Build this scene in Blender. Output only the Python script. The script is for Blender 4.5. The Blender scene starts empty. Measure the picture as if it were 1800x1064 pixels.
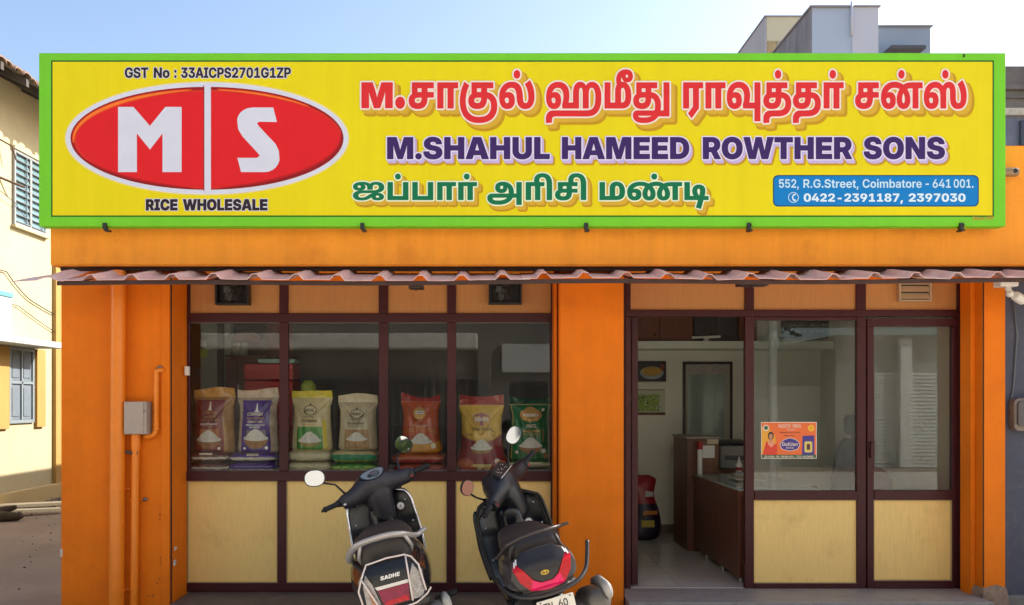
import bpy, bmesh, math, random, json, zlib, base64
import numpy as np
from mathutils import Vector, Matrix, Euler
from mathutils.geometry import delaunay_2d_cdt
R=math.radians
SC=bpy.context.scene
COL=SC.collection
# ---------------------------------------------------------------- camera, sky, sun, exposure
EYE=1.45; F=1547.0; VX,VY=855.0,705.0; CAMD=6.5      # facade plane is Y=0, camera at Y=-6.5
cam=bpy.data.cameras.new('camera'); camo=bpy.data.objects.new('camera',cam); COL.objects.link(camo)
camo.location=(0,-CAMD,EYE); camo.rotation_euler=(R(90),0,0)
cam.sensor_width=36; cam.lens=F/1800*36; cam.shift_x=(900-VX)/1800; cam.shift_y=(VY-532)/1800
cam.clip_start=.05; cam.clip_end=2000
SC.camera=camo
SUN=Vector((1.0,.45,.77)).normalized(); ELEV=math.asin(SUN.z); AZ=math.atan2(SUN.x,SUN.y)
w=bpy.data.worlds.new('World'); SC.world=w; w.use_nodes=True
nt=w.node_tree; nt.nodes.clear()
sky=nt.nodes.new('ShaderNodeTexSky'); sky.sky_type='NISHITA'; sky.sun_disc=False
sky.sun_elevation=ELEV; sky.sun_rotation=AZ; sky.air_density=1.0; sky.dust_density=2.4; sky.ozone_density=1.0
bg=nt.nodes.new('ShaderNodeBackground'); bg.inputs[1].default_value=.12
wo=nt.nodes.new('ShaderNodeOutputWorld'); nt.links.new(sky.outputs[0],bg.inputs[0]); nt.links.new(bg.outputs[0],wo.inputs[0])
sl=bpy.data.lights.new('sun','SUN'); sl.energy=4.2; sl.angle=R(.5); sl.color=(1,.94,.84)
so=bpy.data.objects.new('sun',sl); COL.objects.link(so); so.location=(20,8,20); so.rotation_euler=SUN.to_track_quat('Z','Y').to_euler()
SC.view_settings.view_transform='Standard'; SC.view_settings.look='None'; SC.view_settings.gamma=1
SC.view_settings.use_curve_mapping=False; SC.view_settings.exposure=1.22
SC.render.engine='CYCLES'; SC.cycles.max_bounces=8; SC.cycles.diffuse_bounces=4; SC.cycles.transparent_max_bounces=16
# ---------------------------------------------------------------- helpers
def PX(px,D): return (px-VX)/F*D                       # metres across / up at a distance D from the camera
def PZ(py,D): return EYE-(py-VY)/F*D
def tag(o,label=None,cat=None,group=None,kind=None):
    if label: o['label']=label
    if cat: o['category']=cat
    if group: o['group']=group
    if kind: o['kind']=kind
    return o
def thing(name,label,cat,loc=(0,0,0),group=None):
    o=bpy.data.objects.new(name,None); COL.objects.link(o); o.location=loc; o.empty_display_size=.1
    return tag(o,label,cat,group)
MATS={}
def lin(r,g,b):
    f=lambda c:(c/255/12.92 if c/255<=.04045 else ((c/255+.055)/1.055)**2.4)
    return (f(r),f(g),f(b))
def mat(name,col,rough=.6,metal=0,var=0,scale=6,bump=0,bscale=60,stretch=None,spec=.5,coat=0,dirt=None,dscale=3,damt=.5,alpha=1,rand=0,streak=0):
    """principled material: object-space noise varies the colour, finer noise makes bumps, an optional dirt colour sits in patches"""
    if name in MATS: return MATS[name]
    m=bpy.data.materials.new(name); m.use_nodes=True; N=m.node_tree.nodes; L=m.node_tree.links
    p=N['Principled BSDF']; p.inputs['Base Color'].default_value=(*col,1); p.inputs['Roughness'].default_value=rough
    p.inputs['Metallic'].default_value=metal; p.inputs['Specular IOR Level'].default_value=spec; p.inputs['Coat Weight'].default_value=coat
    if alpha<1: p.inputs['Alpha'].default_value=alpha
    tc=N.new('ShaderNodeTexCoord'); src=tc.outputs['Object']
    if stretch:
        mp=N.new('ShaderNodeMapping'); mp.inputs['Scale'].default_value=stretch; L.new(src,mp.inputs[0]); src=mp.outputs[0]
    last=None
    if var:
        n=N.new('ShaderNodeTexNoise'); n.inputs['Scale'].default_value=scale; n.inputs['Detail'].default_value=7; n.inputs['Roughness'].default_value=.65; L.new(src,n.inputs['Vector'])
        r=N.new('ShaderNodeValToRGB'); r.color_ramp.elements[0].position=.3; r.color_ramp.elements[1].position=.7
        r.color_ramp.elements[0].color=tuple(max(0,c*(1-var)) for c in col)+(1,); r.color_ramp.elements[1].color=tuple(min(1,c*(1+var)) for c in col)+(1,)
        L.new(n.outputs['Fac'],r.inputs[0]); last=r.outputs[0]
    if dirt:
        n=N.new('ShaderNodeTexNoise'); n.inputs['Scale'].default_value=dscale; n.inputs['Detail'].default_value=10; n.inputs['Roughness'].default_value=.72; L.new(tc.outputs['Object'],n.inputs['Vector'])
        r=N.new('ShaderNodeValToRGB'); r.color_ramp.elements[0].position=.52; r.color_ramp.elements[1].position=.72
        r.color_ramp.elements[0].color=(0,0,0,1); r.color_ramp.elements[1].color=(damt,damt,damt,1); L.new(n.outputs['Fac'],r.inputs[0])
        x=N.new('ShaderNodeMix'); x.data_type='RGBA'; L.new(r.outputs[0],x.inputs[0])
        if last: L.new(last,x.inputs[6])
        else: x.inputs[6].default_value=(*col,1)
        x.inputs[7].default_value=(*dirt,1); last=x.outputs[2]
    if streak:            # weathering runs: noise stretched along the drop
        mp2=N.new('ShaderNodeMapping'); mp2.inputs['Scale'].default_value=(7,7,.35); L.new(tc.outputs['Object'],mp2.inputs[0])
        n=N.new('ShaderNodeTexNoise'); n.inputs['Scale'].default_value=1.6; n.inputs['Detail'].default_value=8; n.inputs['Roughness'].default_value=.7; L.new(mp2.outputs[0],n.inputs['Vector'])
        mr=N.new('ShaderNodeMapRange'); mr.inputs[1].default_value=.35; mr.inputs[2].default_value=.75; mr.inputs[3].default_value=1+streak*.3; mr.inputs[4].default_value=1-streak; L.new(n.outputs['Fac'],mr.inputs[0])
        hs=N.new('ShaderNodeHueSaturation'); L.new(mr.outputs[0],hs.inputs['Value'])
        if last: L.new(last,hs.inputs['Color'])
        else: hs.inputs['Color'].default_value=(*col,1)
        last=hs.outputs[0]
    if rand:
        oi=N.new('ShaderNodeObjectInfo'); mr=N.new('ShaderNodeMapRange'); mr.inputs[3].default_value=1-rand; mr.inputs[4].default_value=1+rand; L.new(oi.outputs['Random'],mr.inputs[0])
        hs=N.new('ShaderNodeHueSaturation'); L.new(mr.outputs[0],hs.inputs['Value'])
        if last: L.new(last,hs.inputs['Color'])
        else: hs.inputs['Color'].default_value=(*col,1)
        last=hs.outputs[0]
    if last: L.new(last,p.inputs['Base Color'])
    if bump:
        n=N.new('ShaderNodeTexNoise'); n.inputs['Scale'].default_value=bscale; n.inputs['Detail'].default_value=5; L.new(src,n.inputs['Vector'])
        b=N.new('ShaderNodeBump'); b.inputs['Strength'].default_value=bump; b.inputs['Distance'].default_value=.01; L.new(n.outputs['Fac'],b.inputs['Height']); L.new(b.outputs[0],p.inputs['Normal'])
    MATS[name]=m; return m
def glass_mat(name,tint,ior=1.55,rough=0.0,dust=.05):
    if name in MATS: return MATS[name]
    m=bpy.data.materials.new(name); m.use_nodes=True; N=m.node_tree.nodes; L=m.node_tree.links; N.clear()
    t=N.new('ShaderNodeBsdfTransparent'); t.inputs[0].default_value=(*tint,1)
    g=N.new('ShaderNodeBsdfGlossy'); g.inputs['Roughness'].default_value=rough; g.inputs[0].default_value=(.95,.97,1,1)
    f=N.new('ShaderNodeFresnel'); f.inputs[0].default_value=ior
    x=N.new('ShaderNodeMixShader'); o=N.new('ShaderNodeOutputMaterial')
    L.new(f.outputs[0],x.inputs[0]); L.new(t.outputs[0],x.inputs[1]); L.new(g.outputs[0],x.inputs[2])
    # a thin film of dust with wiped patches
    d=N.new('ShaderNodeBsdfDiffuse'); d.inputs[0].default_value=(.62,.64,.60,1)
    tc=N.new('ShaderNodeTexCoord'); mp=N.new('ShaderNodeMapping'); mp.inputs['Scale'].default_value=(1.6,1,.8); mp.inputs['Rotation'].default_value=(0,.5,0); L.new(tc.outputs['Object'],mp.inputs[0])
    n=N.new('ShaderNodeTexNoise'); n.inputs['Scale'].default_value=2.2; n.inputs['Detail'].default_value=9; n.inputs['Roughness'].default_value=.62; n.inputs['Distortion'].default_value=1.2; L.new(mp.outputs[0],n.inputs['Vector'])
    mr=N.new('ShaderNodeMapRange'); mr.inputs[1].default_value=.4; mr.inputs[2].default_value=.8; mr.inputs[3].default_value=.0; mr.inputs[4].default_value=dust; L.new(n.outputs['Fac'],mr.inputs[0])
    y=N.new('ShaderNodeMixShader'); L.new(mr.outputs[0],y.inputs[0]); L.new(x.outputs[0],y.inputs[1]); L.new(d.outputs[0],y.inputs[2]); L.new(y.outputs[0],o.inputs[0])
    MATS[name]=m; return m
def link(name,me,ms,parent=None,smooth=False,bevel=0,sub=0,segs=2,angle=None):
    o=bpy.data.objects.new(name,me); COL.objects.link(o)
    for m in (ms if isinstance(ms,(list,tuple)) else [ms]): me.materials.append(m)
    if smooth: me.polygons.foreach_set('use_smooth',[True]*len(me.polygons))
    if parent is not None: o.parent=parent
    if bevel:
        b=o.modifiers.new('bevel','BEVEL'); b.width=bevel; b.segments=segs; b.limit_method='ANGLE'; b.angle_limit=R(40); b.harden_normals=False
    if sub:
        s=o.modifiers.new('subsurf','SUBSURF'); s.levels=sub; s.render_levels=sub
    if angle:
        bm=bmesh.new(); bm.from_mesh(me)
        for e in bm.edges:
            if len(e.link_faces)==2 and e.calc_face_angle(0)>R(angle): e.smooth=False
        bm.to_mesh(me); bm.free()
    return o
class MB:
    """collects shapes into one mesh"""
    def __init__(s): s.v=[]; s.f=[]; s.m=[]; s.M=None
    def add(s,vs,fs,mi=0):
        b=len(s.v)
        if s.M is not None: vs=[tuple(s.M@Vector(p)) for p in vs]
        s.v+=[tuple(p) for p in vs]; s.f+=[tuple(b+i for i in f) for f in fs]; s.m+=[mi]*len(fs); return s
    def box(s,x0,x1,y0,y1,z0,z1,mi=0):
        if x0>x1: x0,x1=x1,x0
        if y0>y1: y0,y1=y1,y0
        if z0>z1: z0,z1=z1,z0
        return s.add([(x0,y0,z0),(x1,y0,z0),(x1,y1,z0),(x0,y1,z0),(x0,y0,z1),(x1,y0,z1),(x1,y1,z1),(x0,y1,z1)],
            [(0,3,2,1),(4,5,6,7),(0,1,5,4),(1,2,6,5),(2,3,7,6),(3,0,4,7)],mi)
    def tube(s,pts,r,n=10,cap=True,mi=0,flat=None):
        pts=[Vector(p) for p in pts]; k=len(pts); rs=r if isinstance(r,(list,tuple)) else [r]*k
        ups=None; rings=[]
        for i in range(k):
            t=(pts[min(i+1,k-1)]-pts[max(i-1,0)]).normalized()
            if ups is None:
                a=Vector((0,0,1)) if abs(t.z)<.9 else Vector((0,1,0)); ups=(a-t*a.dot(t)).normalized()
            else:
                ups=ups-t*ups.dot(t); ups.normalize()
            sd=t.cross(ups); f=flat or (1,1)
            rings.append([pts[i]+(ups*math.sin(2*math.pi*j/n)*f[1]+sd*math.cos(2*math.pi*j/n)*f[0])*rs[i] for j in range(n)])
        return s.loft(rings,cap,mi)
    def loft(s,rings,cap=True,mi=0,closed=True):
        n=len(rings[0]); vs=[p for r in rings for p in r]; fs=[]
        for i in range(len(rings)-1):
            for j in range(n if closed else n-1):
                a=i*n+j; b=i*n+(j+1)%n; fs.append((a,b,b+n,a+n))
        if cap: fs.append(tuple(range(n))[::-1]); fs.append(tuple((len(rings)-1)*n+j for j in range(n)))
        return s.add(vs,fs,mi)
    def cyl(s,a,b,r,n=20,mi=0): return s.tube([a,b],r,n,True,mi)
    def sphere(s,c,r,nu=14,nv=9,mi=0):
        r=r if isinstance(r,(list,tuple)) else (r,r,r); rings=[]
        for i in range(1,nv):
            a=math.pi*i/nv; rings.append([(c[0]+r[0]*math.sin(a)*math.cos(2*math.pi*j/nu),c[1]+r[1]*math.sin(a)*math.sin(2*math.pi*j/nu),c[2]-r[2]*math.cos(a)) for j in range(nu)])
        return s.loft(rings,True,mi)
    def lathe(s,prof,axis_o,axis='z',n=24,mi=0,cap=True):
        """profile of (radius, height) pairs revolved about an axis through axis_o"""
        rings=[]
        for r,h in prof:
            ring=[]
            for j in range(n):
                a=2*math.pi*j/n; c,d=r*math.cos(a),r*math.sin(a)
                p={'z':(c,d,h),'x':(h,c,d),'y':(d,h,c)}[axis]
                ring.append((axis_o[0]+p[0],axis_o[1]+p[1],axis_o[2]+p[2]))
            rings.append(ring)
        return s.loft(rings,cap,mi)
    def poly(s,pts2,fn,mi=0,off=0):
        v,f=fill2d([ccw(pts2)],off); return s.add([fn(x,y) for x,y in v],f,mi)
    def prism(s,pts2,fn,d,mi=0):
        """extrude a closed outline; fn(u,v,depth) -> point"""
        p=ccw(pts2); n=len(p); v,f=fill2d([p])
        s.add([fn(x,y,0) for x,y in v],f,mi); s.add([fn(x,y,d) for x,y in v],[t[::-1] for t in f],mi)
        return s.add([fn(x,y,0) for x,y in p]+[fn(x,y,d) for x,y in p],[(i,i+n,(i+1)%n+n,(i+1)%n) for i in range(n)],mi)
    def build(s,name,ms,parent=None,**k):
        me=bpy.data.meshes.new(name); me.from_pydata(s.v,[],s.f)
        ml=ms if isinstance(ms,(list,tuple)) else [ms]
        if len(ml)>1: me.polygons.foreach_set('material_index',s.m)
        fix=k.pop('fix',True)
        if fix:
            bm=bmesh.new(); bm.from_mesh(me); bmesh.ops.recalc_face_normals(bm,faces=bm.faces); bm.to_mesh(me); bm.free()
        return link(name,me,ms,parent,**k)
def ccw(p):
    a=sum(p[i-1][0]*p[i][1]-p[i][0]*p[i-1][1] for i in range(len(p))); return p if a>0 else p[::-1]
def ell(cx,cy,rx,ry,n=40,a0=0,a1=2*math.pi):
    full=abs(a1-a0-2*math.pi)<1e-6; k=n if full else n+1
    return [(cx+rx*math.cos(a0+(a1-a0)*i/n),cy+ry*math.sin(a0+(a1-a0)*i/n)) for i in range(k)]
def rrect(x0,x1,y0,y1,r,n=5):
    out=[]
    for cx,cy,a in ((x1-r,y1-r,0),(x0+r,y1-r,90),(x0+r,y0+r,180),(x1-r,y0+r,270)):
        out+=[(cx+r*math.cos(R(a+90*i/n)),cy+r*math.sin(R(a+90*i/n))) for i in range(n+1)]
    return out
def sell(w,h,e=2.6,n=20,cx=0,cy=0):
    """superellipse ring of 2D points"""
    out=[]
    for i in range(n):
        a=2*math.pi*i/n; c,d=math.cos(a),math.sin(a)
        out.append((cx+w*math.copysign(abs(c)**(2/e),c),cy+h*math.copysign(abs(d)**(2/e),d)))
    return out
def boxes(name,lst,m,parent=None,bevel=.003,**k):
    b=MB()
    for t in lst: b.box(*t)
    return b.build(name,m,parent,bevel=bevel,**k)

# ---------------------------------------------------------------- letter outlines and flat fills
FD={
't0':[[[611,-12,-168,0,-242,41,-128,80,1,58,0,55,134,83,296,47,243,0,835,0,1,-113,-877,0,-80,0,-106,-6,-37,-9,-34,-8,-32,-26,1,-17,0,-35,112,-30,99,0,76,0,108,22,58,58,1,51,1,207,-281,0,1,-144,-309,-16,1,280,1309,0,1,-120,-381,0,1,-199,0,-68,-62,-91,-59,-30,-76,-38,-230,-32]],[[1827,0,1,566,1247,0,1,-120,-271,0,1,-446,-345,0,1,446,-283,0,1,-446]],[[4259,-12,-166,0,-240,41,-128,80,1,58,0,55,132,83,296,47,243,0,311,0,208,0,292,-49,180,-84,82,-108,1,-59,0,-83,-118,-124,-206,-87,-270,-54,-310,-25,-161,0,-51,0,-266,0,-388,55,-262,94,-156,121,-68,133,1,65,1,16,0,83,74,148,126,129,73,55,269,-77,-70,-53,-96,-112,-50,-112,1,-52,1,-19,0,-74,90,-127,194,-96,312,-53,221,0,23,0,170,0,276,29,198,61,106,93,1,64,0,70,-124,83,-200,36,-121,0,-325,0,-78,0,-108,-6,-37,-9,-32,-8,-34,-26,1,-17,0,-35,114,-30,99,0,76,0,108,22,58,58,1,51,1,207,-281,0,1,-155,-309,-16,1,291,1307,0,1,-120,-379,0,1,-199,0,-68,-62,-91,-61,-30,-74,-38,-230,-32]],[[6097,-12,-148,0,-214,58,-116,114,1,84,0,83,118,124,210,85,278,42,157,0,156,0,218,-31,83,-33,62,-26,84,-71,46,-105,9,-76,2,-25,12,-41,30,-31,25,-10,22,-10,58,-11,39,0,58,0,82,26,44,63,1,55,0,47,-48,95,-92,94,-69,43,285,82,142,-84,128,-173,1,-94,0,-78,-114,-124,-236,-72,-189,0,-110,0,-166,21,-61,23,-80,29,-90,97,-11,72,-6,35,-16,64,-32,55,-33,21,-36,25,-118,27,-95,0,-126,0,-192,-55,-108,-101,1,-69,0,-43,36,-57,72,-28,57,0,42,0,54,16,30,30,1,21,0,34,-74,34,-63,0,-74,0,-124,-44,-55,-30,-55,97,84,37,196,53,129,0,164,0,204,-90,1,-86,0,-58,-98,-84,-198,-46],[6691,659,-80,0,-102,50,1,39,0,41,104,49,79,0,80,0,104,-49,1,-41,0,-39,-104,-50]]],
't1':[[[3009,578,184,0,256,-81,134,-151,1,-107,0,-123,-132,-157,-113,-45,-82,-34,-208,-39,-264,-16,-167,0,-1901,0,-104,0,-98,-10,-33,-11,-28,-11,-34,-35,1,-28,0,-12,4,-20,3,-11,-339,-9,-6,23,-6,43,1,23,0,46,76,70,65,21,42,15,100,18,146,8,109,0,1979,0,170,0,248,24,160,62,78,115,1,90,0,77,-64,98,-116,47,-75,0,-48,0,-68,-13,-25,-14,-38,-20,-26,-60,1,-48,1,-303,-345,0,1,298,0,57,-12,61,-25,18,-16,11,-48,13,-33,0,-34,0,-50,-12,-15,-11,-30,-19,-14,-62,1,-50,1,-304,-343,0,1,319,0,55,36,80,68,57,49,20,56,24,148,23,89,0,110,0,148,-31,110,-61,49,-46,-117,7,56,40,124,59,166,32],[563,-12,-150,0,-216,58,-116,114,1,83,0,111,198,148,342,76,215,0,190,0,266,-47,168,-82,78,-106,1,-60,0,-41,-32,-86,-31,-36,397,0,119,-120,-863,0,-11,91,38,33,44,87,1,51,0,62,-92,87,-170,46,-119,0,-134,0,-188,-57,-98,-101,1,-67,0,-43,36,-57,74,-28,55,0,42,0,54,16,30,30,1,21,0,35,-74,33,-61,0,-78,0,-122,-44,-55,-30,-55,97,84,37,196,53,129,0,166,0,200,-91,1,-85,0,-58,-96,-84,-198,-46]],[[5175,851,224,0,206,-80,1,-63,0,-61,-174,-70,-169,0,-176,0,-152,72,1,58,0,34,82,74,63,25,183,-29,-48,-27,-60,-42,1,-28,0,-15,22,-22,46,-11,33,0,48,0,40,24,1,17,0,24,-78,18,-59,0,-48,0,-102,-9,-45,-9,-68,-15,-88,-55,1,-43,0,-24,20,-38,19,-20,-263,-23,-26,26,-26,56,1,36,0,37,66,78,144,65,230,40],[4945,578,196,0,246,-81,114,-138,1,-86,0,-80,-82,-103,-79,-32,-54,-22,-138,-25,-188,-11,-131,0,-1001,0,1,566,345,0,1,-446,333,0,1,233,0,65,62,80,59,27,56,26,168,27],[4973,458,-26,0,-46,-9,-15,-9,-22,-12,-18,-37,1,-42,1,-229,53,0,94,0,116,29,52,67,1,57,0,55,-36,83,-84,47]],[[6197,-12,-166,0,-242,41,-128,80,1,58,0,55,132,83,296,47,245,0,381,0,118,0,242,-28,204,-65,124,-112,1,-86,0,-52,-60,-90,-47,-40,1,-22,-84,-59,-276,-79,-376,-40,-235,0,-39,0,-194,0,-288,36,-156,73,1,57,0,25,38,37,33,12,38,14,112,12,95,0,1757,0,155,-120,-781,0,-115,15,-971,0,-22,0,-26,-6,1,-8,0,-17,152,-21,163,0,79,0,144,0,226,16,172,33,61,27,15,31,38,24,46,48,22,56,1,37,0,66,-106,79,-188,34,-123,0,-357,0,-80,0,-106,-6,-37,-9,-34,-8,-32,-26,1,-17,0,-35,112,-30,99,0,76,0,108,22,60,57,1,52,1,207,-283,0,1,-144,-309,-16,1,280,1307,0,1,-120,-377,0,1,-199,0,-68,-62,-92,-61,-29,-76,-38,-230,-32],[7603,-175,1,741,345,0,1,-741]]],
't2':[[[673,-214,-215,101,319,149,1,410,-283,0,1,-446,-343,0,1,566,1247,0,1,-120,-271,0,1,-446]],[[1573,0,1,566,1249,0,1,-120,-273,0,1,-446,-343,0,1,446,-283,0,1,-446]],[[3417,-12,-150,0,-216,58,-116,114,1,83,0,111,198,148,342,76,215,0,190,0,266,-47,168,-82,78,-106,1,-60,0,-41,-32,-86,-31,-36,381,0,1,446,345,0,1,-566,-1073,0,-11,91,38,33,44,87,1,51,0,62,-92,87,-170,46,-119,0,-134,0,-186,-57,-100,-101,1,-67,0,-43,36,-57,74,-28,55,0,42,0,54,16,30,30,1,21,0,35,-74,33,-61,0,-78,0,-124,-44,-53,-30,-55,97,84,37,196,53,129,0,166,0,200,-91,1,-85,0,-58,-96,-84,-198,-46],[4707,-283,1,293,345,0,1,-293]],[[5807,-12,-166,0,-240,41,-130,80,1,58,0,55,134,83,296,47,243,0,365,0,214,0,320,-49,178,-111,1,-96,0,-74,-122,-99,-105,-33,-74,-23,-196,-29,-250,-13,-155,0,-197,0,-106,0,-98,-10,-31,-11,-30,-11,-34,-35,1,-28,0,-12,4,-20,3,-11,-339,-9,-6,23,-6,43,1,24,0,45,76,70,65,21,42,15,100,18,146,8,109,0,237,0,142,0,214,9,150,25,51,23,40,19,42,52,1,35,0,40,-60,51,-108,28,-136,12,-75,0,-403,0,-78,0,-108,-6,-37,-9,-34,-8,-32,-26,1,-17,0,-35,114,-30,99,0,76,0,108,22,58,57,1,52,1,207,-281,0,1,-144,-309,-16,1,280,1307,0,1,-120,-377,0,1,-199,0,-68,-64,-91,-59,-30,-76,-38,-230,-32],[6195,659,-80,0,-104,50,1,39,0,41,104,49,81,0,80,0,102,-49,1,-41,0,-39,-102,-50]],[[7699,-12,-168,0,-240,41,-128,80,1,58,0,55,132,83,296,47,245,0,365,0,214,0,320,-49,178,-111,1,-96,0,-74,-122,-99,-105,-33,-74,-23,-196,-29,-250,-13,-157,0,-197,0,-104,0,-98,-10,-33,-11,-30,-11,-34,-35,1,-28,0,-12,4,-20,3,-11,-337,-9,-6,23,-6,43,1,24,0,45,76,70,63,21,44,15,100,18,144,8,111,0,235,0,144,0,212,9,152,25,49,23,40,19,44,52,1,35,0,40,-62,51,-106,28,-136,12,-75,0,-403,0,-80,0,-106,-6,-37,-9,-34,-8,-32,-26,1,-17,0,-35,112,-30,99,0,76,0,108,22,60,57,1,52,1,207,-283,0,1,-144,-309,-16,1,280,1307,0,1,-120,-377,0,1,-199,0,-68,-62,-91,-61,-30,-74,-38,-230,-32]],[[9125,0,1,566,1249,0,1,-120,-271,0,1,-446,-345,0,1,446,-283,0,1,-446],[9695,659,-80,0,-104,50,1,39,0,41,104,49,79,0,82,0,102,-49,1,-41,0,-39,-102,-50]]],
't3':[[[611,-12,-168,0,-242,41,-128,80,1,58,0,55,134,83,296,47,243,0,835,0,1,-113,-877,0,-80,0,-106,-6,-37,-9,-34,-8,-32,-26,1,-17,0,-35,112,-30,99,0,76,0,108,22,58,58,1,51,1,207,-281,0,1,-144,-309,-16,1,280,1309,0,1,-120,-381,0,1,-199,0,-68,-62,-91,-59,-30,-76,-38,-230,-32]],[[2243,-12,-150,0,-216,58,-116,113,1,83,0,103,212,150,390,83,267,0,128,0,212,-16,190,-37,95,-30,49,-17,150,-56,184,-138,1,-92,0,-67,-98,-91,-186,-46,-133,0,-146,0,-194,52,-92,94,1,62,0,54,76,102,138,85,85,31,61,24,80,26,168,32,232,16,173,0,643,0,1,-120,-273,0,1,-446,-343,0,1,446,-71,0,-98,0,-138,-8,-102,-14,-78,-21,-37,-14,-66,-22,-86,-60,-42,-71,1,-39,0,-50,60,-43,51,0,42,0,48,24,20,42,1,26,0,60,-124,107,-121,35,-88,31,-210,28,-137,0,-164,0,-238,-49,-138,-83,-17,-50,-2,-10,-6,-21,1,-15,0,-42,36,-55,74,-28,55,0,42,0,54,16,30,30,1,21,0,34,-74,34,-63,0,-76,0,-122,-44,-55,-30,-55,97,84,37,196,53,129,0,166,0,200,-90,1,-86,0,-58,-96,-84,-196,-46],[3075,659,-80,0,-104,50,1,39,0,41,104,49,81,0,80,0,102,-49,1,-41,0,-39,-102,-50]],[[5031,-12,-148,0,-216,58,-116,114,1,83,0,83,118,125,206,85,266,42,149,0,140,0,204,-36,152,-63,65,-42,-143,-10,54,49,130,67,166,35,109,0,106,0,144,-27,53,-25,72,-34,60,-103,1,-73,1,-66,0,-49,28,-57,39,-15,22,-10,58,-11,39,0,58,0,82,26,44,63,1,55,0,47,-48,95,-92,94,-69,43,285,82,142,-84,128,-173,1,-94,0,-78,-112,-124,-238,-72,-189,0,-110,0,-166,21,-61,23,-50,19,-80,56,-44,87,1,61,1,63,0,43,-14,56,-23,17,-14,12,-48,12,-33,0,-34,0,-54,-11,-15,-12,-26,-17,-18,-54,1,-48,1,-316,-343,0,1,250,0,53,-40,83,-55,28,-40,19,-122,24,-89,0,-130,0,-190,-55,-102,-101,1,-69,0,-43,36,-57,72,-28,55,0,42,0,56,16,30,30,1,21,0,34,-74,34,-63,0,-76,0,-124,-44,-53,-30,-55,97,84,37,196,53,129,0,164,0,202,-90,1,-86,0,-58,-98,-84,-196,-46],[5937,659,-80,0,-104,50,1,39,0,41,104,49,81,0,80,0,102,-49,1,-41,0,-39,-102,-50]]],
't4':[[[693,574,170,0,216,-22,140,-38,53,-22,-105,-9,46,29,132,41,180,21,115,0,190,0,244,-46,118,-73,1,-43,0,-54,-114,-70,-101,-21,-80,-17,-198,-19,-238,-7,-141,0,-475,0,-82,0,-114,-3,-86,-9,-35,-8,-46,-9,-50,-31,1,-20,0,-23,54,-34,112,-19,81,0,72,0,120,12,130,30,87,26,118,36,186,37,192,13,123,0,116,0,176,-19,116,-35,60,-44,1,-25,0,-31,-88,-49,-184,-29,-145,0,-120,0,-156,19,-92,30,-36,35,1,16,0,27,84,49,61,16,265,-8,-74,-18,-68,-35,1,-17,0,-18,66,-21,67,0,44,0,56,11,26,17,1,11,0,9,-20,16,-46,12,-74,7,-55,0,-42,0,-74,-4,-33,-5,-30,-4,-58,-12,-70,-20,-49,-16,-98,-33,-190,-43,-222,-21,-151,0,-204,0,-252,41,-114,69,1,42,0,41,96,57,81,18,70,17,170,19,220,7,141,0,427,0,112,0,172,5,128,13,49,12,50,12,52,38,1,27,0,29,-62,39,-106,19,-65,0,-50,0,-72,-10,-23,-9,-32,-11,-32,-37,1,-37,1,-58,-341,0,1,51,0,27,-36,43,-82,31,-138,16,-101,0,-18,0,-52,-2,-21,-2,-51,-5,-66,-6,-84,-21,-38,-27,1,-15,0,-17,58,-26,71,0,62,0,66,22,1,18,0,15,-44,27,-112,17,-103,1,287,33,70,-4,116,-26,70,-41,1,-28,0,-49,-206,-58,-205,0,-148,0,-182,33,-84,55,1,31,0,47,164,66,278,35]],[[2427,0,1,566,345,0,1,-446,709,0,1,446,347,0,1,-566],[3125,659,-80,0,-102,50,1,39,0,41,104,49,79,0,80,0,104,-49,1,-41,0,-39,-104,-50]],[[4115,0,1,566,347,0,1,-446,709,0,1,446,345,0,1,-566]],[[5805,0,1,566,1249,0,1,-120,-273,0,1,-446,-343,0,1,446,-285,0,1,-446]],[[7233,0,1,566,1247,0,1,-120,-271,0,1,-446,-345,0,1,446,-283,0,1,-446],[7801,659,-80,0,-104,50,1,39,0,41,104,49,79,0,82,0,102,-49,1,-41,0,-39,-102,-50]]],
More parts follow.
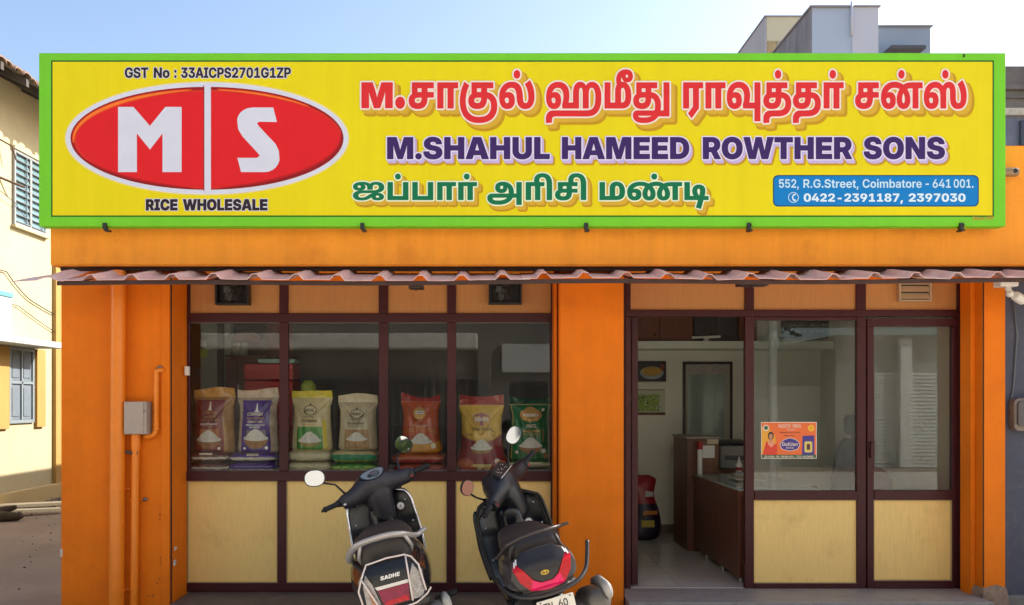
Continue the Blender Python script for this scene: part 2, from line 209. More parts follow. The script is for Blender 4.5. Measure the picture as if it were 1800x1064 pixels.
't5':[[[733,-147,-220,0,-308,53,-158,96,1,62,0,36,54,51,53,17,36,11,90,13,120,5,83,0,1567,0,-3,-119,-1549,0,-24,0,-34,-1,-20,-3,-9,-4,-24,-8,1,-16,0,-33,182,-40,199,0,21,0,210,0,282,44,170,77,41,48,3,32,6,16,6,35,1,13,0,56,-60,95,-134,65,-111,9,-22,2,-50,1,-25,0,-54,0,-94,-12,-56,-28,1,-27,0,-28,60,-31,57,0,48,0,70,29,1,38,0,37,-74,60,-51,28,223,29,42,-19,70,-50,44,-64,1,-41,0,-30,-36,-58,-88,-47,-152,-27,-119,0,-104,0,-184,36,-112,75,1,58,0,64,134,81,232,39,145,0,188,0,278,-55,182,-94,88,-121,1,-66,0,-20,-10,-37,-3,-19,1,-40,-68,-87,-284,-122,-418,-64,-269,0],[2015,-154,1,720,345,0,1,-720]],[[2651,0,1,566,1249,0,1,-120,-273,0,1,-446,-343,0,1,446,-283,0,1,-446]],[[3771,851,162,0,240,-46,79,-39,54,-26,76,-74,42,-112,1,-86,1,-468,-343,0,1,433,0,64,-14,102,-50,76,-51,24,-34,16,-92,18,-59,0,-84,0,-98,-29,-40,-46,1,-26,0,-27,30,-59,35,-31,-339,0,-26,23,-28,66,1,28,0,59,96,84,158,52,194,24]],[[5179,-12,-168,0,-240,41,-128,80,1,58,0,55,132,83,296,47,243,0,837,0,1,-113,-879,0,-80,0,-106,-6,-37,-9,-34,-8,-32,-26,1,-17,0,-35,112,-30,99,0,76,0,108,22,60,58,1,51,1,207,-283,0,1,-144,-309,-16,1,280,1311,0,1,-120,-381,0,1,-199,0,-68,-64,-91,-59,-30,-76,-38,-230,-32]],[[6087,851,162,0,240,-46,79,-39,54,-26,76,-74,42,-112,1,-86,1,-468,-343,0,1,433,0,64,-14,102,-50,76,-51,24,-34,16,-92,18,-59,0,-84,0,-96,-29,-42,-46,1,-26,0,-27,32,-59,33,-31,-339,0,-26,23,-26,66,1,28,0,59,94,84,158,52,194,24]]],
't6':[[[1267,578,196,0,246,-81,114,-138,1,-86,0,-80,-82,-103,-79,-32,-54,-22,-138,-25,-186,-11,-133,0,-1001,0,1,566,345,0,1,-446,333,0,1,233,0,65,62,80,59,27,56,26,168,27],[1295,458,-26,0,-44,-9,-17,-9,-22,-12,-18,-37,1,-42,1,-229,53,0,96,0,114,29,52,67,1,57,0,55,-36,83,-82,47]],[[2471,-12,-150,0,-214,58,-116,113,1,83,0,103,210,150,390,83,267,0,130,0,212,-16,188,-37,95,-30,51,-17,148,-56,184,-138,1,-92,0,-67,-96,-91,-188,-46,-133,0,-146,0,-192,52,-94,94,1,62,0,54,64,96,120,84,83,35,53,24,124,47,286,42,177,0,122,0,188,-16,172,-37,91,-31,49,-24,92,-35,130,-87,70,-100,1,-56,0,-67,-98,-91,-186,-46,-133,0,-146,0,-194,52,-94,94,1,62,0,54,78,102,136,85,87,31,61,24,78,26,170,32,232,16,173,0,643,0,1,-120,-273,0,1,-446,-343,0,1,446,-71,0,-100,0,-138,-8,-100,-14,-78,-21,-37,-14,-66,-22,-86,-60,-42,-71,1,-39,0,-50,60,-43,49,0,44,0,48,24,20,42,1,26,0,40,-52,77,-100,65,-69,23,-84,30,-180,26,-109,0,-130,0,-182,-32,-69,-26,-66,-22,-92,-62,-50,-73,1,-43,0,-50,60,-45,51,0,44,0,46,24,20,42,1,26,0,60,-124,107,-121,35,-88,31,-210,28,-137,0,-164,0,-238,-49,-138,-83,-17,-50,-4,-9,-4,-24,1,-13,0,-33,30,-58,76,-34,63,0,40,0,52,15,30,30,1,22,0,34,-74,34,-61,0,-78,0,-120,-44,-57,-30,-55,97,84,37,196,53,129,0,166,0,202,-90,1,-86,0,-58,-98,-84,-196,-46],[3787,659,-80,0,-104,50,1,39,0,41,104,49,81,0,80,0,102,-49,1,-41,0,-39,-102,-50]],[[5809,0,1,566,347,0,1,-446,1251,0,1,-120],[6773,485,124,0,162,-34,92,-56,38,-66,1,-32,0,-50,-42,-99,-31,-56,-217,-375,-317,42,165,275,13,31,43,72,26,42,32,81,1,34,0,30,-44,41,-51,0,-54,0,-62,-41,1,-36,0,-35,48,-66,90,-65,61,-35,-229,-69,-80,44,-126,85,-72,92,1,55,0,50,92,87,196,54]]],
'b':{
'A':[724,[[27,0,509,728,377,0,513,-728,-323,0,-233,358,-42,67,-88,152,-49,94,73,0,-50,-94,-84,-152,-41,-67,-235,-358],[343,166,1,116,765,0,1,-116]]],
'B':[652,[[123,0,1,728,577,0,158,0,216,-48,110,-84,1,-56,0,-42,-66,-65,-116,-41,-77,-10,1,-4,86,-3,142,-43,86,-76,1,-53,0,-59,-114,-92,-224,-52,-165,0],[411,117,277,0,126,0,126,51,1,45,0,31,-58,47,-112,26,-75,0,-281,0],[411,423,259,0,66,0,100,23,56,43,1,29,0,42,-116,50,-103,0,-259,0]]],
'C':[732,[[761,-11,-198,0,-308,90,-178,168,1,116,0,117,178,169,310,89,197,0,124,0,216,-36,166,-68,108,-97,19,-61,-295,0,-12,32,-58,49,-86,34,-112,18,-63,0,-120,0,-178,-59,-96,-110,1,-77,0,-77,98,-109,176,-59,121,0,64,0,110,18,88,34,58,50,15,31,295,0,-16,-56,-102,-96,-166,-71,-218,-39]]],
'D':[710,[[631,0,-373,0,1,124,361,0,146,0,194,54,96,107,1,79,0,80,-96,106,-192,53,-145,0,-369,0,1,125,389,0,220,0,316,-88,172,-163,1,-113,0,-112,-172,-164,-320,-88],[413,728,1,-728,-289,0,1,728]]],
'E':[606,[[123,0,1,728,1007,0,1,-124,-715,0,1,-176,663,0,1,-121,-661,0,1,-184,719,0,1,-123]]],
'F':[583,[[123,0,1,728,981,0,1,-124,-689,0,1,-193,637,0,1,-121,-635,0,1,-290]]],
'G':[742,[[765,-11,-204,0,-310,93,-174,168,1,113,0,117,180,168,308,90,195,0,124,0,216,-36,168,-66,106,-92,17,-56,-297,0,-12,28,-58,45,-84,31,-106,17,-65,0,-118,0,-178,-59,-98,-109,1,-77,0,-77,98,-110,178,-59,123,0,106,0,154,40,86,72,1,48,69,-4,-387,0,1,112,605,0,1,-92,0,-92,-162,-137,-288,-76]]],
'H':[730,[[123,0,1,728,291,0,1,-295,637,0,1,295,293,0,1,-728,-291,0,1,310,-635,0,1,-310]]],
'I':[426,[[69,0,1,120,213,0,1,488,-211,0,1,120,717,0,1,-120,-211,0,1,-488,213,0,1,-120]]],
'J':[571,[[541,-10,-220,0,-258,118,1,111,1,45,285,0,1,-47,0,-52,104,-54,89,0,90,0,104,54,1,52,1,511,291,0,1,-511,0,-109,-258,-118]]],
'K':[697,[[335,161,1,160,46,34,96,64,100,63,59,34,365,212,355,0,-615,-354,-21,2],[123,0,1,728,291,0,1,-204,-1,-183,3,-70,1,-271],[1027,0,-439,332,179,110,603,-442]]],
'L':[560,[[123,0,1,728,291,0,1,-605,651,0,1,-123]]],
'M':[909,[[123,0,1,728,435,0,247,-346,14,-22,40,-69,40,-77,36,-71,13,-25,-65,0,10,25,36,70,40,78,40,69,15,22,243,346,437,0,1,-728,-289,0,1,350,0,24,4,68,4,78,4,79,1,36,29,0,-20,-39,-48,-83,-44,-77,-40,-65,-13,-21,-249,-350,-241,0,-251,350,-16,21,-40,65,-46,77,-48,82,-21,40,35,0,0,-35,4,-79,4,-78,4,-69,1,-24,1,-350]]],
'N':[741,[[123,0,1,728,317,0,473,-378,28,-21,68,-61,74,-72,37,-39,-31,-21,-6,36,-8,88,-4,80,1,25,1,363,295,0,1,-728,-315,0,-429,341,-34,28,-78,68,-94,87,-55,53,47,10,6,-54,8,-95,4,-74,1,-22,1,-342]]],
'O':[758,[[759,-11,-194,0,-308,90,-180,168,1,116,0,117,180,168,308,90,195,0,194,0,308,-90,178,-168,1,-117,0,-116,-178,-168,-308,-90],[759,118,114,0,174,57,98,110,1,78,0,79,-98,110,-174,57,-113,0,-114,0,-174,-57,-100,-110,1,-79,0,-78,100,-110,174,-57]]],
'P':[638,[[123,0,1,728,567,0,164,0,236,-61,126,-108,1,-72,0,-72,-128,-108,-238,-60,-163,0,-387,0,1,120,361,0,86,0,118,30,62,54,1,36,0,36,-62,53,-118,30,-85,0,-243,0,1,-606]]],
'Q':[760,[[655,249,251,0,139,-88,115,-68,247,-154,-269,0,-163,104,-85,55],[759,-11,-194,0,-308,90,-180,168,1,116,0,117,180,168,308,90,195,0,194,0,308,-90,178,-168,1,-117,0,-116,-178,-168,-308,-90],[759,118,114,0,174,57,98,110,1,78,0,79,-98,110,-174,57,-113,0,-114,0,-174,-57,-100,-110,1,-79,0,-78,100,-110,174,-57]]],
'R':[652,[[123,0,1,728,573,0,164,0,236,-59,124,-106,1,-72,0,-72,-130,-104,-240,-57,-167,0,-385,0,1,119,369,0,86,0,118,27,60,51,1,36,0,36,-60,52,-120,27,-85,0,-247,0,1,-606],[941,0,-341,330,313,0,351,-330]]],
'S':[652,[[661,-11,-180,0,-260,56,-142,109,-1,78,285,0,2,-39,76,-55,134,-28,89,0,84,0,124,24,68,43,1,29,0,24,-56,35,-114,26,-87,10,-157,18,-202,24,-208,98,1,78,0,66,138,99,248,54,161,0,164,0,240,-55,136,-102,3,-69,-275,0,-8,50,-142,55,-115,0,-76,0,-114,-23,-62,-41,1,-26,0,-25,58,-34,110,-24,79,-9,137,-16,104,-11,164,-36,114,-51,60,-67,1,-43,0,-68,-136,-100,-256,-54]]],
'T':[648,[[59,604,1,124,1181,0,1,-124,-443,0,1,-604,-291,0,1,604]]],
'U':[717,[[717,-11,-180,0,-268,67,-148,119,1,79,1,474,289,0,1,-462,0,-44,76,-67,140,-38,95,0,94,0,138,38,76,67,1,44,1,462,289,0,1,-474,0,-79,-148,-119,-268,-67]]],
'V':[720,[[539,0,-511,728,321,0,241,-359,40,-64,88,-154,53,-93,-73,0,50,93,84,154,41,64,233,359,317,0,-501,-728]]],
'W':[1012,[[419,0,-391,728,315,0,175,-366,20,-45,36,-93,34,-95,17,-45,-55,0,18,45,36,95,38,93,23,45,183,366,303,0,183,-366,22,-45,38,-93,36,-95,19,-45,-55,0,16,45,34,95,36,93,21,45,175,366,315,0,-391,-728,-327,0,-203,391,-26,52,-44,121,-27,71,75,0,-28,-70,-42,-121,-25,-53,-203,-391]]],
'X':[712,[[31,0,597,425,1,-109,-551,412,335,0,165,-126,38,-28,58,-51,56,-49,29,-26,-73,0,30,26,54,49,60,51,39,28,169,126,325,0,-541,-404,1,104,585,-428,-339,0,-207,155,-32,25,-52,42,-46,40,-27,22,47,0,-24,-22,-48,-40,-54,-42,-33,-25,-211,-155]]],
'Y':[705,[[567,0,1,274,-539,454,339,0,251,-223,36,-33,62,-63,33,-38,-65,0,32,38,60,64,37,32,243,223,337,0,-531,-454,1,-274]]],
'Z':[646,[[81,0,1,102,627,410,54,36,124,72,65,35,29,-48,-94,-2,-188,-1,-93,0,-509,0,1,124,1119,0,1,-103,-613,-404,-58,-37,-126,-75,-65,-37,-29,49,96,2,192,0,95,0,519,0,1,-123]]],
'a':[563,[[425,-10,-102,0,-164,36,-92,70,1,53,0,45,66,59,114,36,146,19,81,4,96,4,114,9,50,17,1,17,1,3,0,22,-40,31,-78,18,-55,0,-54,0,-84,-18,-52,-30,-7,-19,-261,10,16,51,120,72,198,39,133,0,96,0,164,-22,122,-45,66,-68,1,-45,1,-358,-271,0,1,74,-5,0,-26,-25,-84,-37,-118,-22],[503,90,72,0,104,27,56,46,1,29,1,56,-12,-4,-48,-7,-60,-6,-64,-6,-31,-2,-52,-3,-82,-17,-48,-29,1,-22,0,-20,42,-28,74,-14]]],
'b':[610,[[707,-10,-76,0,-120,24,-86,42,-25,27,-5,0,1,-83,-277,0,1,728,283,0,1,-279,5,0,28,25,84,40,118,24,79,0,128,0,200,-66,116,-122,1,-86,0,-85,-112,-123,-202,-66],[631,104,74,0,106,40,56,72,1,49,0,49,-56,71,-106,39,-73,0,-76,0,-110,-39,-58,-72,1,-48,0,-49,58,-72,110,-40]]],
'c':[568,[[591,-11,-158,0,-234,69,-130,124,1,81,0,82,130,124,234,70,159,0,98,0,168,-28,126,-51,78,-70,13,-44,-267,-11,-8,20,-34,34,-54,24,-70,12,-43,0,-78,0,-106,-40,-56,-73,1,-49,0,-48,56,-73,106,-40,79,0,44,0,70,13,52,24,36,34,9,22,269,-12,-10,-43,-78,-71,-126,-52,-168,-28]]],
'd':[610,[[515,-10,-130,0,-202,66,-114,123,1,85,0,86,116,122,202,66,127,0,80,0,118,-24,84,-40,27,-25,7,0,1,279,283,0,1,-728,-277,0,1,83,-7,0,-26,-27,-84,-42,-120,-24],[593,104,76,0,108,40,60,72,1,49,0,48,-60,72,-108,39,-75,0,-74,0,-106,-39,-58,-71,1,-49,0,-49,58,-72,106,-40]]],
'e':[575,[[593,-11,-160,0,-236,69,-128,123,1,82,0,81,128,124,232,71,153,0,110,0,184,-37,138,-70,74,-101,1,-64,1,-39,-907,0,1,91,773,0,-129,-23,0,41,-56,61,-104,33,-75,0,-76,0,-106,-33,-58,-60,1,-39,1,-63,0,-44,62,-63,114,-33,79,0,56,0,86,15,62,30,15,21,259,-11,-22,-48,-134,-73,-202,-41]]],
'f':[380,[[709,529,1,-110,-689,0,1,110],[209,0,1,587,0,52,82,69,152,35,107,0,58,0,102,-5,21,-2,-21,-109,-16,1,-56,2,-25,0,-64,0,-54,-29,1,-30,1,-571]]],
'g':[611,[[597,-213,-140,0,-202,38,-120,68,-19,45,259,16,14,-18,56,-28,92,-17,63,0,110,0,124,56,1,56,1,88,-11,0,-26,-26,-82,-40,-118,-22,-77,0,-130,0,-202,63,-114,118,1,83,0,84,116,122,202,65,129,0,78,0,118,-24,88,-42,27,-25,7,0,1,82,279,0,1,-517,0,-78,-130,-100,-232,-47],[593,114,76,0,108,37,60,70,1,47,0,48,-58,70,-110,39,-75,0,-74,0,-106,-38,-58,-71,1,-48,0,-48,58,-69,106,-37]]],
'h':[600,[[397,301,1,-301,-281,0,1,728,281,0,1,-334,-41,0,48,69,178,75,139,0,112,0,166,-48,92,-91,1,-65,1,-334,-281,0,1,309,0,52,-104,57,-93,0,-60,0,-96,-26,-54,-52]]],
'i':[255,[[115,0,1,529,283,0,1,-529],[255,599,-68,0,-92,43,1,31,0,32,92,43,69,0,68,0,92,-43,1,-32,0,-31,-92,-43]]],
'j':[255,[[115,529,283,0,1,-567,0,-55,-86,-74,-164,-37,-117,0,-87,0,1,112,55,0,64,0,56,31,1,33],[255,599,-66,0,-92,43,1,31,0,32,92,43,67,0,68,0,92,-43,1,-32,0,-31,-92,-43]]],
'k':[561,[[371,156,1,168,35,0,369,205,331,0,-471,-265,-63,0],[115,0,1,728,283,0,1,-728],[793,0,-331,233,187,99,479,-332]]],
'l':[286,[[439,-2,-170,0,-154,68,1,73,1,589,283,0,1,-572,0,-26,38,-22,49,0,14,0,26,1,9,1,23,-106,-22,-2,-58,-4]]],
'm':[894,[[115,0,1,529,269,0,7,-124,-19,0,26,46,100,59,132,29,73,0,118,0,160,-71,27,-67,-31,0,22,45,104,61,146,32,85,0,100,0,156,-43,92,-83,1,-60,1,-353,-281,0,1,328,0,47,-102,46,-75,0,-56,0,-82,-25,-46,-44,1,-29,1,-323,-271,0,1,332,0,41,-98,48,-75,0,-52,0,-86,-24,-50,-47,1,-33,1,-317]]],
'n':[599,[[397,301,1,-301,-281,0,1,529,273,0,3,-135,-35,0,48,69,178,75,139,0,112,0,166,-48,92,-91,1,-65,1,-334,-281,0,1,309,0,52,-104,57,-93,0,-60,0,-96,-26,-54,-52]]],
'o':[593,[[595,-11,-160,0,-236,69,-130,123,1,82,0,83,130,124,236,69,161,0,158,0,236,-69,132,-124,1,-83,0,-82,-132,-123,-236,-69],[595,102,76,0,106,41,58,72,1,48,0,49,-58,73,-106,40,-75,0,-76,0,-108,-40,-56,-73,1,-49,0,-48,56,-72,108,-41]]],
'p':[610,[[115,-204,1,733,279,0,1,-80,9,0,26,25,84,40,120,24,79,0,128,0,200,-66,116,-122,1,-86,0,-85,-112,-123,-202,-66,-131,0,-76,0,-118,24,-84,42,-25,26,-5,0,1,-286],[631,104,74,0,106,40,56,72,1,49,0,49,-56,71,-106,39,-73,0,-76,0,-110,-39,-58,-72,1,-48,0,-49,58,-72,110,-40]]],
'q':[610,[[1109,-204,-281,0,1,286,-5,0,-26,-26,-84,-42,-118,-24,-77,0,-130,0,-202,66,-114,123,1,85,0,86,116,122,202,66,127,0,80,0,118,-24,86,-40,27,-25,9,0,1,80,279,0],[593,104,76,0,108,40,60,72,1,49,0,48,-60,72,-108,39,-75,0,-74,0,-106,-39,-58,-71,1,-49,0,-49,58,-72,106,-40]]],
'r':[385,[[115,0,1,529,273,0,1,-90,9,0,28,47,130,48,99,0,24,0,46,-1,19,-1,1,-124,-16,2,-72,3,-33,0,-64,0,-100,-28,-56,-52,1,-37,1,-296]]],
's':[535,[[541,-12,-132,0,-204,40,-126,74,-13,53,273,11,14,-36,104,-39,87,0,84,0,96,32,1,25,0,21,-70,27,-67,7,-181,18,-154,16,-156,76,1,60,0,51,110,74,200,40,135,0,130,0,192,-39,114,-72,11,-50,-255,-10,-8,30,-96,40,-79,0,-76,0,-92,-32,1,-25,0,-21,66,-27,69,-7,195,-20,158,-15,150,-71,1,-58,0,-52,-120,-78,-210,-43]]],
't':[364,[[677,529,1,-110,-657,0,1,110],[185,665,283,0,1,-507,0,-27,46,-22,57,0,22,0,62,1,19,1,19,-109,-36,-3,-92,-2,-43,0,-166,0,-166,72,1,71]]],
'u':[600,[[483,-9,-110,0,-166,48,-92,92,1,64,1,334,283,0,1,-309,0,-52,104,-57,93,0,62,0,96,26,54,53,1,39,1,300,283,0,1,-529,-273,0,1,135,35,0,-46,-69,-180,-75]]],
'v':[572,[[415,0,-391,529,299,0,179,-270,32,-49,52,-98,27,-50,-63,0,24,50,52,98,31,49,179,270,295,0,-391,-529]]],
'w':[829,[[343,0,-319,529,297,0,97,-193,28,-54,54,-122,25,-66,-33,0,26,65,60,122,29,55,101,193,259,0,101,-193,28,-54,58,-123,29,-65,-35,0,24,65,54,122,27,55,97,193,301,0,-319,-529,-289,0,-121,210,-16,31,-36,69,-32,71,-17,33,53,0,-16,-33,-34,-71,-34,-70,-17,-30,-121,-210]]],
'x':[554,[[27,0,421,314,-3,-85,-391,300,309,0,97,-80,44,-37,72,-70,39,-35,-99,0,38,35,72,70,47,37,101,80,303,0,-401,-301,5,84,415,-312,-307,0,-113,92,-42,36,-74,69,-37,34,95,0,-38,-34,-72,-69,-43,-36,-113,-92]]],
'y':[572,[[125,-199,29,109,89,-2,46,-3,64,9,42,27,13,24,21,35,-401,529,299,0,181,-270,32,-49,48,-97,27,-51,-71,0,24,51,54,98,33,48,187,270,295,0,-459,-603,-32,-43,-96,-59,-136,-30,-91,0,-50,0,-96,4]]],
'z':[543,[[105,0,1,91,529,322,1,3,-519,0,1,113,859,0,1,-98,-509,-315,1,-3,523,0,1,-113]]],
'0':[645,[[647,-11,-182,0,-250,90,-130,168,1,116,0,117,130,168,250,90,183,0,182,0,250,-90,130,-168,1,-117,0,-116,-130,-168,-250,-90],[647,108,92,0,126,60,62,114,1,81,0,83,-62,114,-126,60,-91,0,-94,0,-124,-60,-64,-114,1,-83,0,-81,64,-114,124,-60]]],
'1':[645,[[185,0,1,118,965,0,1,-118],[839,728,1,-728,-283,0,1,596,-5,0,-337,-114,1,131,343,115]]],
'2':[645,[[135,0,1,106,525,235,68,32,98,51,52,53,1,33,0,34,-58,50,-106,27,-69,0,-74,0,-110,-31,-58,-59,1,-41,-273,0,0,76,130,111,232,61,157,0,150,0,230,-55,130,-99,1,-66,0,-47,-70,-81,-152,-87,-121,-55,-275,-126,1,-3,633,0,1,-119]]],
'3':[645,[[637,-11,-166,0,-244,61,-134,106,-3,67,287,0,2,-35,68,-53,116,-29,77,0,76,0,114,30,64,54,1,36,0,35,-66,53,-130,30,-91,0,-179,0,1,93,347,169,1,2,-599,0,1,120,949,0,1,-111,-469,-224,1,30,170,9,240,-50,126,-98,1,-64,0,-69,-138,-104,-246,-58]]],
'4':[645,[[57,146,1,114,603,468,287,0,-591,-463,1,-4,883,0,1,-115],[771,0,1,180,5,52,1,222,269,0,1,-454]]],
'5':[645,[[641,-10,-152,0,-234,57,-138,101,-5,66,279,0,4,-32,68,-49,112,-29,69,0,76,0,114,35,66,61,1,40,0,40,-66,62,-114,34,-73,0,-84,0,-130,-34,-29,-30,-263,10,57,406,903,0,1,-120,-651,0,-31,-180,7,0,48,28,152,31,93,0,98,0,172,-36,128,-66,70,-89,1,-53,0,-74,-134,-114,-240,-65]]],
'6':[645,[[651,-10,-152,0,-240,61,-140,112,1,75,0,57,98,116,101,72,337,245,305,0,-463,-334,-63,0,20,17,74,34,112,23,77,0,138,0,208,-57,116,-103,1,-71,0,-73,-134,-112,-234,-62],[647,104,74,0,112,35,66,59,1,38,0,38,-66,59,-112,34,-73,0,-72,0,-114,-34,-66,-59,1,-38,0,-37,66,-60,114,-35]]],
'7':[645,[[241,0,613,604,1,2,-711,0,1,122,1011,0,1,-122,-609,-606]]],
'8':[645,[[645,-11,-162,0,-248,53,-140,93,1,60,0,48,84,77,152,51,97,6,1,2,-128,12,-154,88,1,63,0,57,128,89,226,50,147,0,148,0,226,-50,128,-89,1,-57,0,-63,-156,-88,-125,-12,1,-2,96,-6,152,-51,84,-77,1,-48,0,-60,-140,-93,-248,-53],[645,97,78,0,114,27,64,50,1,32,0,33,-66,51,-116,29,-73,0,-74,0,-114,-29,-66,-51,1,-33,0,-33,64,-49,114,-27],[645,427,66,0,98,25,56,46,1,30,0,30,-54,45,-100,25,-65,0,-64,0,-100,-25,-54,-45,1,-30,0,-30,54,-45,100,-26]]],
'9':[645,[[641,738,152,0,240,-62,140,-111,1,-75,0,-58,-98,-115,-99,-72,-333,-245,-305,0,467,334,65,0,-20,-18,-74,-34,-112,-23,-77,0,-136,0,-208,57,-118,104,1,70,0,73,134,112,236,63],[645,623,-72,0,-114,-34,-66,-60,1,-37,0,-38,66,-59,114,-34,73,0,74,0,112,34,66,59,1,37,0,38,-66,60,-112,34]]],
':':[269,[[271,-9,-68,0,-96,48,1,34,0,35,96,47,69,0,70,0,96,-47,1,-35,0,-34,-96,-48],[271,344,-68,0,-96,48,1,34,0,35,96,47,69,0,70,0,96,-47,1,-35,0,-34,-96,-48]]],
'.':[269,[[271,-9,-68,0,-96,48,1,34,0,35,96,47,69,0,70,0,96,-47,1,-35,0,-34,-96,-48]]],
',':[269,[[73,-169,79,283,279,0,-159,-283]]],
'-':[645,[[975,350,1,-114,-659,0,1,114]]],
' ':[280,[]]},
'h':{
'A':[773,[[21,0,485,728,529,0,493,-728,-439,0,-171,290,-52,89,-98,184,-43,97,99,0,-46,-97,-94,-184,-51,-89,-171,-290],[375,132,1,149,799,0,1,-149]]],
'B':[657,[[89,0,1,728,627,0,166,0,224,-47,116,-81,1,-55,0,-41,-70,-67,-126,-44,-83,-8,1,-4,94,-2,150,-44,88,-78,1,-51,0,-60,-120,-93,-226,-53,-159,0],[473,151,211,0,88,0,98,40,1,35,0,24,-46,35,-80,19,-57,0,-211,0],[473,435,187,0,50,0,74,18,42,31,1,23,0,32,-90,38,-71,0,-189,0]]],
'C':[737,[[757,-11,-198,0,-318,87,-186,167,1,120,0,121,188,168,318,86,197,0,138,0,230,-38,174,-73,110,-103,15,-65,-393,0,-8,25,-44,41,-66,28,-90,16,-53,0,-100,0,-142,-49,-72,-92,1,-65,0,-66,72,-91,142,-47,101,0,54,0,88,15,68,29,44,40,9,25,395,0,-12,-56,-100,-101,-172,-78,-234,-44]]],
'D':[716,[[649,0,-395,0,1,164,379,0,118,0,156,40,80,88,1,71,0,72,-82,88,-160,41,-121,0,-373,0,1,164,399,0,224,0,328,-89,180,-163,1,-113,0,-111,-178,-163,-326,-89],[481,728,1,-728,-391,0,1,728]]],
'E':[622,[[89,0,1,728,1085,0,1,-163,-691,0,1,-121,639,0,1,-157,-637,0,1,-125,693,0,1,-162]]],
'F':[594,[[89,0,1,728,1055,0,1,-163,-661,0,1,-149,613,0,1,-157,-611,0,1,-259]]],
'G':[746,[[767,-11,-214,0,-320,91,-178,168,1,115,0,120,190,168,320,87,197,0,130,0,228,-36,176,-69,108,-94,13,-57,-395,0,-10,20,-40,33,-62,22,-82,12,-51,0,-102,0,-144,-48,-74,-92,1,-65,0,-65,74,-92,144,-48,107,0,88,0,122,27,62,49,1,33,77,-4,-345,0,1,140,651,0,1,-102,0,-96,-168,-141,-298,-76]]],
'H':[736,[[89,0,1,728,393,0,1,-276,515,0,1,276,391,0,1,-728,-389,0,1,290,-513,0,1,-290]]],
'I':[464,[[55,0,1,155,215,0,1,417,-213,0,1,156,821,0,1,-156,-215,0,1,-417,217,0,1,-155]]],
'J':[588,[[563,-11,-248,0,-270,124,1,116,1,51,375,0,1,-54,0,-39,74,-40,69,0,66,0,74,40,1,39,1,502,389,0,1,-502,0,-114,-274,-123]]],
'K':[738,[[381,119,1,206,46,38,88,67,100,69,63,39,297,190,459,0,-609,-373,-35,3],[89,0,1,728,393,0,1,-161,-3,-207,5,-94,1,-266],[1003,0,-357,296,239,145,575,-441]]],
'L':[570,[[89,0,1,728,393,0,1,-566,613,0,1,-162]]],
'M':[936,[[89,0,1,728,599,0,143,-239,16,-29,44,-88,44,-98,38,-91,13,-31,-87,0,10,31,38,91,44,98,42,88,19,29,141,239,597,0,1,-728,-385,0,1,288,0,25,4,79,6,94,4,96,1,42,37,0,-20,-44,-48,-96,-46,-92,-44,-78,-13,-26,-177,-288,-319,0,-177,288,-16,26,-44,78,-50,92,-48,96,-19,44,43,0,0,-42,4,-96,6,-94,4,-79,1,-25,1,-288]]],
'N':[751,[[89,0,1,728,413,0,363,-295,32,-26,74,-68,76,-80,37,-44,-39,-30,-6,39,-10,101,-6,96,1,31,1,276,397,0,1,-728,-411,0,-335,273,-40,33,-86,76,-88,89,-51,53,63,6,8,-51,10,-100,4,-81,1,-25,1,-273]]],
'O':[759,[[759,-11,-196,0,-320,87,-188,167,1,120,0,121,188,168,320,86,197,0,198,0,320,-86,188,-168,1,-121,0,-120,-188,-167,-320,-87],[759,159,100,0,136,48,72,91,1,65,0,66,-72,92,-136,48,-99,0,-96,0,-138,-48,-72,-92,1,-66,0,-65,72,-91,138,-48]]],
'P':[650,[[89,0,1,728,619,0,168,0,248,-63,136,-114,1,-78,0,-77,-138,-113,-250,-62,-169,0,-381,0,1,157,333,0,66,0,96,23,52,43,1,29,0,30,-52,42,-96,23,-65,0,-169,0,1,-568]]],
'Q':[764,[[625,268,303,0,115,-72,181,-102,249,-148,-337,0,-167,100,-123,82],[759,-11,-196,0,-320,87,-188,167,1,120,0,121,188,168,320,86,197,0,198,0,320,-86,188,-168,1,-121,0,-120,-188,-167,-320,-87],[759,159,100,0,136,48,72,91,1,65,0,66,-72,92,-136,48,-99,0,-96,0,-138,-48,-72,-92,1,-66,0,-65,72,-91,138,-48]]],
'R':[665,[[89,0,1,728,619,0,168,0,248,-61,136,-112,1,-77,0,-76,-140,-109,-256,-57,-173,0,-361,0,1,151,325,0,68,0,96,21,50,41,1,29,0,30,-50,40,-96,21,-67,0,-169,0,1,-569],[889,0,-333,332,407,0,345,-332]]],
'S':[674,[[685,-10,-194,0,-278,57,-150,115,1,85,371,0,4,-32,62,-45,110,-23,77,0,66,0,94,16,52,30,1,20,0,18,-48,26,-102,21,-81,8,-147,15,-202,20,-220,104,1,83,0,69,148,103,264,58,175,0,178,0,258,-58,142,-107,5,-73,-367,0,-6,38,-108,43,-95,0,-60,0,-86,-16,-46,-28,1,-18,0,-18,44,-26,94,-19,75,-8,119,-12,122,-12,176,-38,112,-53,54,-70,1,-42,0,-74,-142,-103,-270,-54]]],
'T':[668,[[49,565,1,163,1241,0,1,-163,-425,0,1,-565,-389,0,1,565]]],
'U':[713,[[713,-10,-188,0,-280,66,-156,121,1,82,1,469,385,0,1,-452,0,-35,62,-54,108,-31,71,0,72,0,108,31,62,54,1,35,1,452,385,0,1,-468,0,-83,-156,-121,-282,-66]]],
'V':[765,[[513,0,-491,728,437,0,177,-290,52,-89,96,-184,49,-94,-101,0,44,94,90,184,53,89,169,290,431,0,-475,-728]]],
'W':[1053,[[407,0,-385,728,431,0,123,-291,22,-52,36,-114,36,-113,19,-53,-83,0,20,53,40,113,42,114,25,52,135,291,387,0,135,-291,24,-52,42,-114,38,-113,21,-53,-83,0,18,53,36,113,38,114,21,52,125,291,429,0,-385,-728,-433,0,-161,325,-26,56,-44,140,-33,81,109,0,-36,-81,-40,-140,-27,-56,-159,-325]]],
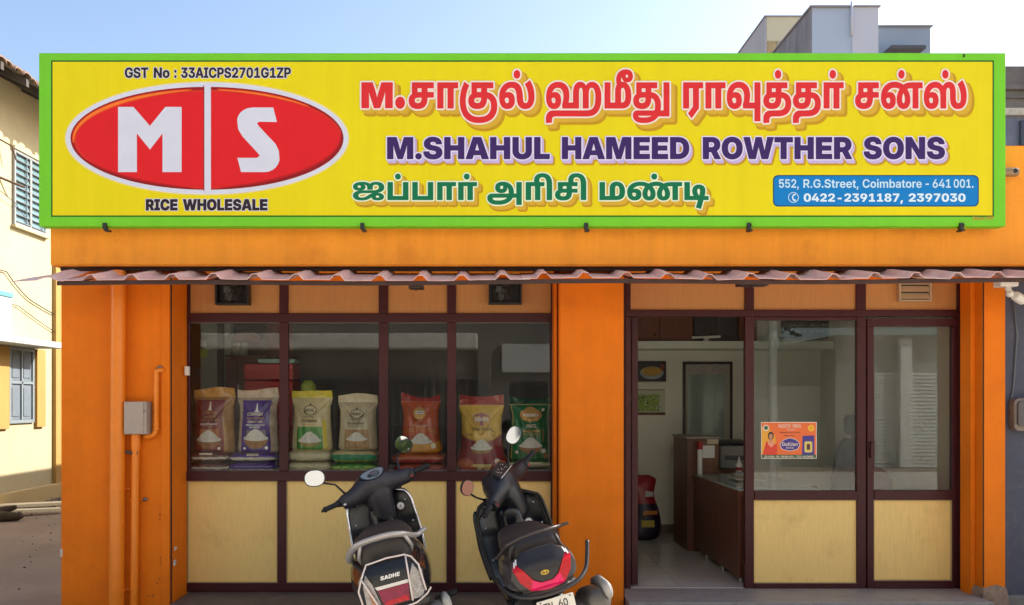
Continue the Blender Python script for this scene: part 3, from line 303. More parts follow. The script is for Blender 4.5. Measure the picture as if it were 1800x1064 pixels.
'X':[756,[[21,0,625,443,1,-147,-565,432,447,0,123,-98,36,-29,56,-55,52,-52,29,-24,-115,0,30,24,52,52,60,55,37,29,123,98,435,0,-549,-421,1,138,607,-445,-459,0,-161,128,-30,24,-46,40,-40,36,-23,19,53,0,-24,-19,-40,-36,-46,-40,-31,-24,-171,-128]]],
'Y':[746,[[563,0,1,253,-541,475,453,0,215,-213,28,-27,48,-57,25,-33,-57,0,22,33,44,57,27,27,203,213,451,0,-527,-475,1,-253]]],
'Z':[669,[[73,0,1,130,551,343,64,40,146,80,77,40,37,-64,-102,-3,-204,-1,-101,0,-455,0,1,163,1183,0,1,-131,-541,-340,-64,-40,-148,-82,-75,-41,-35,65,106,2,212,1,105,0,447,0,1,-162]]],
'0':[645,[[645,-11,-200,0,-266,90,-134,167,1,117,0,117,134,168,266,90,201,0,200,0,268,-90,132,-168,1,-117,0,-117,-132,-167,-266,-90],[645,143,80,0,98,50,46,98,1,72,0,73,-46,99,-98,50,-79,0,-78,0,-98,-50,-46,-99,1,-73,0,-72,46,-98,98,-50]]],
'1':[645,[[155,0,1,153,1023,0,1,-153],[895,728,1,-728,-381,0,1,557,-5,0,-321,-104,1,165,343,110]]],
'2':[645,[[101,0,1,138,543,224,50,20,84,40,52,46,1,29,0,28,-46,40,-86,22,-55,0,-58,0,-88,-25,-50,-49,1,-35,-363,0,0,80,138,117,252,63,173,0,164,0,252,-55,140,-103,1,-70,0,-48,-76,-84,-160,-86,-127,-53,-199,-83,1,-2,575,0,1,-154]]],
'3':[645,[[637,-11,-188,0,-262,67,-136,112,-1,68,379,0,2,-28,54,-43,94,-25,59,0,60,0,88,24,50,44,1,29,0,26,-54,41,-98,23,-65,0,-199,0,1,112,297,132,1,2,-587,0,1,155,1039,0,1,-143,-471,-205,1,43,170,10,240,-47,126,-97,1,-64,0,-70,-150,-107,-264,-59]]],
'4':[645,[[23,130,1,150,563,448,379,0,-555,-447,1,-3,863,0,1,-148],[731,0,1,175,9,67,1,212,355,0,1,-454]]],
'5':[645,[[639,-11,-166,0,-254,59,-148,107,-5,72,371,0,2,-27,54,-41,92,-24,59,0,62,0,92,27,52,49,1,33,0,33,-52,49,-94,28,-59,0,-72,0,-106,-32,-21,-27,-347,15,51,418,987,0,1,-155,-653,0,-23,-141,7,0,40,27,150,32,93,0,98,0,172,-36,134,-65,76,-89,1,-52,0,-76,-144,-117,-260,-67]]],
'6':[645,[[655,-10,-162,0,-264,61,-156,113,1,77,0,62,94,112,81,59,343,254,401,0,-431,-319,-111,0,20,14,80,31,120,22,81,0,142,0,212,-56,118,-103,1,-72,0,-76,-144,-115,-252,-64],[647,137,60,0,94,27,54,48,1,30,0,31,-54,48,-94,27,-59,0,-58,0,-94,-27,-54,-48,1,-30,0,-31,54,-48,94,-27]]],
'7':[645,[[209,0,575,567,1,2,-673,0,1,159,1075,0,1,-155,-577,-573]]],
'8':[645,[[645,-11,-178,0,-270,53,-152,94,1,61,0,48,90,75,164,48,107,8,1,2,-142,11,-170,87,1,64,0,59,140,89,250,50,163,0,164,0,250,-50,138,-89,1,-59,0,-65,-170,-86,-141,-11,1,-2,108,-8,162,-48,92,-75,1,-48,0,-61,-154,-94,-270,-53],[645,122,58,0,90,24,50,41,1,26,0,26,-50,40,-90,24,-57,0,-58,0,-88,-23,-52,-41,1,-26,0,-26,52,-41,88,-24],[645,439,52,0,80,20,44,37,1,24,0,24,-44,36,-80,20,-51,0,-52,0,-78,-20,-46,-36,1,-24,0,-24,46,-36,78,-21]]],
'9':[645,[[635,737,164,0,264,-60,154,-113,1,-78,0,-61,-92,-112,-79,-59,-341,-254,-399,0,433,319,111,0,-18,-14,-80,-32,-120,-21,-79,0,-142,0,-214,55,-118,104,1,71,0,76,144,115,256,64],[645,591,-60,0,-94,-28,-54,-47,1,-31,0,-30,54,-48,94,-28,61,0,60,0,92,28,54,48,1,30,0,31,-54,47,-92,28]]],
'.':[269,[[269,-10,-82,0,-116,57,1,41,0,42,116,57,83,0,84,0,116,-57,1,-42,0,-41,-116,-57]]],
',':[269,[[33,-183,73,308,359,0,-173,-308]]],
'-':[645,[[985,356,1,-144,-679,0,1,144]]],
' ':[260,[]]},
}
def flat(c, seg=4):
    P=[];x=y=0
    for i in range(0,len(c),2):
        x+=c[i]>>1; y+=c[i+1]; P.append((x,y,c[i]&1))
    n=len(P); Q=[]
    for i in range(n):
        a=P[i]; b=P[(i+1)%n]; Q.append(a)
        if not a[2] and not b[2]: Q.append(((a[0]+b[0])/2,(a[1]+b[1])/2,1))
    k=next(i for i,p in enumerate(Q) if p[2]); Q=Q[k:]+Q[:k]; n=len(Q); R=[]
    i=0
    while i<n:
        a=Q[i]
        if a[2]: R.append(a[:2]); i+=1
        else:
            p0=Q[i-1]; p2=Q[(i+1)%n]
            for s in range(1,seg):
                t=s/seg; R.append(((1-t)**2*p0[0]+2*t*(1-t)*a[0]+t*t*p2[0],(1-t)**2*p0[1]+2*t*(1-t)*a[1]+t*t*p2[1]))
            i+=1
    return R
def text_glyphs(s, key, seg=4, track=0):
    """list of glyphs, each a list of contours (2D points), laid out on a line in font units"""
    if key[0]=='t': return [[flat(c,seg) for c in g] for g in FD[key] if g]
    x=0; out=[]
    for ch in s:
        adv,cs=FD[key][ch]
        if cs: out.append([[(px+x,py) for px,py in flat(c,seg)] for c in cs])
        x+=adv+track
    return out
def bounds(gl):
    xs=[p[0] for g in gl for c in g for p in c]; ys=[p[1] for g in gl for c in g for p in c]
    return min(xs),max(xs),min(ys),max(ys)
def grow(c, d):
    """offset a closed contour outwards by d (orientation: filled side on the left)"""
    n=len(c); P=[]
    for i in range(n):
        p=c[i]
        if not P or abs(P[-1][0]-p[0])+abs(P[-1][1]-p[1])>1e-6: P.append(p)
    if abs(P[0][0]-P[-1][0])+abs(P[0][1]-P[-1][1])<1e-6: P.pop()
    n=len(P); R=[]
    for i in range(n):
        a,b,e=P[i-1],P[i],P[(i+1)%n]
        d1=(b[0]-a[0],b[1]-a[1]); d2=(e[0]-b[0],e[1]-b[1])
        l1=math.hypot(*d1); l2=math.hypot(*d2)
        n1=(d1[1]/l1,-d1[0]/l1); n2=(d2[1]/l2,-d2[0]/l2)
        dot=n1[0]*n2[0]+n1[1]*n2[1]; crs=n1[0]*n2[1]-n1[1]*n2[0]
        if crs>0.25 and dot<0.9:      # convex corner: round it
            a1=math.atan2(n1[1],n1[0]); a2=math.atan2(n2[1],n2[0])
            if a2<a1: a2+=2*math.pi
            k=max(2,int((a2-a1)/0.5))
            for j in range(k+1):
                t=a1+(a2-a1)*j/k; R.append((b[0]+d*math.cos(t),b[1]+d*math.sin(t)))
        elif dot<0.3:
            R.append((b[0]+d*n1[0],b[1]+d*n1[1])); R.append(b); R.append((b[0]+d*n2[0],b[1]+d*n2[1]))
        else:
            k=d/(1+dot); R.append((b[0]+k*(n1[0]+n2[0]),b[1]+k*(n1[1]+n2[1])))
    return R
def fill2d(contours, off=0):
    """triangulate contours (counter-clockwise = filled) by the non-zero winding rule"""
    if off: contours=[grow(c,off) for c in contours]
    V=[];E=[]
    for c in contours:
        b=len(V); V+=[Vector(p) for p in c]; E+=[(b+i,b+(i+1)%len(c)) for i in range(len(c))]
    r=delaunay_2d_cdt(V,E,[],0,1e-5); vo,fo=r[0],r[2]
    W=np.array([(v.x,v.y) for v in vo]); T=np.array(fo); C=W[T].mean(axis=1)
    w=np.zeros(len(T))
    A=np.array([V[a][:] for a,b in E]); B=np.array([V[b][:] for a,b in E])
    for (ax,ay),(bx,by) in zip(A,B):
        up=(ay<=C[:,1])&(by>C[:,1]); dn=(ay>C[:,1])&(by<=C[:,1])
        s=(bx-ax)*(C[:,1]-ay)-(C[:,0]-ax)*(by-ay)
        w+=(up&(s>0)).astype(float)-(dn&(s<0)).astype(float)
    keep=T[w>0.5]
    return [tuple(p) for p in W.tolist()],[tuple(t) for t in keep.tolist()]
def text_fill(gl, off=0):
    return fill2d([c[::-1] for g in gl for c in g],off)

# ---------------------------------------------------------------- palette
ORANGE=mat('orange_paint',lin(230,119,8),.68,spec=.25,var=.08,scale=3,bump=.16,bscale=38,dirt=lin(196,88,8),dscale=4,damt=.3,streak=.07)
ORANGE_B=mat('orange_beam_paint',lin(252,156,48),.7,spec=.25,var=.07,scale=2,bump=.14,bscale=36,dirt=lin(200,104,34),dscale=2.5,damt=.4,streak=.10)
PIPE_O=mat('orange_pipe_paint',lin(240,132,26),.32,var=.05,scale=9,bump=.05,bscale=60)
MAROON=mat('maroon_aluminium',lin(66,24,28),.42,var=.12,scale=20,spec=.3,bump=.02,bscale=120)
PANEL=mat('cream_laminate',lin(240,204,124),.5,var=.08,scale=14,stretch=(9,9,.5),bump=.06,bscale=40,dirt=lin(160,122,64),dscale=2.2,damt=.3,rand=.05)
PANEL_SH=mat('tan_top_laminate',lin(190,132,72),.5,var=.10,scale=14,stretch=(9,9,.5),bump=.06,bscale=40)  # cream laminate again, with awning shade and orange bounce put into the colour
WALLIN=mat('inside_wall_paint',lin(232,230,214),.7,var=.03,scale=2)
TILE=mat('floor_tile',lin(206,202,194),.16,var=.05,scale=4)
CONC=mat('grey_concrete',lin(150,146,138),.85,var=.2,scale=3,bump=.5,bscale=25,dirt=(.05,.05,.045),dscale=2,damt=.7)
SLAB=mat('dark_stone_slab',lin(88,80,76),.6,var=.22,scale=6,bump=.2,bscale=40,dirt=(.22,.19,.16),dscale=4,damt=.5)
STEEL=mat('brushed_steel',lin(190,190,190),.3,1)
BLACKP=mat('black_plastic',(.012,.012,.013),.45,var=.2,scale=30)
WHITEP=mat('white_plastic',lin(225,222,214),.4,var=.03,scale=10)
WOOD=mat('dark_wood_laminate',lin(96,54,36),.4,var=.35,scale=10,stretch=(1,1,.12))
WOODR=mat('red_wood_laminate',lin(120,66,44),.42,var=.35,scale=12,stretch=(6,6,.3))
GLASS=glass_mat('window_glass',(.93,.955,.94),1.5)
GLASS_D=glass_mat('display_glass',(.95,.965,.955),1.42,dust=.018)
# ---------------------------------------------------------------- ground
street=mat('street_ground',lin(140,118,102),.9,var=.18,scale=1.2,bump=.6,bscale=18,dirt=lin(168,140,118),dscale=.5,damt=.8,stretch=(1,.35,1))
b=MB(); n=40
g=MB().add([(-400,-400,-.12),(400,-400,-.12),(400,600,-.12),(-400,600,-.12)],[(0,1,2,3)])
tag(g.build('street',street,fix=False),kind='structure')
ROAD=mat('dusty_road',lin(214,204,188),.9,var=.12,scale=1.5,bump=.4,bscale=14)  # unseen pale road strip, added to bounce sunlight onto the shop front
tag(boxes('road',[(-60,60,-12.2,-2.2,-.119,-.114)],ROAD,bevel=0),kind='structure')
tag(boxes('forecourt',[(PX(306,6.5),6,-2.2,-.765,-.118,-.032)],mat('pale_paving',lin(206,198,186),.85,var=.1,scale=3,bump=.3,bscale=20),bevel=.01),kind='structure')  # pale out-of-view paving, added to throw more light in under the awning
tag(boxes('pavement',[(PX(306,6.5),.537,-.76,.335,-.118,-.03)],SLAB,bevel=.01),kind='structure')
tag(boxes('doorstep',[(1.026,PX(1726,6.5),-.16,.335,-.118,-.002)],[mat('step_tile',lin(150,146,142),.5,var=.1,scale=8,dirt=(.1,.09,.08),dscale=7,damt=.5)],bevel=.006),kind='structure')
# ---------------------------------------------------------------- the shop
shop=thing('shop_building','orange rice shop under a long yellow signboard, with display windows and an open doorway','shop',(0,0,-.12))
shop_i=Matrix.Translation((0,0,.12))
def sp(o):                       # parent a part that was built in world coordinates
    o.parent=shop; o.matrix_parent_inverse=shop_i; return o
XL0,XL1=PX(107,6.5),PX(303,6.5); XM0,XM1=PX(983,6.5),PX(1098,6.5); XR0,XR1=PX(1728,6.5),PX(1768,6.5)
WY=.31; WD=CAMD+WY
def wallmesh(name,bx,m,noise=.004,cut=.25):
    """boxes cut into a grid and roughened, like hand-laid plaster"""
    bm=bmesh.new()
    for (x0,x1,y0,y1,z0,z1) in bx:
        r=bmesh.ops.create_cube(bm,size=1); vs=r['verts']
        bmesh.ops.scale(bm,vec=(x1-x0,y1-y0,z1-z0),verts=vs); bmesh.ops.translate(bm,vec=((x0+x1)/2,(y0+y1)/2,(z0+z1)/2),verts=vs)
    bmesh.ops.bevel(bm,geom=list(bm.edges),offset=.008,segments=2,affect='EDGES')
    me=bpy.data.meshes.new(name); bm.to_mesh(me); bm.free()
    return link(name,me,m)
o=sp(wallmesh('pillar',[(XL0,XL1,0,.42,-.12,2.5)],ORANGE)); tag(o,'broad left pillar carrying the pipes and grey box')
o=sp(wallmesh('pillar',[(XM0,XM1,0,.42,-.12,2.5)],ORANGE))
o=sp(wallmesh('pillar',[(XR0,XR1,0,.42,-.12,2.5)],ORANGE)); tag(o,'narrow right pillar with a cement patched foot')
sp(boxes('pillar_moulding',[(PX(283,6.49),PX(298,6.49),-.012,.004,-.11,2.44)],ORANGE,bevel=.004))
sp(boxes('pillar_moulding',[(PX(973,6.78),XM0-.004,WY-.03,WY+.06,-.1,2.44),(XM0-.03,XM0-.008,.1,WY-.04,-.1,2.44)],ORANGE,bevel=.004))
sp(boxes('pillar_moulding',[(XR0-.035,XR0-.001,.10,WY-.06,-.1,2.44)],ORANGE,bevel=.004))
GAP=mat('dark_joint',lin(54,24,14),.8)
sp(boxes('pillar_joint',[(XL1-.014,XL1-.004,-.0012,.004,-.1,2.42)],GAP,bevel=0)); sp(boxes('pillar_joint',[(XR0+.001,XR0+.008,-.0012,.004,.08,2.42)],GAP,bevel=0)); sp(boxes('pillar_joint',[(XM1-.006,XM1-.001,-.0012,.004,-.1,2.42)],GAP,bevel=0))
sp(wallmesh('beam',[(PX(88,6.34),5.2,-.16,.42,2.425,3.29)],ORANGE_B))
sp(boxes('lintel_wall',[(XL1+.002,XR0-.002,.30,.42,2.36,2.424)],ORANGE,bevel=0))
sp(boxes('roof_slab',[(XL0,5.2,.422,3.4,3.12,3.28)],CONC,bevel=.01))
SIDEW=mat('side_plaster',lin(206,192,164),.85,var=.08,scale=2,streak=.12)
sp(boxes('outside_wall',[(XL0,XL0+.15,.421,3.4,-.12,3.118),(XL0+.15,XR1,3.25,3.4,-.12,3.118),(XR1-.15,XR1,.421,3.249,-.12,3.118)],SIDEW,bevel=0))
BY=3.13
sp(boxes('inside_wall',[(XL0+.152,XR1-.152,BY,3.248,.0,2.78),(XL0+.152,XL0+.17,.422,BY-.001,0,2.78),(XR1-.175,XR1-.152,.422,BY-.001,0,2.78)],WALLIN,bevel=0))
sp(boxes('rear_block',[(XL0,XR1,3.401,15,-.12,3.28)],SIDEW,bevel=0))
sp(boxes('ceiling',[(XL0+.152,XR1-.152,.422,BY,2.781,2.9)],WALLIN,bevel=0))
sp(boxes('floor',[(XL0+.152,XR1-.152,.336,BY,-.1,0.0)],TILE,bevel=0))
b=MB()
for i in range(1,9): b.box(XL0+.16+i*.75,XL0+.163+i*.75,.34,BY-.01,.0002,.0012)
for i in range(5): b.box(XL0+.2,XR1-.2,.62+i*.6,.623+i*.6,.0002,.0010)
sp(b.build('floor_joint',mat('grout',lin(120,118,114),.8)))
sp(boxes('skirting',[(.7,XR1-.18,BY-.018,BY-.001,.001,.1)],mat('skirting_tile',lin(120,104,94),.35,var=.08),bevel=.003))
# inner cross wall between display side and office side
sp(boxes('partition',[(XM0+.1,XM0+.2,.43,BY-.002,.002,2.78)],WALLIN,bevel=0))
# ---- display window
dw=thing('display_window',None,None); sp(dw); dw.matrix_parent_inverse=shop_i
def P(px,py,D=WD): return PX(px,D),PZ(py,D)
FY0,FY1=WY,WY+.055
def hbar(px0,px1,py0,py1,y0=FY0,y1=FY1): return (PX(px0,WD),PX(px1,WD),y0,y1,PZ(py1,WD),PZ(py0,WD))
mull=[(328,333),(490.5,506),(665.5,682),(785.8,801.5),(968.5,973)]
mull_lo=[(326,328.5),(487,503),(661,678),(785.2,801),(968.5,973)]
fr=[hbar(328,973,551,566.5),hbar(328,973,828.5,845.5,FY0-.01),hbar(326,973,1025,1041)]
for (a,c) in mull: fr.append(hbar(a,c,566.8,828.2,FY0+.004,FY1-.004)); fr.append(hbar(a,c,490,550.7,FY0+.004,FY1-.004))
for (a,c) in mull_lo: fr.append(hbar(a,c,845.8,1024.7,FY0+.004,FY1-.004))
o=boxes('window_frame',fr,MAROON,dw,bevel=.004)
for i in range(4):
    a,c=mull[i][1],mull[i+1][0]
    boxes('top_panel',[(PX(a,WD)-.005,PX(c,WD)+.005,FY0+.028,FY0+.034,PZ(552,WD),PZ(489,WD))],PANEL_SH,dw,bevel=0)
    pm=MB().box(PX(a,WD)-.004,PX(c,WD)+.004,FY0+.026,FY0+.031,PZ(829,WD),PZ(566,WD)); pm.build('glass_pane',GLASS_D,dw)
    a2,c2=mull_lo[i][1],mull_lo[i+1][0]
    boxes('base_panel',[(PX(a2,WD)-.004,PX(c2,WD)+.004,FY0+.024,FY0+.03,PZ(1026,WD),PZ(845,WD))],PANEL,dw,bevel=0)
    # aluminium glazing beads
    for (q0,q1,ya,yb) in ((a,c,566.5,828.5),):
        for qy in ((ya,ya+1.8),(yb-1.8,yb)): boxes('glazing_bead',[hbar(q0,q1,*qy,FY0+.014,FY0+.025)],mat('grey_bead',lin(96,84,84),.4),dw,bevel=0)
    CB=mat('cream_bead',lin(186,160,110),.45)
    for q4 in ((a2,c2,845.5,847.2),(a2,c2,1023.3,1025),(a2,a2+1.5,847.3,1023.2),(c2-1.5,c2,847.3,1023.2)): boxes('panel_bead',[hbar(*q4,FY0+.012,FY0+.0235)],CB,dw,bevel=0)
DECK=PZ(829,WD)
sp(boxes('display_deck',[(PX(330,WD),PX(971,WD),FY1+.002,1.05,DECK-.03,DECK)],WHITEP,bevel=.004))
sp(boxes('display_base',[(PX(330,WD),PX(971,WD),FY1+.002,1.05,0.002,DECK-.032)],mat('inside_laminate',lin(150,120,80),.6),bevel=0))
# ---- entrance: fixed screen, door leaf, open sliding leaf
es=thing('entrance_screen',None,None); sp(es); es.matrix_parent_inverse=shop_i
fr=[hbar(1099,1690,545,556.5),hbar(1099,1109,556.8,1052),hbar(1310,1326,556.8,1052,FY0+.004,FY1-.004),hbar(1507,1523,556.8,1052,FY0+.004,FY1-.004),hbar(1684,1692,556.8,1056),
    hbar(1326.2,1506.8,556.8,563,FY0+.006,FY1-.006),hbar(1326.2,1506.8,863,879,FY0-.006),hbar(1326.2,1513.8,1026,1052),
    hbar(1310,1326,488,544.7,FY0+.004,FY1-.004),hbar(1506,1523,488,544.7,FY0+.004,FY1-.004),hbar(1099,1109,488,544.7,FY0+.004,FY1-.004),hbar(1684,1692,488,544.7,FY0+.004,FY1-.004)]
boxes('screen_frame',fr,MAROON,es,bevel=.004)
for a,c in ((1109,1310),(1326,1506),(1523,1684)):
    boxes('top_panel',[(PX(a,WD)-.004,PX(c,WD)+.004,FY0+.026,FY0+.032,PZ(546,WD),PZ(488,WD))],PANEL_SH,es,bevel=0)
MB().box(PX(1325,WD),PX(1508,WD),FY0+.026,FY0+.031,PZ(864,WD),PZ(562,WD)).build('glass_pane',GLASS,es)
boxes('base_panel',[(PX(1325,WD),PX(1508,WD),FY0+.024,FY0+.03,PZ(1027,WD),PZ(878,WD))],PANEL,es,bevel=0)
cb=MATS['cream_bead']
for q4 in ((1326.2,1506.8,879,880.6),(1326.2,1506.8,1024.4,1026)): boxes('panel_bead',[hbar(*q4,FY0+.012,FY0+.0235)],cb,es,bevel=0)
dl=thing('door',None,None); sp(dl); dl.matrix_parent_inverse=shop_i
fr=[hbar(1524.5,1683,560,573.5,FY0-.004,FY1-.008),hbar(1524.5,1536,573.7,1050,FY0-.004,FY1-.008),hbar(1674,1683,573.7,1050,FY0-.004,FY1-.008),hbar(1536.2,1673.8,862,879,FY0-.01,FY1-.008),hbar(1536.2,1673.8,1021,1050,FY0-.008,FY1-.008)]
boxes('door_frame',fr,MAROON,dl,bevel=.004)
MB().box(PX(1535,WD),PX(1675,WD),FY0+.018,FY0+.023,PZ(863,WD),PZ(572,WD)).build('glass_pane',GLASS,dl)
boxes('base_panel',[(PX(1535,WD),PX(1675,WD),FY0+.018,FY0+.024,PZ(1022,WD),PZ(878,WD))],PANEL,dl,bevel=0)
for q4 in ((1536.2,1673.8,879,880.6),(1536.2,1673.8,1019.4,1021),(1536.2,1537.6,880.7,1019.3),(1672.4,1673.8,880.7,1019.3)): boxes('panel_bead',[hbar(*q4,FY0+.004,FY0+.0175)],cb,dl,bevel=0)
hb=MB().box(PX(1528,WD),PX(1534,WD),FY0-.03,FY0-.005,PZ(805,WD),PZ(777,WD)); hb.box(PX(1526,WD),PX(1531,WD),FY0-.016,FY0-.004,PZ(790,WD),PZ(779,WD)); hb.build('handle',MAROON,dl,bevel=.004)
# open leaf folded inwards, seen almost edge on
ol=thing('open_door',None,None); sp(ol); ol.matrix_parent_inverse=shop_i
X1=PX(1112,6.83); 
MB().box(X1,X1+.05,.375,.42,.012,PZ(557,6.8)).box(X1,X1+.04,1.22,1.265,.012,2.1).box(X1+.003,X1+.037,.421,1.219,2.03,2.1).box(X1+.003,X1+.037,.421,1.219,.012,.12).box(X1+.003,X1+.037,.421,1.219,.72,.79).build('door_frame',MAROON,ol,bevel=.004)
MB().box(X1+.016,X1+.021,.421,1.219,.79,2.03).build('glass_pane',GLASS,ol)
MB().box(X1+.014,X1+.022,.421,1.219,.121,.719).build('base_panel',PANEL,ol)
MB().box(X1-.03,X1-.001,.39,.41,.98,1.12).box(X1-.03,X1-.001,.44,.455,.98,1.0).build('handle',BLACKP,ol,bevel=.003)
# cement patch at the foot of the right pillar, chips on corners
def lump(cx,cz,w,h,y,m,seed,parent_fn=sp,name='mortar_patch'):
    rnd=random.Random(seed); pts=[]
    for i in range(18):
        a=2*math.pi*i/18; k=rnd.uniform(.72,1.05); pts.append((cx+w*k*math.copysign(abs(math.cos(a))**.7,math.cos(a)),cz+h*k*math.copysign(abs(math.sin(a))**.7,math.sin(a))))
    return parent_fn(MB().prism(pts,lambda u,v,d:(u,y+d,v),.03).build(name,m,bevel=.006))
PATCH=mat('cement_patch',lin(140,118,100),.9,var=.3,scale=25,bump=.6,bscale=60)
b=MB(); rnd=random.Random(4); rings=[]
for k,(z,e) in enumerate(((-.12,.03),(-.04,.028),(.02,.018),(.07,.006))):
    rings.append([(XR0-.02-e*.4+rnd.uniform(-.01,.01),.1,z),(XR0-e*.6,-e+rnd.uniform(-.008,.008),z),(XR0+.05,-e+rnd.uniform(-.01,.01),z+rnd.uniform(-.01,.02)),(XR0+.1,-e+rnd.uniform(-.01,.01),z+rnd.uniform(-.01,.03)),(XR1+e*.5,-e*.8,z),(XR1+e*.5,.1,z)])
sp(b.loft(rings,True).build('mortar_patch',PATCH,smooth=False))
WP=mat('chipped_plaster',lin(205,190,176),.9,var=.2,scale=40)
for (px,py,ww,hh,sd) in ((108,972,.012,.035,1),(306,990,.006,.022,2),(307,965,.005,.014,3)): lump(PX(px,6.5),PZ(py,6.5),ww,hh,-.004 if px<200 else .002,WP,sd,name='plaster_chip')
DK=mat('black_damp_stain',lin(92,48,20),.9,var=.4,scale=60)
for (px,py,ww,hh,sd) in ((268,1048,.05,.02,11),(278,1024,.018,.03,12),(282,985,.006,.03,13),(281,910,.004,.04,14)):
    rnd=random.Random(sd)
    bb=MB()
    for k in range(7):
        cx=PX(px,6.5)+rnd.gauss(0,ww*.5); cz=PZ(py,6.5)+rnd.gauss(0,hh*.5); r0=rnd.uniform(.0015,.004)
        pts=[(cx+r0*rnd.uniform(.4,1.3)*math.cos(2*math.pi*i/9),cz+2*r0*rnd.uniform(.4,1.3)*math.sin(2*math.pi*i/9)) for i in range(9)]
        bb.poly(pts,lambda u,v,k=k:(u,-.0012-.0003*k-(.012 if 283<=px<300 else 0),v))
    sp(bb.build('damp_stain',DK))

# ---------------------------------------------------------------- signboard
SD=6.2; SY=SD-CAMD
sign=thing('signboard','long yellow signboard with bright green border and red oval, above the orange beam','signboard',(PX(918,SD),SY+.06,PZ(400,SD)))
s_i=Matrix.Translation(-sign.location)
def gp(o): o.parent=sign; o.matrix_parent_inverse=s_i; return o
def SM(layer):                    # sign-face mapping: picture-plane units on the board -> the board's own face, printed layers stacked outwards
    y=SY-.0004*layer
    return lambda u,v:(PX(u,SD),y,PZ(-v,SD))
GREEN=mat('sign_green',lin(116,202,42),.5,spec=.25,var=.05,scale=1.5,bump=.08,bscale=2.2,streak=.06)
YELLOW=mat('sign_yellow',lin(230,212,0),.5,spec=.25,var=.04,scale=1.0,bump=.10,bscale=1.8,streak=.05)
def ink(n,r,g,b): return mat('ink_'+n,lin(r,g,b),.55,spec=.25,var=.03,scale=8)
gp(boxes('sign_box',[(PX(68,SD),PX(1768,SD),SY,SY+.10,PZ(398,SD),PZ(93,SD))],GREEN,bevel=.006))
x=MB(); 
for (a,b_,c,d) in ((90,1747,106.5,109),(90,1747,379,381.5),(90,92.5,109,379),(1744.5,1747,109,379)): x.box(PX(a,SD),PX(b_,SD),SY-.0012,SY-.0002,PZ(d,SD),PZ(c,SD))
gp(x.build('border_line',ink('dark_green',30,96,30)))
gp(MB().poly([(92.4,-379.2),(1744.6,-379.2),(1744.6,-108.8),(92.4,-108.8)],SM(2)).build('sign_face',YELLOW))
for px in (763,1392): gp(MB().box(PX(px,SD)-.0012,PX(px,SD)+.0012,SY-.0013,SY-.0002,PZ(378,SD),PZ(110,SD)).build('sheet_seam',mat('ink_seam',lin(220,202,0),.4)))
def fit(gl,x0,x1,ybase,yx,hx):
    """place glyphs so that their outline spans x0..x1, with font height hx running from the baseline ybase up to yx"""
    a,b_,c,d=bounds(gl); kx=(x1-x0)/(b_-a); ky=(ybase-yx)/hx
    return [[[(x0+(p[0]-a)*kx,-ybase+p[1]*ky) for p in c2] for c2 in g] for g in gl]
def print_text(mb,gl,layer,mi,off=0,dx=0,dy=0):
    v,f=text_fill(gl,off); fn=SM(layer); mb.add([fn(x+dx,y-dy) for x,y in v],f,mi)
def block_text(name,words,cols,rim,ext,sh,L0,steps=6,base_rim=0):
    """flat print of a raised letter: shadow, side, rim and face, one above the other"""
    mb=MB()
    for gl in words:
        for k in range(2): print_text(mb,gl,L0+k*.5,3,rim+sh*(1-k*.55),ext[0]+sh,ext[1]+sh)
        for k in range(steps):
            t=1-k/steps; print_text(mb,gl,L0+2+k*.6,2,rim,ext[0]*t,ext[1]*t)
        print_text(mb,gl,L0+7,1,rim)
        print_text(mb,gl,L0+9,0,base_rim)
    return gp(mb.build(name,cols,fix=False))
RED=ink('red',216,44,48); PINKW=ink('pale_pink',238,222,214); GOLD=ink('gold',214,172,52); SHB=ink('brown_edge',196,150,24)
words=[fit(text_glyphs('M','h'),636,690,190.5,146,728)+fit(text_glyphs('.','h'),695.5,711.5,190.5,174,160)]
for k,(a,c) in zip(('t0','t1','t2','t3'),((719,939),(960,1176),(1201,1482),(1503,1698))): words.append(fit(text_glyphs('',k),a,c,191,146,566))
block_text('shop_name_lettering',words,[RED,PINKW,GOLD,SHB],3.4,(6.6,6.6),2.4,6,base_rim=.6)
NAVY=ink('navy',58,34,98); LAV=ink('lavender_rim',226,218,240); LAV2=ink('lavender_side',196,180,226)
words=[fit(text_glyphs(s,'h'),a,c,280,242,728) for s,a,c in (('M.SHAHUL',681,966),('HAMEED',988,1211),('ROWTHER',1235.5,1497),('SONS',1518,1660))]
block_text('owner_name_lettering',words,[NAVY,LAV,LAV2,SHB],2.6,(3.6,5),1.8,6,base_rim=.5)
GRN=ink('deep_green',0,112,72); PALE=ink('pale_mint',226,240,206)
words=[fit(text_glyphs('',k),a,c,352,321,566) for k,a,c in (('t4',621,838),('t5',857,1030),('t6',1054,1245))]
block_text('rice_market_lettering',words,[GRN,PALE,GOLD,SHB],2.8,(4.8,6),1.8,6,base_rim=.4)
DARK=ink('near_black',44,30,40); WHT=ink('white',212,214,228)
def plain_text(name,items,rim=1.6,cols=None):
    mb=MB()
    for gl in items:
        if rim: print_text(mb,gl,5,1,rim)
        print_text(mb,gl,6.5,0,.45)
    return gp(mb.build(name,cols or [DARK,WHT],fix=False))
plain_text('tax_number_lettering',[fit(text_glyphs('GST','b'),220,260.5,137,119.5,728),fit(text_glyphs('No','b'),271,298,137,119.5,728),fit(text_glyphs(':','b'),307,310,137,126.5,400),fit(text_glyphs('33AICPS2701G1ZP','b',track=10),319,511,137,119.5,728)])
plain_text('trade_lettering',[fit(text_glyphs('RICE','h'),257,312,370,350.8,728),fit(text_glyphs('WHOLESALE','h'),322,470,370,350.8,728)])
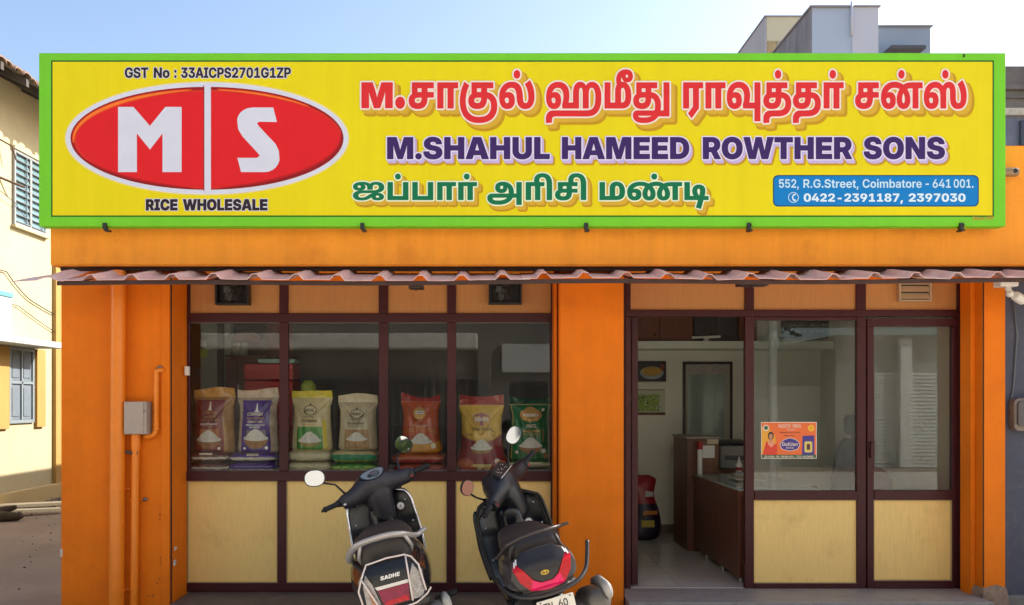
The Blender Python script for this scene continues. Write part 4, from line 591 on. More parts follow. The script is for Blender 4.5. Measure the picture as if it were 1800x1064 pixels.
# oval emblem with two white letters
def emblem():
    m=bpy.data.materials.new('oval_red_print'); m.use_nodes=True; N=m.node_tree.nodes; L=m.node_tree.links; p=N['Principled BSDF']; p.inputs['Roughness'].default_value=.35
    MATS['oval_red_print']=m
    # printed artwork: an orange crescent inside the upper left rim and a dark one inside the lower right rim (real ink on the sheet)
    cx,cy,rx,ry=364,-243.5,240,90.5
    mb=MB(); fn=SM(5)
    mb.poly(ell(364,-243.5,248.5,98.5,96),SM(4),0)
    mb.poly(ell(364,-243.5,250.5,100.5,96),SM(3.4),8)
    rings=[(1.0,0),(.975,1),(.955,2),(.93,3),(.90,4),(.86,5)]
    for i,(k,_) in enumerate(rings):
        # each inner oval is shifted a little to lower right, leaving crescents of the artwork's shades
        pass
    mb.poly(ell(cx,cy,rx,ry,96),SM(5),1)
    for i in range(6):
        t=i/5
        mb.poly(ell(cx+2.2+t*1.2,cy-1.6-t*.9,rx-3.6-t*7,ry-3.4-t*5.2,96),SM(5.4+i*.4),2+i)
    mb.poly([(359.5,-148),(371,-148),(371,-339.5),(359.5,-339.5)],SM(9),0)
    mb.poly([(357.8,-151),(359.6,-151),(359.6,-336),(357.8,-336)],SM(8.6),1)
    mb.poly([(208,-303),(208,-188.5),(235,-188.5),(264,-222),(291,-188.5),(319.5,-188.5),(319.5,-303),(286,-303),(286,-235),(264,-263.5),(241,-235),(241,-303)],SM(10),0)
    import itertools
    S=[(487,-215),(480.5,-189.5),(444,-189.5)]
    S+=[(444-27*math.sin(R(t)),-189.5-24+24*math.cos(R(t))) for t in range(20,100,16)]
    S+=[(419,-228),(427,-241),(452,-268),(457,-274),(452,-278),(417.5,-278),(424,-303),(466,-303)]
    S+=[(466+26*math.sin(R(t)),-277-26*math.cos(R(t))) for t in range(15,95,16)]
    S+=[(490.5,-266),(485,-254),(455,-222),(452,-217),(456,-214.5)]
    mb.poly(S,SM(10),0)
    cols=[WHT,ink('maroon_rim',150,20,20),ink('red_b',196,26,24),ink('red_c',220,60,34),ink('red_d',214,40,32),ink('red_e',216,32,32),ink('red_f',218,28,32),ink('red_g',219,26,33),ink('pale_gold_rim',232,214,120)]
    gp(mb.build('oval_emblem',cols,fix=False))
    # upper-left orange crescent
    mb=MB()
    def cres(a0,a1,wmax,layer,mi,inset):
        A=[];B=[]
        for i in range(41):
            t=i/40; a=R(a0+(a1-a0)*t); w_=wmax*math.sin(math.pi*t)**.6+.01
            A.append((cx+(rx-inset)*math.cos(a),cy+(ry-inset)*math.sin(a))); B.append((cx+(rx-inset-w_*1.1)*math.cos(a),cy+(ry-inset-w_)*math.sin(a)))
        mb.poly(A+B[::-1],SM(layer),mi)
    for i,(wm,ins) in enumerate(((9,3.2),(6.5,4.2),(3.6,5.4))):
        cres(96,186,wm,7.9+.3*i,i,ins); cres(40,86,wm*.55,7.9+.3*i,i,ins)
    for i,(wm,ins) in enumerate(((9,1.5),(5.5,1.0))): cres(-86,8,wm,7.9+.3*i,3+i,ins); cres(198,266,wm*.7,7.9+.3*i,3+i,ins)
    gp(mb.build('emblem_shading_print',[ink('orange_a',226,62,30),ink('orange_b',236,98,28),ink('orange_c',240,126,40),ink('dark_red_a',186,20,26),ink('dark_red_b',140,14,20)],fix=False))
emblem()
# blue address plate
mb=MB()
mb.poly(rrect(1358.5,1720.5,-363.5,-308,9),SM(4),1); mb.poly(rrect(1360.5,1718.5,-361.5,-310,8),SM(5),0)
for s,a,c in (('552,',1369,1404),('R.G.Street,',1412,1509),('Coimbatore',1516,1620),('-',1627,1632),('641',1639,1671),('001.',1676,1711)):
    gl=text_glyphs(s,'b'); A,B_,C,D_=bounds(gl)
    if s=='-': mb.poly([(1626.5,-325.5),(1632.5,-325.5),(1632.5,-323),(1626.5,-323)],SM(7),2); continue
    v,f=text_fill(fit(gl,a,c,330.5,315.5,728)); fn=SM(7); mb.add([fn(*p) for p in v],f,2)
for s,a,c in (('0422-2391187,',1412.5,1587),('2397030',1597,1697)):
    v,f=text_fill(fit(text_glyphs(s,'h',track=20),a,c,355,340.5,728)); fn=SM(7); mb.add([fn(*p) for p in v],f,3)
# telephone sign in a ring
mb.add(*[(lambda vf:([SM(7)(*p) for p in vf[0]],vf[1]))(fill2d([ell(1394.5,-347.5,9.3,9.3,32),ell(1394.5,-347.5,8.1,8.1,32)[::-1]]))][0],2)
hand=[]; 
for i in range(13):
    a=R(110+ i*140/12); hand.append((1397+5.2*math.cos(a),-347.5+6.2*math.sin(a)))
for i in range(13):
    a=R(250-i*140/12); hand.append((1397+2.8*math.cos(a),-347.5+4.0*math.sin(a)))
mb.poly(hand,SM(7.4),2); mb.poly(ell(1396.6,-342.6,2.3,1.7,12),SM(7.6),2); mb.poly(ell(1396.6,-352.4,2.3,1.7,12),SM(7.6),2)
gp(mb.build('address_plate',[ink('blue',0,124,196),ink('dark_blue',24,76,110),ink('ice',196,226,240),ink('ice_b',214,236,246)],fix=False))
mb=MB(); v,f=text_fill(fit(text_glyphs('Colours 1937','b'),1710,1746,387,380.5,728)); mb.add([SM(4)(*p) for p in v],f)
gp(mb.build('maker_lettering',ink('maker_red',206,120,50),fix=False))
# clamps, back frame and struts
for px in (185,637,1030,1316,1689):
    x0=PX(px,SD); z0=PZ(398,SD)
    m_=MB().box(x0-.014,x0+.014,SY-.016,SY+.02,z0-.022,z0+.022).box(x0-.006,x0+.026,SY-.012,SY+.05,z0-.034,z0-.022).cyl((x0+.012,SY-.022,z0+.004),(x0+.012,SY-.016,z0+.004),.006,8)
    gp(m_.build('clamp',BLACKP,bevel=.002))
m_=MB()
for i in range(6):
    x0=PX(120+i*320,SD); m_.box(x0-.02,x0+.02,SY+.102,SY+.14,2.70,3.88); m_.box(x0-.018,x0+.018,SY+.14,SY+.9,3.30,3.335); m_.tube([(x0,SY+.13,3.80),(x0,SY+.85,3.32)],.015,6)
gp(m_.build('support_frame',mat('grey_angle_iron',lin(90,90,92),.6,.6)))
gp(MB().box(PX(1694,SD)-.004,PX(1694,SD)+.004,SY-.008,SY,PZ(101,SD),PZ(96,SD)).build('screw',BLACKP))
# ---------------------------------------------------------------- awning of corrugated sheet
aw=thing('awning','dusty pink corrugated sheet awning under the orange beam','awning',(0,-.3,2.3))
a_i=Matrix.Translation((0,.3,-2.3))
def ap(o): o.parent=aw; o.matrix_parent_inverse=a_i; return o
SHEET=mat('dusty_red_sheet',lin(230,190,186),.55,var=.14,scale=3,stretch=(6,1.2,6),dirt=lin(246,236,228),dscale=5,damt=.8,bump=.1,bscale=60)
AX0=PX(100,6.0); PITCH=.282; 
def edge(x):                        # front edge height and reach: sheets lapped a little unevenly
    return 2.268+.012*(x+3.3)/7*1.6+.006*math.sin(x*2.1), -.50+.012*math.sin(x*1.7+1)
def prof(t):                        # trapezoid rib
    t=t%1
    for a,b_,h0,h1 in ((0,.60,0,0),(.60,.72,0,1),(.72,.84,1,1),(.84,.96,1,0),(.96,1.01,0,0)):
        if a<=t<b_: return h0+(h1-h0)*(t-a)/(b_-a)
    return 0
def sheet(x0,x1,lift,sd):
    rnd=random.Random(sd); vs=[];fs=[]; xs=[]; x=x0
    keys=(0,.2,.4,.60,.66,.72,.84,.90,.96)
    k0=int((x0-AX0)/PITCH)-1; xs=[x0]
    for k in range(k0,k0+60):
        for q in keys:
            xx=AX0+(k+q)*PITCH
            if x0+.004<xx<x1-.004: xs.append(xx)
    xs.append(x1); ny=7
    dents=[(rnd.uniform(x0,x1),rnd.uniform(0,1),rnd.uniform(-.008,.006)) for _ in range(14)]
    for xx in xs:
        ze,ye=edge(xx)
        for j in range(ny):
            t=j/(ny-1); y=ye+(.10-ye)*t; z=ze+(2.405-ze)*t+lift+.036*prof((xx-AX0)/PITCH)
            for dx_,dt,dz in dents: z+=dz*math.exp(-((xx-dx_)/.09)**2-((t-dt)/.3)**2)
            vs.append((xx,y+(rnd.uniform(-.006,.006) if j==0 else 0),z))
    for i in range(len(xs)-1):
        for j in range(ny-1): a=i*ny+j; fs.append((a,a+1,a+ny+1,a+ny))
    o=MB().add(vs,fs).build('roof_sheet',SHEET,fix=False)
    so_=o.modifiers.new('solid','SOLIDIFY'); so_.thickness=.0035; so_.offset=0
    return ap(o)
cuts=[PX(100,6.0),-1.95,-.85,.25,1.35,2.45,3.55,4.9]
for i in range(7): sheet(cuts[i],cuts[i+1]+.05,.0045*(i%2)+.001,i)
# bent loose strip at the left end
vs=[];
for i in range(9):
    t=i/8; xx=PX(100,6.0)+.04-.36*t; zc=2.268+.10*math.sin(t*1.2)*.15-.02*t**2
    wd=.40*(1-t)**.7+.006
    for j in range(5): vs.append((xx,-.50+wd*j/4,zc+.125*wd/.4*j/4+.03*prof(.5+t*.9)*(1-t)))
fs=[(i*5+j,i*5+j+1,i*5+j+6,i*5+j+5) for i in range(8) for j in range(4)]
o=ap(MB().add(vs,fs).build('bent_strip',SHEET,fix=False)); q=o.modifiers.new('solid','SOLIDIFY'); q.thickness=.003
PURL=mat('awning_angle_iron',lin(64,40,34),.6,.1,var=.2,scale=20)
mb=MB()
for i in range(20):
    xa=PX(106,6.08)+i*.43; xb=xa+.43; z0=edge(xa)[0]+.002; z1=edge(xb)[0]+.002
    mb.add([(xa,-.47,z0-.030),(xb,-.47,z1-.030),(xb,-.47,z1),(xa,-.47,z0),(xa,-.464,z0-.030),(xb,-.464,z1-.030),(xb,-.464,z1),(xa,-.464,z0)],[(0,1,2,3),(7,6,5,4),(0,4,5,1),(3,2,6,7)])
    mb.add([(xa,-.464,z0-.006),(xb,-.464,z1-.006),(xb,-.42,z1-.006),(xa,-.42,z0-.006),(xa,-.464,z0-.001),(xb,-.464,z1-.001),(xb,-.42,z1-.001),(xa,-.42,z0-.001)],[(0,3,2,1),(4,5,6,7),(3,7,6,2)])
ap(mb.build('edge_angle',PURL))
for i in range(8):
    xx=-2.9+i*.98; ze,_=edge(xx); ap(MB().tube([(xx,-.45,ze-.01),(xx,-.02,ze+.085)],.014,6).build('bracket',PURL))
ap(boxes('flashing',[(PX(106,6.4),4.9,-.10,-.07,2.398,2.4245)],mat('dark_flashing',lin(46,28,22),.8),bevel=0))  # dark strip standing for the shadow between beam and sheet
for px,py,wd in ((732,506,.05),(1322,501,.10)):
    x0=PX(px,6.1); z=PZ(py,6.1); ap(MB().box(x0-wd,x0+wd,-.45,-.34,z-.008,z+.014).box(x0-.012,x0+.006,-.43,-.41,z-.024,z-.006).build('bracket_plate',PURL,bevel=.002))

# ---------------------------------------------------------------- pipes, boxes and cameras on the front
def one(o,label,cat,group=None): return tag(o,label,cat,group)
def elbow(c,a,b_,r,n=6):
    """points of a rounded corner at c between directions a and b"""
    c,a,b_=Vector(c),Vector(a).normalized(),Vector(b_).normalized(); out=[]
    for i in range(n+1):
        t=i/n; p0=c+a*r; p2=c+b_*r; out.append(p0*(1-t)**2+c*2*t*(1-t)+p2*t*t)
    return out
GREYM=mat('grey_clip',lin(120,110,100),.5,.5)
px0=PX(203.5,6.4)
t=thing('drainpipe','wide orange drainpipe from the awning down the left pillar','pipe',(px0,-.06,-.12))
def cp(root,o): o.parent=root; o.matrix_parent_inverse=Matrix.Translation(-root.location); return o
m_=MB().tube([(px0+.012,-.078,2.40),(px0+.006,-.078,1.6),(px0,-.078,.5),(px0-.004,-.078,-.10)],[.052,.052,.054,.054],20)
cp(t,m_.build('pipe',PIPE_O,smooth=True,angle=50))
for py in (861,1040): 
    z=PZ(py,6.4); cp(t,MB().tube([(px0-.0,-.078,z-.009),(px0,-.078,z+.009)],.0575,20).box(px0+.045,px0+.078,-.045,-.0,z-.004,z+.008).build('clip',PIPE_O,smooth=False))
px1=PX(232,6.4)
t=thing('conduit_pipe','thin orange conduit dropping from the grey box, clipped beside the drainpipe','pipe',(px1,-.03,-.12))
z1=PZ(770,6.4)
cp(t,MB().tube([(px1+.008,-.050,z1+.04),(px1+.006,-.050,z1-.1),(px1,-.050,.5),(px1-.006,-.050,-.11)],.0285,16).tube([(px1+.008,-.050,z1+.03),(px1+.007,-.050,z1-.09)],.034,16).build('pipe',PIPE_O,smooth=True,angle=50))
for py,side in ((880,1),):
    z=PZ(py,6.4); cp(t,MB().tube([(px1,-.050,z-.006),(px1,-.050,z+.006)],.031,16).box(px1+.03,px1+.05,-.022,-.01,z-.006,z+.006).build('clip',PIPE_O)); cp(t,MB().sphere((px1+.062,-.016,z),(.018,.014,.016)).build('clip_nut',GREYM,smooth=True))
z=PZ(797,6.4); cp(t,MB().tube([(px1-.13,-.045,z+.0),(px1-.09,-.062,z+.008),(px1-.03,-.066,z+.004),(px1+.02,-.064,z-.004)],[.004,.008,.012,.009],8).box(px1-.02,px1+.028,-.072,-.062,z-.014,z+.012).build('wire_tie',mat('black_tape',lin(70,66,64),.5),smooth=True))
px2=PX(269,6.4)
t=thing('vent_pipe','short bent orange pipe curving from the wall into the grey box','pipe',(px2,-.03,PZ(770,6.4)))
zt,zb=PZ(650,6.4),PZ(768,6.4)
pts=[(px2+.045,.0,zt),(px2+.03,-.02,zt)]+[(px2+.004,-.050,zt-.01)]+[(px2,-.036,zt-.05)]+[(px2-.004,-.036,zb+.05)]+elbow((px2-.006,-.036,zb),(0,0,1),(-1,0,0),.05)+[(px2-.085,-.036,zb-.002)]
cp(t,MB().tube(pts,.020,14).build('pipe',PIPE_O,smooth=True))
for z in (zt-.045,zt-.15,zb+.09,zb+.055): cp(t,MB().tube([(px2-.002,-.036,z-.008),(px2-.002,-.036,z+.008)],.0225,14).build('collar',PIPE_O))
rnd=random.Random(3); cp(t,MB().sphere((px2+.018,-.012,zt+.004),(.032,.022,.03),10,7).build('cement_plug',PATCH,smooth=True))
bx,bz0,bz1=PX(234,6.35),PZ(764,6.38),PZ(706,6.38)
t=thing('junction_box','grey wall box on the left pillar with the orange pipes below','box',(bx,-.001,bz0))
GB=mat('grey_box_paint',lin(172,156,142),.5,var=.06,scale=9,dirt=lin(120,90,64),dscale=14,damt=.4)
cp(t,boxes('box',[(PX(214,6.35),PX(254,6.35),-.112,-.002,bz0,bz1)],GB,bevel=.006))
cp(t,boxes('lid',[(PX(214.6,6.35),PX(249,6.35),-.119,-.1125,bz0+.004,bz1-.003)],GB,bevel=.003)); cp(t,MB().cyl((PX(250,6.35),-.119,(bz0+bz1)/2+.05),(PX(250,6.35),-.112,(bz0+bz1)/2+.05),.006,8).build('screw',GREYM))
one(boxes('door_sensor',[(PX(316,6.6),PX(331,6.7),.20,.24,PZ(660,6.7),PZ(644,6.7))],WHITEP,bevel=.004),'small white plastic box on the pillar edge beside the first display window','sensor box')
# exhaust fans
FANB=mat('fan_black',(.008,.008,.009),.45)
def fan(px,py0,py1,px0_,px1_,label):
    x0,x1=PX(px0_,WD-.03),PX(px1_,WD-.03); z0,z1=PZ(py1,WD-.03),PZ(py0,WD-.03); cx,cz=(x0+x1)/2,(z0+z1)/2; hw=min(x1-x0,z1-z0)/2*.97
    t=thing('exhaust_fan',label,'fan',(cx,WY,cz),'exhaust fans in the top panels')
    y0=WY-.05
    m_=MB()
    for (a,c,d,e) in ((x0,x0+.016,z0,z1),(x1-.016,x1,z0,z1),(x0+.016,x1-.016,z0,z0+.016),(x0+.016,x1-.016,z1-.016,z1)): m_.box(a,c,y0,WY+.025,d,e)
    m_.box(x0+.016,x1-.016,WY+.012,WY+.02,z0+.016,z1-.016)
    cp(t,m_.build('housing',FANB,bevel=.002))
    m_=MB()
    for k in range(5):
        a=2*math.pi*k/5+.3
        pts=[(.02,-.02),(.05,-.045),(.1,-.03),(.1,.035),(.05,.03),(.02,.015)]; k2=hw/.13
        m_.prism([(q[0]*k2,q[1]*k2) for q in pts],lambda u,v,d,a=a:(cx+u*math.cos(a)-v*math.sin(a),y0+.03+d+v*.25,cz+u*math.sin(a)+v*math.cos(a)),.003)
    m_.cyl((cx,y0+.01,cz),(cx,y0+.05,cz),.025*hw/.13,14)
    cp(t,m_.build('blades',mat('fan_blade',(.03,.028,.027),.35)))
    m_=MB()
    for r0 in (.35,.65,.95): m_.tube([(cx+hw*r0*math.cos(2*math.pi*i/24),y0+.003,cz+hw*r0*math.sin(2*math.pi*i/24)) for i in range(25)],.0022,5,False)
    for k in range(4):
        a=math.pi/4+k*math.pi/2; m_.tube([(cx,y0+.003,cz),(cx+hw*1.1*math.cos(a),y0+.003,cz+hw*1.1*math.sin(a))],.0025,5)
    cp(t,m_.build('guard',FANB)); return t
fan(0,490,536,379,438,'black square exhaust fan above the maroon and purple rice bags')
fan(0,490,535,859,917,'black square exhaust fan above the yellow and green rice bags')
x0,x1,z0,z1=PX(1579,WD),PX(1636,WD),PZ(530,WD),PZ(488,WD)
t=thing('louvre_vent','cream slatted vent high in the panel above the closed door','vent',((x0+x1)/2,WY,z0))
VC=mat('vent_cream',lin(188,166,134),.5)
m_=MB()
for q in ((x0,x0+.014,z0,z1),(x1-.014,x1,z0,z1),(x0+.014,x1-.014,z0,z0+.012),(x0+.014,x1-.014,z1-.012,z1)): m_.box(q[0],q[1],WY-.02,WY+.026,q[2],q[3])
cp(t,m_.build('frame',VC,bevel=.003))
cp(t,boxes('vent_back',[(x0+.014,x1-.014,WY+.012,WY+.02,z0+.012,z1-.012)],mat('vent_dark',(.03,.02,.015),.8),bevel=0))
for k in range(3):
    zc=z0+.02+k*.055; m_=MB().add([(x0+.015,WY-.016,zc),(x1-.015,WY-.016,zc),(x1-.015,WY+.008,zc+.046),(x0+.015,WY+.008,zc+.046),(x0+.015,WY-.013,zc-.002),(x1-.015,WY-.013,zc-.002),(x1-.015,WY+.011,zc+.044),(x0+.015,WY+.011,zc+.044)],[(0,1,2,3),(7,6,5,4),(0,4,5,1),(2,6,7,3)])
    cp(t,m_.build('slat',VC))
# CCTV under the awning, right
D0=6.33; cx,cz=PX(1771,D0),PZ(497,D0)
t=thing('security_camera','white security camera hanging from its bracket under the right end of the awning','camera',(cx,-.1,cz))
cp(t,boxes('mount_box',[(cx-.065,cx+.065,-.2,-.10,cz-.03,cz+.035)],WHITEP,bevel=.008))
cp(t,MB().cyl((cx+.0,-.17,cz-.03),(cx+.01,-.18,cz-.075),.02,14).sphere((cx+.012,-.18,cz-.08),.028).build('joint',WHITEP,smooth=True,angle=40))
hd=MB(); hd.M=Matrix.Translation((cx+.035,-.2,cz-.095))@Euler((R(-20),R(18),R(30))).to_matrix().to_4x4()
hd.lathe([(.026,-.0),(.034,.01),(.036,.05),(.034,.10),(.030,.105)],(0,0,0),'x',18); cp(t,hd.build('camera_head',WHITEP,smooth=True,angle=35))
hd2=MB(); hd2.M=hd.M; hd2.lathe([(.031,.1055),(.030,.116),(.018,.112),(.012,.108)],(0,0,0),'x',18); cp(t,hd2.build('lens',BLACKP,smooth=True))
# camera on the beam by the sign
D0=6.2; cx,cz=PX(1782,D0),PZ(299,D0)
t=thing('bullet_camera','small brown tube camera on the orange beam past the right end of the sign','camera',(cx,-.16,cz))
BR=mat('bronze_plastic',lin(150,120,92),.3,.3)
cp(t,MB().lathe([(.020,-.06),(.030,-.05),(.033,-.01),(.033,.05),(.028,.062)],(cx,-.24,cz+.0),'x',20).build('camera_body',BR,smooth=True,angle=35))
cp(t,MB().cyl((cx-.01,-.22,cz),(cx-.02,-.158,cz-.004),.012,10).build('bracket',BR,smooth=True))
cp(t,MB().sphere((cx+.03,-.272,cz+.002),(.017,.006,.018)).build('lens',mat('dark_glass',(.01,.012,.015),.08)))
# electric meter on the neighbour wall
D0=6.55; cx,cz=PX(1801,D0),PZ(729,D0)
t=thing('electric_meter','weathered round-cornered electric meter box on the dark grey wall','meter',(cx,.1,cz-.12))
MT=mat('meter_case',lin(128,116,104),.5,var=.2,scale=12,dirt=lin(70,56,46),dscale=10,damt=.6)
cp(t,MB().prism(rrect(cx-.095,cx+.095,cz-.12,cz+.12,.04),lambda u,v,d:(u,.092-d,v),.075).build('case',MT,bevel=.008))
cp(t,MB().prism(rrect(cx-.078,cx+.08,cz-.085,cz+.10,.03),lambda u,v,d:(u,.0168-d,v),.022).build('cover',mat('smoky_cover',lin(92,88,88),.18),bevel=.006))
cp(t,boxes('dial',[(cx-.02,cx+.05,-.0085,-.0052,cz+.02,cz+.06)],WHITEP,bevel=.002))
cb_=MB().tube([(PX(1790,6.5),.08,2.3),(PX(1793,6.55),.088,1.95),(PX(1786,6.58),.09,1.75),(PX(1780,6.6),.092,1.55),(PX(1777,6.6),.092,1.48),(cx-.08,.08,cz+.1)],.006,8)
one(cb_.build('cable',mat('grey_cable',lin(96,100,108),.5),smooth=True),'thin grey cable running down the dark wall to the electric meter','cable')
# ---------------------------------------------------------------- inside the office
cx0,cx1,cy0,cy1=2.0,2.655,.47,2.0; TOP=.742
t=thing('shop_counter','dark wood counter with a glass top and a raised end, just inside the doorway','counter',(2.3,1.3,0))
cp(t,boxes('front_panel',[(cx0,cx0+.02,cy0,cy1,.05,TOP-.032),(cx0+.02,cx1-.02,cy0,cy0+.02,.05,TOP-.032)],WOOD,bevel=.002))
cp(t,boxes('edge_trim',[(cx0-.012,cx0-.001,cy0-.012,cy1,TOP-.05,TOP-.006),(cx0-.011,cx1,cy0-.013,cy0-.001,TOP-.05,TOP-.006),(cx0-.006,cx0+.018,cy0-.012,cy0-.001,.05,TOP-.051)],mat('brown_edge_wood',lin(104,58,38),.4,var=.2,scale=14),bevel=.002))
cp(t,boxes('glass_top',[(cx0-.006,cx1,cy0-.006,cy1,TOP-.005,TOP+.006)],mat('green_glass_top',lin(176,196,184),.06),bevel=.002))
cp(t,boxes('tall_end',[(cx0-.06,cx0+.25,cy1+.002,cy1+.62,.0,1.085)],WOOD,bevel=.003))
cp(t,boxes('pigeon_hole',[(cx0+.02,cx0+.235,cy1-.012,cy1,TOP+.02,1.06)],mat('mid_brown_wood',lin(112,72,48),.45,var=.25,scale=14),bevel=.002))
cp(t,boxes('tall_end_top',[(cx0-.075,cx0+.26,cy1-.005,cy1+.63,1.086,1.105)],mat('grey_laminate',lin(140,132,120),.4),bevel=.002))
for y in (.52,1.05,1.6): cp(t,MB().cyl((cx0+.03,y,.0),(cx0+.03,y,.05),.016,12).build('leg',STEEL,smooth=True,angle=40))
one(MB().box(cx0+.07,cx0+.20,cy1-.018,cy1-.0125,.90,1.02).build('notice_paper',mat('paper',lin(214,214,210),.7)),'white paper notice taped to the tall end of the counter','paper')
one(MB().box(cx0+.13,cx0+.235,cy1-.016,cy1-.0125,1.035,1.08).build('price_tag',mat('beige_paper',lin(190,176,150),.7)),'small beige tag at the top of the tall counter end','tag')
t=thing('paper_roll','white paper roll with a red cap standing on the counter','roll',(cx0+.045,1.9,TOP+.006))
cp(t,MB().cyl((cx0+.045,1.93,TOP+.007),(cx0+.045,1.93,.99),.024,16).build('roll',mat('paper',lin(214,214,210),.7),smooth=True,angle=40))
cp(t,MB().lathe([(.027,.985),(.027,1.055),(.02,1.06)],(cx0+.045,1.93,0),'z',16).build('cap',mat('red_plastic',lin(150,24,30),.35),smooth=True,angle=40))
def papers(cx,cy,n,s,label,seed):
    rnd=random.Random(seed); m_=MB(); z=TOP+.007
    for i in range(n):
        a=rnd.uniform(-.3,.3); w_,h_=s*rnd.uniform(.8,1),s*1.35*rnd.uniform(.8,1); th=rnd.uniform(.003,.009); dx,dy=rnd.uniform(-.03,.03),rnd.uniform(-.03,.03)
        m_.M=Matrix.Translation((cx+dx,cy+dy,0))@Matrix.Rotation(a,4,'Z'); m_.box(-w_/2,w_/2,-h_/2,h_/2,z,z+th,i%2); z+=th+.0006
    return one(m_.build('paper_stack',[mat('paper',lin(214,214,210),.7),mat('manila_paper',lin(196,180,150),.7)]),label,'papers')
papers(2.30,1.30,4,.24,'loose stack of papers on the counter beside the open doorway',5)
papers(2.42,1.66,5,.2,'thicker pile of books and papers near the raised counter end',8)
t=thing('glue_bottle','small white nozzle bottle with a red band on the counter','bottle',(2.38,1.72,TOP+.04))
cp(t,MB().lathe([(.028,TOP+.045),(.03,TOP+.06),(.03,TOP+.115),(.014,TOP+.13),(.005,TOP+.185),(.002,TOP+.19)],(2.36,1.72,0)).build('bottle',WHITEP,smooth=True))
cp(t,MB().lathe([(.0312,TOP+.06),(.0312,TOP+.09)],(2.36,1.72,0),cap=False).build('band',mat('red_plastic',lin(150,24,30),.35)))
# printer on a stand beyond the counter
t=thing('printer','grey printer with a black lid behind the counter','printer',(2.6,2.6,.8))
px_=PX(1284,9.0)
cp(t,boxes('stand',[(px_-.16,px_+.2,2.35,2.75,.0,.76)],WOOD,bevel=.004))
cp(t,boxes('body',[(px_-.14,px_+.16,2.38,2.72,.762,1.0)],mat('printer_grey',lin(150,150,146),.5),bevel=.02,segs=3))
cp(t,boxes('lid',[(px_-.15,px_+.17,2.37,2.73,1.002,1.05)],mat('printer_black',(.02,.012,.012),.3),bevel=.015,segs=3))
cp(t,boxes('paper_tray',[(px_-.09,px_+.11,2.345,2.379,.86,.90)],mat('tray_grey',lin(90,92,92),.5),bevel=.008))
# framed glass partition on the back wall
D0=CAMD+BY-.03
def frame(name,label,cat,a,c,d,e,wd,m_f,inner,depth=.03):
    x0,x1,z0,z1=PX(a,D0),PX(c,D0),PZ(e,D0),PZ(d,D0)
    t=thing(name,label,cat,((x0+x1)/2,BY-.02,z0))
    y0,y1=BY-depth,BY-.001
    m_=MB()
    for q in ((x0,x0+wd,z0,z1),(x1-wd,x1,z0,z1),(x0+wd,x1-wd,z0,z0+wd),(x0+wd,x1-wd,z1-wd,z1)): m_.box(q[0],q[1],y0,y1,q[2],q[3])
    cp(t,m_.build('frame',m_f,bevel=.003)); inner(t,x0+wd,x1-wd,z0+wd,z1-wd,y0+.012); return t
DKF=mat('dark_frame_wood',(.022,.010,.008),.35)
def food(t,x0,x1,z0,z1,y):
    m_=MB().box(x0,x1,y,y+.004,z0,z1,0); w_,h_=x1-x0,z1-z0
    m_.poly(ell(x0+w_*.55,z0+h_*.42,w_*.42,h_*.36),lambda u,v:(u,y-.001,v),1); m_.poly(ell(x0+w_*.55,z0+h_*.5,w_*.36,h_*.26),lambda u,v:(u,y-.002,v),2)
    m_.poly(ell(x0+w_*.92,z0+h_*.75,w_*.08,h_*.2),lambda u,v:(u,y-.002,v),3)
    cp(t,m_.build('picture',[mat('photo_dark',(.012,.010,.012),.3),mat('photo_plate',lin(150,160,160),.3),mat('photo_rice',lin(186,140,30),.4,var=.5,scale=60),mat('photo_red',lin(130,50,20),.4)]))
frame('framed_picture','dark framed photo of yellow rice on the wall inside the doorway','picture',1116,1171,635,671,.016,DKF,food)
x0,x1,z0,z1=PX(1116,D0),PX(1170,D0),PZ(730,D0),PZ(684,D0)
t=thing('wall_calendar','pale calendar with a green leafy picture below the framed photo','calendar',(x0,BY-.01,z0))
m_=MB().box(x0,x1,BY-.008,BY-.002,z0,z1,0).box(x0,x1-.07,BY-.0095,BY-.0081,z0+.04,z1-.06,1).box(x0,x1,BY-.0095,BY-.0081,z0,z0+.03,2)
rnd=random.Random(2)
for i in range(70):
    u=rnd.uniform(x0,x1-.06); v=rnd.uniform(z0+.05,z1-.07); r0=rnd.uniform(.006,.014); m_.poly(ell(u,v,r0,r0*.7,7),lambda a,c,i=i:(a,BY-.0098-.00006*i,c),3+i%3)
cp(t,m_.build('sheet',[mat('calendar_paper',lin(204,206,180),.6),mat('calendar_green',lin(150,170,80),.6),mat('calendar_brown',lin(110,64,50),.6),mat('leaf_a',lin(60,90,50),.6),mat('leaf_b',lin(196,206,170),.6),mat('leaf_c',lin(120,150,60),.6)]))
cp(t,MB().box(x0+.03,x1-.004,BY-.012,BY-.0082,z1-.012,z1-.006).build('hanger',BLACKP))
def pane(t,x0,x1,z0,z1,y):
    cp(t,boxes('mount',[(x0,x0+.03,y+.001,y+.01,z0,z1),(x1-.06,x1,y+.001,y+.01,z0,z1),(x0+.03,x1-.06,y+.001,y+.01,z1-.02,z1)],mat('grey_mount',lin(176,172,158),.6),bevel=0))
    cp(t,MB().box(x0+.03,x1-.06,y+.0005,y+.006,z0,z1-.02).build('pane',mat('frosted_glass',lin(150,164,156),.08,spec=.8)))
    m_=MB().box(x0+.035,x1-.063,y-.003,y,z1-.11,z1-.024)
    cp(t,m_.build('patterned_strip',mat('patterned_strip',lin(176,166,160),.5,var=.4,scale=50)))
    cp(t,MB().box(x0+.31,x0+.313,y-.003,y,z0,z1-.115).build('pane_joint',mat('joint_grey',lin(120,128,120),.5)))
frame('framed_glass_panel','tall glass panel in a dark frame on the back wall above the counter','glass panel',1201,1288,636,800,.028,DKF,pane)
